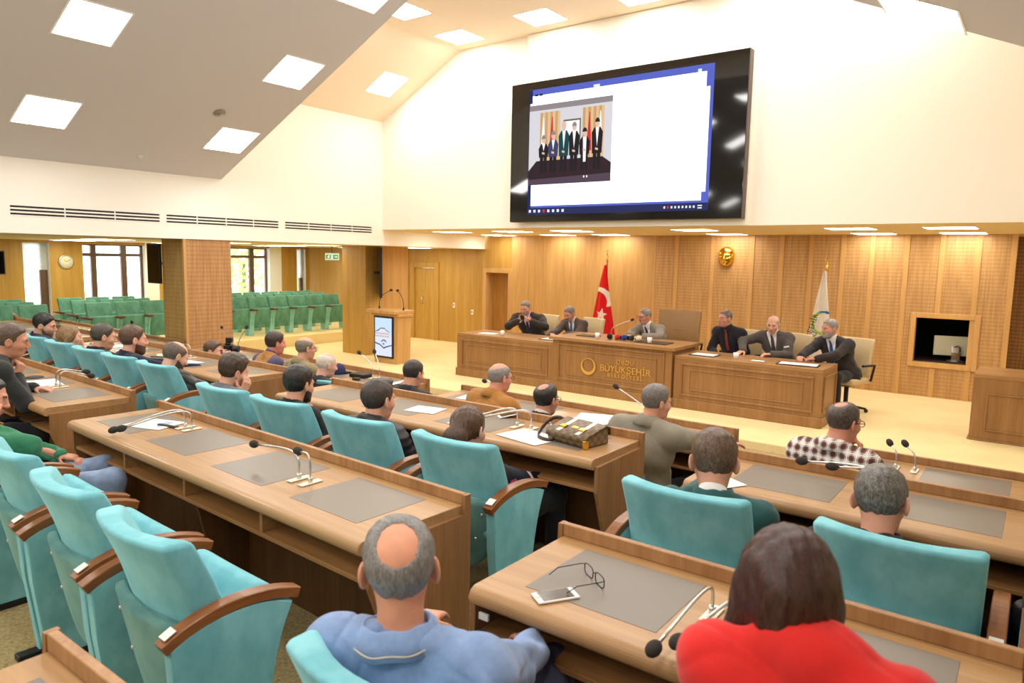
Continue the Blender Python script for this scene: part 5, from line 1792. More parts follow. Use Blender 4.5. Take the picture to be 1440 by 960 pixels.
def beard_sdf(x, y, z, o):
    ax = np.abs(x)
    d = head_plain(x, y, z, o) - o.get('bth', .007) - hair_noise(x, y, z, .001)
    d = smin(d, ellf(x, y - .075, z + .098, (.034, .026, .026)), .02)
    lo = np.interp(y, [-.02, .02, .06, .10], [.0, -.030, -.040, -.046]).astype(F32)
    d = np.maximum(d, z - lo)
    d = np.maximum(d, -(y - .004))
    d = np.maximum(d, -(z + .128))
    d = np.maximum(d, -ellf(x, y - .100, z + .059, (.022, .028, .0085)))
    d = np.maximum(d, -ellf(x, y - .11, z + .01, (.03, .04, .031)))
    return d

def rotm(yaw=0, pitch=0, roll=0):
    """head frame: yaw turns left (+), pitch nods down (+)"""
    return np.array(Matrix.Rotation(yaw, 3, 'Z') @ Matrix.Rotation(-pitch, 3, 'X') @ Matrix.Rotation(roll, 3, 'Y'))

def ik(s, t, l1, l2, pole):
    s, t, pole = map(lambda v: np.asarray(v, float), (s, t, pole))
    d = t - s; L = np.linalg.norm(d)
    if L > (l1 + l2) * .995:
        t = s + d / L * (l1 + l2) * .995; d = t - s; L = np.linalg.norm(d)
    u = d / L
    a = (l1 * l1 - l2 * l2 + L * L) / (2 * L)
    h = math.sqrt(max(0, l1 * l1 - a * a))
    p = pole - u * (pole @ u)
    p = p / max(1e-6, np.linalg.norm(p))
    return s + u * a + p * h, t

def hand_prims(w, d, n, side, curl, sc=1.0):
    """capsules of a hand: wrist w, pointing d, palm normal n; side +1 right / -1 left"""
    d = np.asarray(d, float); d /= np.linalg.norm(d)
    n = np.asarray(n, float); n = n - d * (n @ d); n /= np.linalg.norm(n)
    t = np.cross(d, n) * side          # toward the thumb
    out = []
    for q in (-.028, -.010, .010, .028):
        out.append((w + d * .008 * sc + t * q * .55 * sc, w + d * .085 * sc + t * q * sc, .0145 * sc, .0125 * sc))
    for q, l, k in ((.030, .073, 0), (.0105, .082, 1), (-.0095, .076, 2), (-.028, .060, 3)):
        p = w + d * .088 * sc + t * q * sc
        a = curl * .8
        for seg, f in ((.45, .0098), (.32, .0088), (.23, .0078)):
            dd = d * math.cos(a) + n * math.sin(a)
            p2 = p + dd * l * seg * sc
            out.append((p, p2, f * sc, f * .93 * sc))
            p = p2
            a += curl * .85
    p = w + d * .022 * sc + t * .028 * sc + n * .006 * sc
    dd = d * .62 + t * .62 + n * .35 * (0.4 + curl); dd /= np.linalg.norm(dd)
    p2 = p + dd * .045 * sc; out.append((p, p2, .0135 * sc, .0115 * sc))
    dd = d * .85 + t * .2 + n * (.25 + .4 * curl); dd /= np.linalg.norm(dd)
    out.append((p2, p2 + dd * .038 * sc, .011 * sc, .0092 * sc))
    return out

SKIN = {}
def skin(c):
    if c not in SKIN:
        m, nt, b = new_mat('skin %d' % len(SKIN))
        n1 = noise(nt, mapped(nt, (1, 1, 1)), 22, 3)
        r = ramp(nt, n1.outputs['Fac'], [(.3, tuple(v * .86 for v in lin(c))), (.7, lin(c))])
        nt.links.new(r.outputs[0], b.inputs['Base Color'])
        b.inputs['Roughness'].default_value = .5
        b.inputs['Subsurface Weight'].default_value = .12
        b.inputs['Subsurface Radius'].default_value = (.012, .005, .003)
        b.inputs['Specular IOR Level'].default_value = .35
        SKIN[c] = m
    return SKIN[c]
HAIRM = {}
def hairmat(c, c2=None):
    key = (c, c2)
    if key not in HAIRM:
        m, nt, b = new_mat('hair %d' % len(HAIRM))
        n1 = noise(nt, mapped(nt, (90, 90, 22)), 2.2, 3, .7)
        lo = lin(c); hi = lin(c2) if c2 else tuple(min(1, v * 1.9 + .01) for v in lo)
        r = ramp(nt, n1.outputs['Fac'], [(.35, lo), (.68, hi)])
        nt.links.new(r.outputs[0], b.inputs['Base Color'])
        b.inputs['Roughness'].default_value = .40
        b.inputs['Specular IOR Level'].default_value = .5
        bump(nt, b, n1.outputs['Fac'], .5, .003)
        HAIRM[key] = m
    return HAIRM[key]
M['eye_white'] = plain('eye white', (206, 196, 186), .3)
M['iris'] = plain('dark iris', (44, 30, 22), .15)
M['lips'] = plain('lips', (182, 116, 98), .5)

def person(label, head, hip, floor, facing, o):
    """head: head centre (world); hip: x, y of the hips (world); facing: yaw of the trunk, 0 looks along +y (toward the stage)"""
    pu = o.get('push', 1.0)     # same sight line, a little farther from the eye
    head = (head[0] * pu, head[1] * pu, 2 + (head[2] - 2) * pu)
    root = np.array([hip[0], hip[1], floor])
    H = np.array(head, float) - root
    cf, sf = math.cos(facing), math.sin(facing)
    fw = np.array([-sf, cf, 0]); rt = np.array([cf, sf, 0]); up = np.array([0, 0, 1.])
    def W(v): return rt * v[0] + fw * v[1] + up * v[2]
    yaw, pitch, roll = o.get('look', (0, .1, 0))
    R = rotm(facing + yaw, pitch, roll)
    bs = o.get('build', 1.0)
    sh_y = o.get('shoulder', .185) * bs
    hipc = np.array([0, 0, o.get('seat', .52)])
    neck = H + R @ np.array([0, -.045, -.105]) + np.array([0, 0, o.get('nk', -.055)]) + fw * (-.015)
    if o.get('noff'): neck = neck + W(o['noff'])
    neck0 = H + R @ np.array([0, -.022, -.06])
    tdir = (neck - hipc); tl = np.linalg.norm(tdir); tdir /= tl
    chest = hipc + tdir * tl * .66
    waist = hipc + tdir * tl * .30
    # keep the back slightly rounded
    chest = chest - fw * .025 * o.get('hunch', 1)
    srt = W(o.get('sline', (1, 0, 0)))
    srt = srt / np.linalg.norm(srt)
    S = {1: neck - tdir * .055 + srt * sh_y - fw * .005, -1: neck - tdir * .055 - srt * sh_y - fw * .005}
    arms = {}
    for sd, key in ((1, 'R'), (-1, 'L')):
        a = o.get('arm' + key, 'lap')
        if a == 'lap': a = dict(h=hipc + W((sd * .09, .38, .10)), d=W((-sd * .5, .8, -.15)), n=(0, 0, -1), c=.35)
        elif a == 'rest': a = dict(h=hipc + W((sd * .26, .26, .17)), d=W((0, 1, -.1)), n=(0, 0, -1), c=.4)
        elif a == 'desk': a = dict(h=hipc + W((sd * .16, .46, .27)), d=W((-sd * .6, .75, -.1)), n=(0, 0, -1), c=.35)
        else:
            a = dict(a)
            if a.get('head'):      # target given in the head frame
                a['h'] = H + R @ np.array(a['head'])
            elif a.get('w') is not None:
                a['h'] = np.array(a['w']) - root
            else:
                a['h'] = hipc + W(a['h'])
            a['d'] = R @ np.array(a['d']) if a.get('head') else W(a['d'])
            a['n'] = R @ np.array(a['n']) if a.get('head') else W(a['n'])
        pole = W(a['pole']) if a.get('pole') is not None else W((sd * .6, .10, -.85))
        e, t = ik(S[sd], a['h'], .275 * bs ** .5, .25 * bs ** .5, pole)
        arms[sd] = dict(s=S[sd], e=e, w=t, d=np.asarray(a['d'], float), n=np.asarray(a['n'], float), c=a.get('c', .4), fine=a.get('fine', False))
    legs = {}
    for sd in (1, -1):
        kx, ky, kz = o.get('kneeoff', (0, 0, 0))
        k = hipc + W((sd * (.10 + o.get('knee', .03)) + kx, .42 + ky, kz))
        f = k + W((sd * .01, o.get('foot', -.02), -hipc[2] + .055))
        legs[sd] = (hipc + W((sd * .085, .0, 0)), k, f)
    fine = o.get('fine', .0075); coarse = o.get('coarse', .016)
    allp = [H + np.array([0, 0, .14]), hipc] + [v for a in arms.values() for v in (a['s'], a['e'], a['w'], a['w'] + a['d'] / np.linalg.norm(a['d']) * .2)] + [v for l in legs.values() for v in l] + [l[2] + fw * .2 for l in legs.values()]
    allp = np.array(allp)
    lo = allp.min(0) - .16; hi = allp.max(0) + .13
    lo = np.minimum(lo, H - .2); hi = np.maximum(hi, H + .2)
    lo[2] = -.01
    zn = [[], [], []]
    for i in range(3):
        zn[i].append((H[i] - (.135 if i < 2 else .25), H[i] + .135))
        for a in arms.values():
            if a['fine']:
                c = a['w'] + a['d'] / np.linalg.norm(a['d']) * .08
                zn[i].append((c[i] - .11, c[i] + .11))
    axs = [axis_pts(lo[i], hi[i], coarse, fine, zn[i]) for i in range(3)]
    # ---- body
    B = Field(*axs)
    def torso(fl, off, k=.05, bl=1.0, arms_=True, neck_=False, belly=0):
        fl.cone(hipc + W((-.075, -.01, 0)), hipc + W((.075, -.01, 0)), .125 * bs + off, .125 * bs + off, k)
        fl.cone(hipc, waist + fw * .01, .135 * bs + off, .125 * bs + off, k)
        fl.cone(waist + W((-.05, 0, 0)), waist + W((.05, 0, 0)), .115 * bs + off, .115 * bs + off, k)
        if o.get('belly'): fl.ell(waist + fw * .07 + up * .03, np.array([.15, .13, .14]) * bs + off, k)
        fl.cone(waist, chest, .12 * bs + off, .125 * bs + off, k)
        fl.cone(chest - srt * .08 * bs, chest + srt * .08 * bs, .108 * bs + off, .108 * bs + off, k)
        vw = .26 if (o.get('vest') and fl is not B and off > .015) else .20
        fl.cone(S[-1] * (1 - vw) + S[1] * vw - tdir * .03, S[1] * (1 - vw) + S[-1] * vw - tdir * .03, .075 * bs + off, .075 * bs + off, k)
        for sd in (1, -1):
            if o.get('vest') and fl is not B and off > .015:
                fl.cone(neck + tdir * .015 + srt * sd * .035, neck + (S[sd] - neck) * .86, .042 + off, .046 * bs + off, .045)
                continue
            fl.cone(neck + tdir * .015 + srt * sd * .035, S[sd] + tdir * .0, .042 + off, .052 * bs + off, .045)
            fl.cone(S[sd], S[sd], .060 * bs + off, .060 * bs + off, .04)
    def arm(fl, off, a, cuff=1.0, k=.03):
        s, e, w = a['s'], a['e'], a['w']
        fl.cone(s, e, .052 * bs + off, .041 * bs + off, k)
        fl.cone(e, e + (w - e) * cuff, .042 * bs + off, (.030 if cuff > .95 else .034) * bs + off, .02)
    torso(B, -.014)
    for sd, a in arms.items():
        arm(B, -.006, a)
        for p, q, r0, r1 in hand_prims(a['w'], a['d'], a['n'], sd, a['c'], o.get('hand', 1.0)):
            B.cone(p, q, r0, r1, .008)
    for sd, (h, k, f) in legs.items():
        B.cone(h, k, .080 * bs, .056 * bs, .03); B.cone(k, f, .052 * bs, .036 * bs, .02); B.cone(f + fw * .0 - up * .01, f + fw * .13 - up * .025, .032, .024, .02)
    B.cone(neck - tdir * .02, neck0, .058 * bs ** .5, .055 * bs ** .5, .03)
    # head
    Rt = R.T
    hb = Field(*[a[(a > H[i] - .235) & (a < H[i] + .235)] for i, a in enumerate(axs)])
    X, Y, Z = np.meshgrid(*hb.ax, indexing='ij')
    px, py_, pz = X - H[0], Y - H[1], Z - H[2]
    hs = o.get('hs', 1.0) * pu
    lx, ly, lz = [((Rt[i][0] * px + Rt[i][1] * py_ + Rt[i][2] * pz) / hs).astype(F32) for i in range(3)]
    hd = head_sdf(lx, ly, lz, o) * hs
    sl = tuple(slice(int(np.searchsorted(a, h.min())), int(np.searchsorted(a, h.min())) + len(h)) for a, h in zip(axs, hb.ax))
    B.F[sl] = smin(B.F[sl], hd, .022)
    def zone(c):
        q = (c - H) @ R / hs
        ax = np.abs(q[:, 0])
        m = np.zeros(len(q), int)
        ev = np.stack([ax - .031, q[:, 1] - .077, q[:, 2] - .006], 1)
        de = np.linalg.norm(ev, axis=1)
        m[(de < .0165) & (np.abs(ev[:, 2]) < .0048) & (np.abs(ev[:, 0]) < .0125) & (q[:, 1] > .078)] = 2
        m[(de < .0165) & (np.abs(ev[:, 2]) < .0052) & (np.abs(ev[:, 0]) < .0066) & (q[:, 1] > .078)] = 3
        m[(ax < .020) & (np.abs(q[:, 2] + .059) < .0095) & (q[:, 1] > .086)] = 1
        brow = (np.abs(q[:, 2] - .0275 + .1 * np.abs(ax - .03)) < .0048) & (ax > .012) & (ax < .048) & (q[:, 1] > .06)
        m[brow] = 4
        return m
    sk = skin(o.get('skin', (222, 172, 140)))
    hm = hairmat(o.get('hc', (40, 30, 24)), o.get('hc2'))
    body = net_obj('person', B, [sk, M['lips'], M['eye_white'], M['iris'], hairmat(o['brow']) if o.get('brow') else hm], None, zone)
    body.location = root
    tag(body, label, 'person', None)
    # ---- clothing
    top = o.get('top', (40, 40, 44))
    topm = top if not isinstance(top, tuple) else fabric('cloth %d' % len(bpy.data.materials), top, .10, 7)
    off = o.get('off', .010)
    T = Field(*axs)
    torso(T, off)
    slv = o.get('sleeve', .97)
    for sd, a in arms.items():
        if o.get('vest'): continue
        arm(T, off + .002, a, slv)
    for p in (S[1], S[-1]):
        pass
    col = o.get('collar', .018)
    # folds
    amp = o.get('fold', .004)
    Xg, Yg, Zg = T.ax[0][:, None, None], T.ax[1][None, :, None], T.ax[2][None, None, :]
    ph = hash_ph = (len(label) * 1.7) % 6
    T.F += amp * (np.sin(23 * Zg + 9 * np.sin(7 * Xg + ph) + 6 * Yg) * np.sin(11 * Xg + 5 * Yg + ph) + .5 * np.sin(41 * (Zg + .5 * Xg) + 13 * Yg)).astype(F32)
    T.F += (amp * .9 * ((1 - np.abs(np.sin(8 * Xg + 13 * Zg + 3 * np.sin(8 * Yg) + ph))) ** 5 + (1 - np.abs(np.sin(15 * Zg - 9 * Xg + 2.5 * np.sin(9 * Xg + 6 * Yg)))) ** 5)).astype(F32)
    if o.get('quilt'):
        T.F += (.007 * np.abs(np.sin(Zg * PI / .052))).astype(F32) - .004
    # collar ring round the neck
    if col and not o.get('fcollar'):
        cd = (neck0 - neck); cd /= np.linalg.norm(cd)
        T.cone(neck + cd * -.005, neck + cd * (.028 + col), .073 * bs ** .5, .069 * bs ** .5, .02)
        T.cone(neck + cd * .04, neck + cd * (.12), .061 * bs ** .5, .072, .010, op='s')
    T.cone(neck + (neck0 - neck) * .2, neck0, .050, .052, .003, op='s') if False else None
    # open front showing the shirt
    if o.get('open'):
        cz0, cz1 = (hipc + tdir * tl * o.get('open_low', .38)), neck
        ax_ = (cz1 - cz0); Lz = np.linalg.norm(ax_); ax_ = ax_ / Lz
        fr = fw - ax_ * (fw @ ax_); fr /= np.linalg.norm(fr); sdv = np.cross(fr, ax_)
        def wedge(x, y, z):
            qx, qy, qz = x - cz0[0], y - cz0[1], z - cz0[2]
            v = (qx * ax_[0] + qy * ax_[1] + qz * ax_[2]) / Lz
            u = np.abs(qx * sdv[0] + qy * sdv[1] + qz * sdv[2])
            f = qx * fr[0] + qy * fr[1] + qz * fr[2]
            return np.maximum(np.maximum(u - (.004 + .062 * np.clip(v, 0, 1.3) * o['open']), -v * .3), -(f - .02))
        T.put(wedge, np.minimum(cz0, cz1) - .25, np.maximum(cz0, cz1) + .25, .006, 's')
    net_obj(o.get('top_name', 'jacket'), T, topm, body)
    if o.get('fcollar'):
        # turned-down collar, open at the throat
        cd = (neck0 - neck); cd /= np.linalg.norm(cd)
        cd = cd * .35 + tdir * .25 + up * .4; cd /= np.linalg.norm(cd)
        fx_ = fw - cd * (fw @ cd); fx_ /= np.linalg.norm(fx_); sx_ = np.cross(fx_, cd)
        c0 = neck + (neck0 - neck) * .28 + cd * o.get('fc_up', .004)
        k = o['fcollar'] * bs ** .5
        bmc = bmesh.new()
        prof = [(.064, -.012), (.066, .024), (.070, .034), (.077, .032), (.088, .008), (.098, -.020)]
        rings = []
        for i in range(31):
            a = R_(-152 + 304 * i / 30)
            dv = -fx_ * math.cos(a) + sx_ * math.sin(a)
            dip = -.022 * (1 - math.cos(a)) * .5
            rings.append([tuple(c0 + dv * r_ * k + cd * (h_ * k + dip + .003 * math.sin(7 * a))) for r_, h_ in prof])
        vr = [[bmc.verts.new(p_) for p_ in rg] for rg in rings]
        for a_, b_ in zip(vr, vr[1:]):
            for j in range(len(prof) - 1):
                bmc.faces.new((a_[j], a_[j + 1], b_[j + 1], b_[j])).smooth = True
        bmesh.ops.recalc_face_normals(bmc, faces=bmc.faces[:])
        bmesh.ops.solidify(bmc, geom=bmc.faces[:], thickness=.005)
        co_ = obj('collar', bmc, topm, body)
        if o.get('stitch'):
            bmc = bmesh.new()
            tube(bmc, [Vector(c0 + (-fx_ * math.cos(a) + sx_ * math.sin(a)) * .0965 * k + cd * (-.008 * k - .011 * (1 - math.cos(a)) + .003 * math.sin(7 * a))) for a in [R_(-148 + 296 * i / 40) for i in range(41)]], .0022, 6)
            obj('stitching', bmc, plain('pale stitching', (196, 186, 170), .8), co_)
    if o.get('shirt') or o.get('vest'):
        Sh = Field(*axs)
        torso(Sh, off - (.007 if o.get('vest') else .014))
        if o.get('vest'):
            for a in arms.values(): arm(Sh, off, a, .97)
        Sh.cone(neck, neck + (neck0 - neck) / np.linalg.norm(neck0 - neck) * o.get('scol', .055), .068 * bs ** .5, .063 * bs ** .5, .015)
        sm = o.get('shirt', (235, 232, 228))
        net_obj('shirt', Sh, sm if not isinstance(sm, tuple) else fabric('shirt %d' % len(bpy.data.materials), sm, .05, 7, .8), body)
        for sd, a in arms.items():      # shirt cuffs
            if o.get('cuffs'):
                u = (a['w'] - a['e']); u /= np.linalg.norm(u)
                bmc = bmesh.new(); tube(bmc, [Vector(a['w'] - u * .035), Vector(a['w'] + u * .008)], .038 * bs, 14)
                obj('cuff', bmc, plain('white cuff', (240, 238, 234), .8) if 'white cuff' not in bpy.data.materials else bpy.data.materials['white cuff'], body)
    if o.get('tie'):
        cz0 = hipc + tdir * tl * o.get('open_low', .38); cz1 = neck + fw * .02
        bmt = bmesh.new()
        pts = []
        rings = []
        nn = 10
        for i in range(nn + 1):
            v = i / nn
            p = cz1 + (cz0 - cz1) * v
            # march outward to the shirt surface
            c0 = hipc + tdir * tl * (1 - v * .62)
            f = .02
            for _ in range(40):
                q = p + fw * f
                ix = [int(np.clip(np.searchsorted(axs[i2], q[i2]), 0, len(axs[i2]) - 1)) for i2 in range(3)]
                if Sh.F[ix[0], ix[1], ix[2]] > .004: break
                f += .006
            wd = (.014 if i == 1 else .012) if i < 2 else .016 + .018 * v
            c = p + fw * (f + .004)
            rings.append([c - rt * wd, c - rt * wd * .5 + fw * .007, c + rt * wd * .5 + fw * .007, c + rt * wd, c - fw * .004])
        loft(bmt, [[tuple(q) for q in rg] for rg in rings])
        tm = o['tie']
        obj('tie', bmt, tm if not isinstance(tm, tuple) else fabric('tie %d' % len(bpy.data.materials), tm, .1, 20, .5), body)
    if o.get('hood'):
        Hd = Field(*axs)
        back = neck - fw * .055 + tdir * .005
        Hd.cone(back - rt * .075 + fw * .05, back - fw * .02, .034, .042, .03); Hd.cone(back + rt * .075 + fw * .05, back - fw * .02, .034, .042, .03)
        Hd.cone(back - fw * .02, back - fw * .04 - tdir * .08, .04, .02, .03)
        net_obj('hood', Hd, topm, body)
    P = Field(*axs)
    P.cone(hipc + W((-.08, -.01, -.01)), hipc + W((.08, -.01, -.01)), .137 * bs, .137 * bs, .05)
    for sd, (h, k, f) in legs.items():
        P.cone(h, k, .093 * bs, .068 * bs, .04); P.cone(k, f + up * .03, .066 * bs, .056 * bs, .03)
    P.F += .004 * (np.sin(37 * Yg + 8 * Zg + 5 * Xg) * np.sin(17 * Zg + 9 * Xg)).astype(F32)
    lg = o.get('legs', (38, 38, 44))
    net_obj('trousers', P, lg if not isinstance(lg, tuple) else fabric('trousers %d' % len(bpy.data.materials), lg, .12, 7), body)
    for sd, (h, k, f) in legs.items():
        bms = bmesh.new()
        rings = []
        for v, w_, hh in ((-.085, .028, .05), (-.07, .036, .085), (-.02, .038, .09), (.05, .042, .062), (.12, .046, .048), (.16, .04, .04), (.185, .02, .025)):
            c = np.array([f[0], f[1], 0]) + fw * v
            rings.append([tuple(c + rt * x + up * (hh * .5 + z)) for x, z in rounded_loop(w_, hh * .5, .018, 3)])
        loft(bms, rings)
        obj('shoe', bms, M['black'] if not o.get('shoe') else o['shoe'], body)
    # ---- hair and beard on the head block
    if o.get('hair') and o['hair'] != 'none':
        hb.F = (hair_sdf(lx, ly, lz, o) * hs).astype(F32)
        net_obj('hair', hb, hm, body)
    if o.get('beard'):
        hb.F = (beard_sdf(lx, ly, lz, o) * hs).astype(F32)
        net_obj('beard', hb, hairmat(o.get('bc', o.get('hc', (40, 30, 24))), o.get('bc2')), body)
    if o.get('moustache'):
        ax = np.abs(lx)
        hb.F = (smin(capf(ax, ly, lz, (.004, .108, -.040), (.026, .094, -.050), .0075, .005), np.full_like(lx, 1), .001) + hair_noise(lx, ly, lz, .0008)).astype(F32)
        net_obj('moustache', hb, hairmat(o.get('bc', (60, 56, 54)), o.get('bc2')), body)
    def inhead(obj_):
        obj_.matrix_local = Matrix.Translation(Vector(H)) @ Matrix(R.tolist()).to_4x4()
    if o.get('glasses'):
        gl = bpy.data.objects.new('glasses', None); 
        bm = bmesh.new()
        for s in (-1, 1):
            cx = s * .031
            tube(bm, [(cx + .024 * math.copysign(abs(math.cos(a)) ** .7, math.cos(a)), .113 - .15 * abs(.024 * math.cos(a) + (0 if s > 0 else 0)) * (.4), .006 + .017 * math.copysign(abs(math.sin(a)) ** .8, math.sin(a))) for a in [2 * PI * k / 18 for k in range(19)]], .0021, 6, False)
            tube(bm, [(s * .055, .108, .012), (s * .076, .09, .014), (s * .083, .0, .012), (s * .082, -.018, -.005)], .0021, 6)
        tube(bm, [(-.008, .112, .010), (0, .116, .013), (.008, .112, .010)], .002, 6)
        g = obj('glasses', bm, o['glasses'] if not isinstance(o['glasses'], bool) else M['black'], body)
        inhead(g)
        bpy.data.objects.remove(gl)
    if o.get('clip'):
        bm = bmesh.new(); tube(bm, [(-.03 + .006 * k, -.150 - .004 * math.sin(k), -.018) for k in range(3)], .012, 8)
        g = obj('hair_tie', bm, M['gold'], body); inhead(g)
    return body
# ------------------------------------------------------------------ the cast
def plaid():
    m, nt, b = new_mat('plaid cotton')
    tc = N(nt, 'ShaderNodeTexCoord'); sp = N(nt, 'ShaderNodeSeparateXYZ'); nt.links.new(tc.outputs['Object'], sp.inputs[0])
    def band(sock, per, off, lo, hi):
        a = N(nt, 'ShaderNodeMath', operation='MULTIPLY_ADD'); a.inputs[1].default_value = 1 / per; a.inputs[2].default_value = off
        nt.links.new(sock, a.inputs[0])
        f = N(nt, 'ShaderNodeMath', operation='FRACT'); nt.links.new(a.outputs[0], f.inputs[0])
        c = N(nt, 'ShaderNodeMath', operation='COMPARE'); c.inputs[1].default_value = (lo + hi) / 2; c.inputs[2].default_value = (hi - lo) / 2
        nt.links.new(f.outputs[0], c.inputs[0])
        return c.outputs[0]
    base = None
    def over(col, fac, prev, amt):
        mx = N(nt, 'ShaderNodeMix', data_type='RGBA')
        mm = N(nt, 'ShaderNodeMath', operation='MULTIPLY'); mm.inputs[1].default_value = amt
        nt.links.new(fac, mm.inputs[0]); nt.links.new(mm.outputs[0], mx.inputs[0])
        if isinstance(prev, tuple): mx.inputs[6].default_value = (*lin(prev), 1)
        else: nt.links.new(prev, mx.inputs[6])
        mx.inputs[7].default_value = (*lin(col), 1)
        return mx.outputs[2]
    c = over((226, 222, 216), band(sp.outputs[0], .052, .5, .0, .46), (128, 70, 62), .62)
    c = over((226, 222, 216), band(sp.outputs[2], .052, .5, .0, .46), c, .62)
    c = over((48, 36, 40), band(sp.outputs[0], .052, .5, .60, .84), c, .5)
    c = over((48, 36, 40), band(sp.outputs[2], .052, .5, .60, .84), c, .5)
    c = over((246, 240, 232), band(sp.outputs[0], .052, .5, .18, .26), c, .8)
    c = over((246, 240, 232), band(sp.outputs[2], .052, .5, .18, .26), c, .8)
    nt.links.new(c, b.inputs['Base Color'])
    b.inputs['Roughness'].default_value = .85
    return m
def floral():
    m, nt, b = new_mat('floral blouse')
    v = N(nt, 'ShaderNodeTexVoronoi'); v.inputs['Scale'].default_value = 17
    nt.links.new(mapped(nt, (1, 1, .8)), v.inputs['Vector'])
    sp = N(nt, 'ShaderNodeSeparateColor'); nt.links.new(v.outputs['Color'], sp.inputs[0])
    r = ramp(nt, sp.outputs[0], [(.0, lin((22, 26, 40))), (.62, lin((22, 26, 40))), (.63, lin((206, 70, 128))), (.80, lin((206, 70, 128))), (.81, lin((232, 224, 218))), (.93, lin((30, 28, 34)))])
    r.color_ramp.interpolation = 'CONSTANT'
    nt.links.new(r.outputs[0], b.inputs['Base Color'])
    b.inputs['Roughness'].default_value = .7
    return m
def stripe_tie():
    m, nt, b = new_mat('striped tie')
    w = N(nt, 'ShaderNodeTexWave'); w.inputs['Scale'].default_value = 9; w.bands_direction = 'DIAGONAL'
    nt.links.new(mapped(nt, (1, 1, 1)), w.inputs['Vector'])
    r = ramp(nt, w.outputs['Fac'], [(.0, lin((30, 28, 34))), (.3, lin((176, 40, 40))), (.62, lin((176, 40, 40))), (.66, lin((206, 168, 96))), (.8, lin((30, 28, 34)))])
    nt.links.new(r.outputs[0], b.inputs['Base Color']); b.inputs['Roughness'].default_value = .5
    return m
def sheen_leather(name, c):
    return plain(name, c, .38, spec=.5)
denim = fabric('light denim', (128, 154, 196), .16, 16, .85, .4, 260, .2)
jeans = fabric('faded jeans', (140, 158, 188), .30, 9, .85, .4, 260, .2)
R_ = math.radians
chinR = dict(head=(.055, .075, -.245), d=(-.25, .15, .9), n=(-.55, -.75, .1), c=1.25, fine=True, pole=(.5, .3, -1))
chinRx = dict(head=(.05, .095, -.235), d=(-.25, .08, .9), n=(-.4, -.9, .1), c=1.3, fine=True, pole=(.4, .4, -1))
cheekR = dict(head=(.108, .045, -.15), d=(-.03, .12, .95), n=(-1, 0, .1), c=.55, fine=True, pole=(.6, .3, -1))
cheekL = dict(head=(-.115, .045, -.145), d=(.12, .12, .95), n=(1, 0, .1), c=.55, fine=True, pole=(-.6, .3, -1))

def P(label, head, hip, floor, facing, **o):
    return person(label, head, hip, floor, facing, o)

# rear rows ---------------------------------------------------------------
P('balding grey-haired person seen from behind in a blue denim shirt in the foreground', (-1.232, 1.20, 1.222), (-1.14, 1.40), TER, R_(22), look=(R_(22), R_(4), R_(-2)), hair='ring', hc=(96, 92, 90), hc2=(150, 146, 142), hth=.012,
  bald=(0, -.078, .088), baldr=(.046, .060, .050), hn=.0016, skin=(226, 160, 128), top=denim, top_name='denim_shirt', off=.014, collar=.02, fcollar=1.12, stitch=True, fold=.008, fine=.005, coarse=.012, build=1.04, seat=.50, legs=(60, 66, 92), armL='rest', armR='lap', nape=.112, hs=1.06, nk=-.065)
P('person with a dark brown bob haircut in a red top', (-.335, 1.31, 1.393), (-.29, 1.22), TER, R_(8), look=(R_(8), R_(22), R_(3)), hair='bob', hc=(28, 13, 10), hc2=(78, 40, 28), hth=.02, skin=(224, 176, 146),
  top=fabric('red knit', (214, 40, 36), .10, 8, .85, .3, 200, .2), top_name='red_top', off=.014, collar=.035, fold=.0045, fine=.005, coarse=.012, noff=(.045, .02, .0), build=.92, shoulder=.160, seat=.55, armL=dict(h=(-.10, .44, .27), d=(.5, .8, -.1), n=(0, 0, -1), c=.35, pole=(-.25, -.2, -1)), armR=dict(h=(.16, .44, .27), d=(-.3, .9, -.1), n=(0, 0, -1), c=.35, pole=(.35, -.1, -1)), hunch=1.2, nk=.012, hs=.97)
P('person in a green jacket and jeans resting a cheek on one hand', (-4.78, 1.40, 1.15), (-4.56, 1.34), TER, R_(-14), look=(R_(-14), R_(16), R_(-8)), hair='short', hc=(34, 28, 26), skin=(214, 152, 124), top=fabric('green cotton', (54, 122, 88), .14, 10), top_name='green_jacket', fcollar=1.08, open=1.0, open_low=.05,
  shirt=(214, 208, 226), off=.016, fine=.006, seat=.46, legs=jeans, armR=dict(head=(.108, .05, -.15), d=(-.02, .12, .95), n=(-1, -.1, .1), c=.35, fine=True, pole=(.7, .5, -.7)), armL=dict(h=(-.1, .35, .14), d=(.6, .7, -.1), n=(0, 0, -1), c=.4), knee=.06, kneeoff=(.12, .12, .06))
P('person in a dark jacket leaning on the left bench, fist at chin', (-5.95, 1.92, 1.335), (-6.0, 1.62), TER, R_(-8), look=(R_(-14), R_(12), R_(4)), hair='short', hc=(60, 46, 38), hc2=(112, 90, 74), skin=(206, 148, 120), top=fabric('dark olive cloth', (44, 46, 46), .14, 9), off=.014, fine=.006, coarse=.013,
  armR=dict(head=(.045, .075, -.245), d=(-.25, .15, .9), n=(-.6, -.7, .1), c=1.4, fine=True, pole=(.1, .6, -1)), armL='desk', rec=.012, seat=.5)
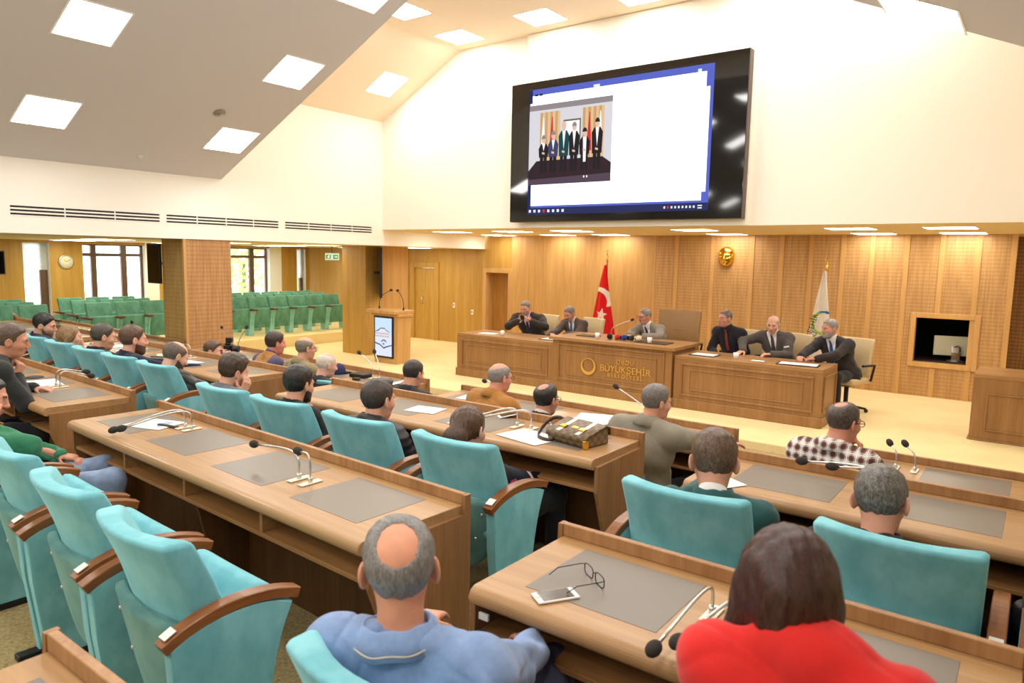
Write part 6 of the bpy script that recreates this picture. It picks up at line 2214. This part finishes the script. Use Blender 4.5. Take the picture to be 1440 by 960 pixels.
# second row left ----------------------------------------------------------
hipB = lambda x: (x, 3.26 - .03 * (x + 5.8))
P('black-haired person with a short beard in a navy jacket sitting with folded arms', (-8.487, 3.05, 1.195), (-8.55, 3.34), TER, R_(-8), push=1.045, hunch=.2, look=(R_(-26), R_(16), R_(6)), hair='short', hc=(20, 17, 17), skin=(216, 164, 136), beard=True, bth=.0022, bc=(84, 66, 56), top=(32, 36, 62), seat=.44,
  armR=dict(h=(-.10, .24, .26), d=(-.9, .2, .1), n=(0, -1, 0), c=.5), armL=dict(h=(.12, .26, .30), d=(.9, .2, .1), n=(0, -1, 0), c=.5), fine=.0065, hs=1.02)
P('person with long blonde-brown hair and a hand under the chin', (-7.863, 3.05, 1.124), (-7.86, 3.36), TER, R_(-4), push=1.045, hunch=.2, look=(R_(-6), R_(10), 0), hair='long', hc=(92, 64, 40), hc2=(168, 132, 90), skin=(224, 178, 152), top=(34, 34, 40), shoulder=.165, seat=.40, armR=chinR, armL='lap', fine=.0065, hs=.97)
P('short-haired person in black beside the blonde one in the second row', (-7.166, 3.07, 1.173), (-7.16, 3.35), TER, R_(-4), push=1.045, hunch=.2, look=(R_(-8), R_(10), 0), hair='crop', hth=.011, hc=(48, 40, 34), hc2=(90, 78, 66), skin=(216, 164, 134), top=(26, 24, 27), fcollar=1.08, collar=.03, seat=.42, armR='lap', armL='lap', fine=.0065, hs=1.02)
P('red-bearded person in a navy sweater in the second row', (-6.553, 3.06, 1.198), (-6.51, 3.34), TER, R_(-4), push=1.045, hunch=.2, look=(R_(-4), R_(6), 0), hair='short', hth=.012, hc=(62, 42, 32), hc2=(112, 78, 56), beard=True, bth=.010, bc=(74, 44, 32), skin=(224, 166, 140), top=(28, 30, 50), build=1.0, collar=.02, seat=.42, armR='desk', armL='desk', fine=.0065, hs=1.06)
P('bald bearded person in a black leather jacket looking down at a phone', (-5.827, 3.06, 1.120), (-5.80, 3.33), TER, R_(-2), push=1.045, hunch=.2, look=(R_(-2), R_(26), 0), hair='ring', hth=.008, hc=(74, 60, 50), hc2=(120, 102, 88), bald=(0, .035, .115), baldr=(.062, .10, .074), beard=True, bth=.006, bc=(66, 50, 42), skin=(228, 178, 152), top=sheen_leather('black leather', (44, 40, 37)), fcollar=1.08, collar=.03, fold=.007, seat=.42,
  armR=dict(h=(.16, .30, .12), d=(-.5, .8, .1), n=(0, 0, -1), c=.5), armL='lap', fine=.0065, hs=1.02)
# second row middle ----------------------------------------------------------
P('thick brown-haired person in a grey sweater touching the face with one hand', (-4.783, 2.95, 1.122), (-4.60, 3.08), TER, R_(-4), push=1.03, hunch=.4, look=(R_(0), R_(16), R_(8)), hair='short', hth=.022, hn=.002, hc=(44, 32, 26), hc2=(92, 70, 52), skin=(220, 166, 138), top=(108, 106, 114), seat=.42, collar=.02, armR=dict(head=(.105, .07, -.14), d=(-.05, .12, .95), n=(-1, -.2, .1), c=.7, fine=True, pole=(.6, .5, -.8)), armL='lap', fine=.0065, hs=1.04)
P('black-haired bearded person in a black top with a fist at the mouth', (-4.041, 2.98, 1.107), (-3.92, 3.08), TER, R_(-2), push=1.03, hunch=.4, look=(R_(10), R_(10), 0), hair='short', hth=.020, hc=(20, 16, 15), hc2=(52, 42, 36), beard=True, bth=.007, bc=(26, 21, 20), skin=(218, 160, 130), top=(28, 27, 29), seat=.42, armR=chinRx, armL='lap', fine=.006, coarse=.014, hs=1.05)
P('person with a faded haircut and black puffer jacket resting the chin on a fist', (-3.215, 2.95, 1.120), (-3.14, 3.08), TER, R_(-2), push=1.03, hunch=.4, look=(R_(2), R_(8), 0), hair='quiff', hth=.010, hc=(34, 26, 24), hc2=(78, 62, 52), skin=(222, 164, 138), top=plain('black puffer shell', (34, 32, 36), .5), quilt=True, off=.022, collar=.035, seat=.42, armR=dict(head=(.05, .085, -.24), d=(-.25, .12, .9), n=(-.5, -.8, .1), c=1.25, fine=True, pole=(.5, .2, -1)), armL='lap', fine=.0055, coarse=.013, hs=1.05)
P('person with brown hair tied back and a floral blouse, right of the puffer jacket', (-2.477, 2.93, 1.056), (-2.39, 3.08), TER, R_(0), push=1.03, hunch=.4, look=(R_(8), R_(12), R_(0)), hair='tied', hc=(52, 34, 24), hc2=(104, 72, 50), clip=True, skin=(222, 172, 146), top=floral(), top_name='blouse', shoulder=.17, seat=.40, armR='lap', armL='lap', fine=.0055, coarse=.013, hs=1.08, off=.014)
# second row right ---------------------------------------------------------
P('young brown-haired person in a dark teal blazer seen from behind', (-1.080, 2.92, 1.138), (-1.06, 3.06), TER, R_(12), look=(R_(10), R_(22), R_(0)), hair='short', hth=.018, hn=.0016, hc=(58, 42, 32), hc2=(120, 94, 72), skin=(218, 160, 134), top=fabric('dark teal corduroy', (42, 84, 84), .10, 12), top_name='blazer', fcollar=1.08, shirt=(238, 236, 232), collar=.016, seat=.42, armR='lap', armL=dict(h=(-.16, .40, .28), d=(.3, .9, -.1), n=(.6, 0, -1), c=.5, fine=True), fine=.0055, coarse=.013, hs=1.12, nape=.10, scol=.034, nk=-.06)
P('grey-haired person in a black sweater seen from behind at the right', (-.43, 2.92, 1.112), (-.37, 3.06), TER, R_(2), look=(R_(-4), R_(16), R_(-4)), hair='short', hth=.015, hn=.0018, hc=(58, 56, 54), hc2=(140, 134, 126), skin=(222, 158, 132), top=(30, 30, 34), fcollar=1.08, collar=.034, seat=.42, armR='lap', armL='lap', fine=.0055, coarse=.013, hs=1.07, nk=-.062, nape=.10)
P('person in a black padded jacket at the right edge, mostly out of the picture', (.30, 2.92, 1.12), (.37, 2.94), TER, 0, look=(0, R_(10), 0), hair='short', hc=(40, 32, 28), top=plain('black shell', (24, 24, 27), .5), quilt=True, off=.02, seat=.42, armR='lap', armL='rest', fine=.01)
# front row ------------------------------------------------------------------
P('photographer with brown hair raising a black camera over the front bench', (-7.628, 4.46, .861), (-7.6, 4.62), LOW, R_(-30), look=(R_(-20), R_(4), 0), hair='short', hth=.014, hc=(64, 46, 34), hc2=(110, 84, 62), skin=(214, 158, 132), top=(64, 30, 32), seat=.34, armR=dict(head=(.07, .15, -.075), d=(-.3, .1, .9), n=(-.8, -.5, 0), c=1.0, fine=True, pole=(.6, .2, -1)), armL=dict(head=(-.05, .16, -.085), d=(.2, .3, .9), n=(.5, -.5, .6), c=.9, fine=True, pole=(-.6, .2, -1)), fine=.0065)
r = thing('camera', 'black camera held up to the eye of the photographer', 'camera', (-7.55, 4.60, .885), R_(-50))
obj('camera_body', bx((-.07, -.035, -.05), (.07, .035, .05), .01, 3), M['black'], r)
bm = bmesh.new(); lathe(bm, [(.001, .03), (.036, .03), (.04, .06), (.042, .12), (.034, .125), (.001, .118)], n=20, axis='y'); obj('lens', bm, M['black'], r)
obj('prism_hump', bx((-.03, -.03, .05), (.03, .03, .078), .01, 3), M['black'], r)
obj('flash_unit', bx((-.032, -.02, .078), (.032, .055, .135), .008, 2), M['black'], r)
P('red-faced person in a tan vest over plaid purple sleeves in the front row', (-6.781, 4.70, 1.006), (-6.86, 4.62), LOW, R_(-10), look=(R_(-2), R_(8), 0), hair='short', hth=.016, hc=(34, 24, 22), hc2=(74, 56, 46), skin=(210, 138, 118), top=fabric('tan suede', (172, 122, 60), .08, 9), top_name='vest', vest=True, shirt=fabric('purple plaid', (82, 74, 104), .35, 60), off=.018, build=1.1, seat=.42, armR='desk', armL='desk', fine=.0065, hs=1.04, fat=1)
P('balding person with glasses in a khaki jacket in the front row', (-6.215, 4.68, 1.004), (-6.24, 4.64), LOW, R_(-8), look=(R_(-6), R_(4), 0), hair='ring', hth=.013, hc=(92, 82, 68), hc2=(150, 136, 116), bald=(0, .02, .10), baldr=(.062, .105, .062), glasses=True, skin=(222, 166, 140), top=fabric('khaki cotton', (142, 128, 90), .08, 9), fcollar=1.08, collar=.03, build=1.04, seat=.42, armR=dict(h=(.30, .42, .26), d=(.2, .95, 0), n=(0, 0, -1), c=.4, fine=True), armL='desk', fine=.0065)
P('white-haired balding person in a dark grey jacket in the front row', (-5.552, 4.42, .927), (-5.52, 4.60), LOW, R_(-6), look=(R_(-6), R_(12), 0), hair='ring', hth=.008, hc=(196, 182, 166), hc2=(232, 222, 210), brow=(190, 180, 168), bald=(0, .02, .105), baldr=(.06, .105, .066), skin=(230, 178, 156), top=(56, 54, 58), fcollar=1.08, seat=.40, armR='lap', armL='lap', fine=.0065)
P('dark-haired person in a black jacket bent over a sheet near the lectern', (-4.402, 4.45, .963), (-4.28, 4.58), LOW, R_(0), look=(R_(4), R_(16), R_(0)), hair='short', hth=.012, hc=(28, 22, 22), hc2=(66, 56, 52), skin=(214, 156, 130), top=(44, 42, 45), fcollar=1.08, collar=.034, seat=.40, armR='desk', armL='desk', fine=.0065)
P('balding grey-haired person in a mustard jacket in the front row', (-3.565, 4.62, 1.008), (-3.56, 4.56), LOW, R_(-16), look=(R_(-2), R_(6), 0), hair='ring', hth=.012, hc=(112, 104, 100), hc2=(160, 152, 146), bald=(0, -.03, .11), baldr=(.055, .088, .068), glasses=True, skin=(224, 158, 132), top=fabric('mustard wool', (170, 114, 48), .08, 9), fcollar=1.08, collar=.012, build=1.12, shoulder=.195, seat=.42, armR=dict(h=(.26, .42, .20), d=(.2, .9, 0), n=(0, 0, -1), c=.8, fine=True), armL='desk', fine=.006, coarse=.014, off=.02)
P('black-haired person with a thinning crown, glasses and navy jacket', (-2.937, 4.38, .943), (-2.88, 4.56), LOW, R_(-2), look=(R_(-4), R_(6), 0), hair='thin', hth=.014, hc=(20, 16, 16), hc2=(50, 42, 38), glasses=True, skin=(210, 148, 122), top=(34, 36, 46), shirt=(214, 206, 196), collar=.010, seat=.36, nk=-.045, scol=.04, armR='lap', armL='lap', fine=.006, coarse=.014)
P('grey-haired person in a grey suit jacket leaning an arm on the front bench', (-2.096, 4.50, 1.020), (-2.20, 4.56), LOW, R_(-6), look=(R_(-26), R_(6), 0), hair='short', hth=.016, hc=(84, 78, 74), hc2=(136, 128, 122), skin=(218, 158, 130), top=fabric('grey suiting', (140, 132, 116), .06, 14), top_name='suit_jacket', collar=.014, fcollar=1.08, build=1.10, shoulder=.195, seat=.42, off=.022, fold=.003, armR=dict(w=(-1.74, 4.93, .70), d=(.5, .8, 0), n=(0, 0, -1), c=.4, pole=(.8, -.1, .2)), armL='desk', fine=.006, coarse=.014)
P('person in a brown and white plaid shirt, hand at the face', (-.892, 4.50, 1.066), (-.92, 4.58), LOW, R_(-10), look=(R_(-20), R_(8), 0), hair='thin', hth=.012, hc=(48, 38, 34), hc2=(104, 88, 78), bald=(0, -.045, .105), baldr=(.03, .04, .045), glasses=True, skin=(216, 150, 124), top=plaid(), top_name='plaid_shirt', fcollar=1.08, collar=.022, build=1.12, shoulder=.165, seat=.42, off=.02, nk=-.06, armR=dict(head=(.075, .10, -.20), d=(-.2, .05, .95), n=(-.8, -.5, .1), c=1.1, fine=True, pole=(.25, .9, -.6)), armL='desk', fine=.006, coarse=.014)
P('bald person at the far left, only the crown showing over other heads', (-13.95, 4.52, .80), (-13.9, 4.62), LOW, 0, look=(R_(-10), R_(20), 0), hair='none', hc=(80, 60, 50), skin=(214, 142, 104), top=(40, 40, 46), seat=.40, armR='lap', armL='lap', fine=.01)
# at the front desk (facing the room) --------------------------------------------
def dais(label, head, hip, facing, **o):
    o.setdefault('open', 1.0); o.setdefault('fine', .0062); o.setdefault('coarse', .014); o.setdefault('top_name', 'suit_jacket'); o.setdefault('cuffs', True); o.setdefault('off', .018)
    return person(label, head, hip, 0, PI + facing, o)
dais('person in a black suit using a phone at the front desk\'s left end', (-7.254, 10.10, 1.131), (-7.16, 10.30), R_(14), look=(R_(-6), R_(20), 0), hair='short', hth=.010, rec=.012, hc=(92, 88, 86), hc2=(146, 140, 136), skin=(214, 160, 140), top=(52, 46, 43), shirt=(228, 214, 238), tie=(44, 44, 84), build=1.14, shoulder=.205,
     armR=dict(w=(-7.23, 9.90, .93), d=(-.55, .6, .30), n=(-.5, -.5, .6), c=.8, fine=True, pole=(.9, -.1, -.5)), armL=dict(w=(-6.98, 9.90, .93), d=(.6, .5, .25), n=(.5, -.5, .6), c=.8, fine=True, pole=(-.9, -.1, -.5)), fat=1)
phone('black phone held up by the person at the left end of the front desk', (-7.10, 9.80, .985), R_(20), 'black', tilt=R_(-40))
dais('moustached grey-haired person in a dark brown suit looking down beside the red flag', (-6.343, 10.10, 1.088), (-6.24, 10.30), R_(-4), look=(R_(-4), R_(26), 0), hair='short', hth=.011, hc=(96, 90, 86), hc2=(150, 142, 136), moustache=True, bc=(70, 64, 62), skin=(208, 150, 128), top=(84, 70, 66), shirt=(236, 236, 238), tie=(62, 92, 142), armR=dict(w=(-6.46, 9.74, .77), d=(-.7, .6, -.05), n=(0, 0, -1), c=.5, fine=True), armL=dict(w=(-6.20, 9.74, .77), d=(.7, .6, -.05), n=(0, 0, -1), c=.5, fine=True))
dais('moustached grey-haired person with glasses in a grey suit speaking at the centre', (-4.959, 10.10, 1.129), (-4.80, 10.36), R_(-10), look=(R_(-20), R_(8), 0), hair='short', hth=.011, hc=(104, 98, 94), hc2=(160, 152, 146), moustache=True, bc=(92, 86, 82), glasses=True, skin=(212, 152, 128), top=(134, 128, 120), shirt=(238, 236, 234), tie=(46, 44, 58), armR=dict(w=(-5.02, 9.70, .865), d=(-.7, .6, -.05), n=(0, 0, -1), c=.5, fine=True, pole=(.9, -.2, -.3)), armL=dict(w=(-4.76, 9.70, .865), d=(.8, .5, -.05), n=(0, 0, -1), c=.5, fine=True, pole=(-.9, -.2, -.3)), build=1.05)
dais('person in a black suit and red striped tie at the front desk', (-3.681, 10.10, 1.181), (-3.56, 10.32), R_(-8), look=(R_(-24), R_(4), 0), hair='short', hth=.010, rec=.014, hc=(88, 78, 72), hc2=(136, 124, 114), skin=(210, 152, 130), top=(36, 34, 42), shirt=(42, 40, 48), tie=stripe_tie(), cuffs=False, armR='lap', armL='lap')
dais('balding person in a dark grey suit, one arm on the front desk', (-2.999, 10.10, 1.146), (-2.88, 10.32), R_(-6), look=(R_(10), R_(16), R_(-4)), hair='ring', hth=.006, hc=(150, 136, 122), hc2=(196, 182, 168), brow=(120, 104, 92), bald=(0, .03, .11), baldr=(.064, .105, .07), skin=(226, 174, 152), top=(84, 78, 76), shirt=(240, 238, 236), tie=(62, 52, 54), build=1.06, armR=dict(w=(-3.30, 9.82, .775), d=(.2, .9, -.2), n=(0, 0, -1), c=.3, fine=True, pole=(1, 0, .1)), armL=dict(w=(-2.90, 9.80, .765), d=(.8, .7, 0), n=(0, 0, -1), c=.5))
dais('grey-bearded person in a dark suit and blue tie at the front desk', (-2.254, 10.10, 1.142), (-2.08, 10.32), R_(-18), look=(R_(-20), R_(6), 0), hair='short', hth=.013, hc=(108, 106, 104), hc2=(164, 160, 156), beard=True, bth=.008, bc=(120, 114, 110), bc2=(190, 184, 178), skin=(210, 152, 130), top=(48, 43, 46), shirt=(240, 238, 236), tie=(38, 84, 148), build=1.05, armR=dict(w=(-2.52, 9.72, .77), d=(-.5, .9, -.05), n=(0, 0, -1), c=.45, fine=True, pole=(.9, -.3, -.3)), armL=dict(w=(-2.30, 9.72, .77), d=(.8, .6, -.05), n=(0, 0, -1), c=.45, fine=True, pole=(-.9, -.3, -.3)))
# pocket square as a part of its owner's suit
own = [o for o in bpy.data.objects if o.get('label', '').startswith('balding person in a dark grey suit')][0]
sq = bx((-.035, -.012, -.008), (.035, .0, .012), .003)
sq = obj('pocket_square', sq, plain('white linen', (240, 240, 238), .8), own, (.115, -.335, .86), R_(8))
sq.rotation_euler = (R_(-8), R_(-14), R_(8))

# ------------------------------------------------------------ camera and light
cam = bpy.data.cameras.new('camera')
cam.sensor_width = 36; cam.lens = 25.0; cam.clip_start = .05
co = bpy.data.objects.new('view_camera', cam)
COL.objects.link(co)
pi_, ro_, ya_ = R_(6.709), R_(1.091), R_(36.726)
f = Vector((-math.sin(ya_) * math.cos(pi_), math.cos(ya_) * math.cos(pi_), -math.sin(pi_)))
r0 = Vector((math.cos(ya_), math.sin(ya_), 0)); u0 = r0.cross(f)
rr = r0 * math.cos(ro_) + u0 * math.sin(ro_); uu = -r0 * math.sin(ro_) + u0 * math.cos(ro_)
co.matrix_world = Matrix(((rr.x, uu.x, -f.x, 0), (rr.y, uu.y, -f.y, 0), (rr.z, uu.z, -f.z, 2.0), (0, 0, 0, 1)))
cam.dof.use_dof = True; cam.dof.focus_distance = 5.5; cam.dof.aperture_fstop = 4.0
S.camera = co
w = bpy.data.worlds.new('daylight'); S.world = w; w.use_nodes = True
bg = w.node_tree.nodes['Background']; bg.inputs[0].default_value = (.93, .97, 1, 1); bg.inputs[1].default_value = 4.0
S.view_settings.view_transform = 'Standard'; S.view_settings.look = 'None'; S.view_settings.gamma = 1
S.view_settings.use_curve_mapping = False
S.view_settings.exposure = EXPO
S.cycles.use_denoising = True
S.cycles.max_bounces = 8; S.cycles.diffuse_bounces = 5; S.cycles.glossy_bounces = 3; S.cycles.transmission_bounces = 6
S.cycles.sample_clamp_indirect = 6
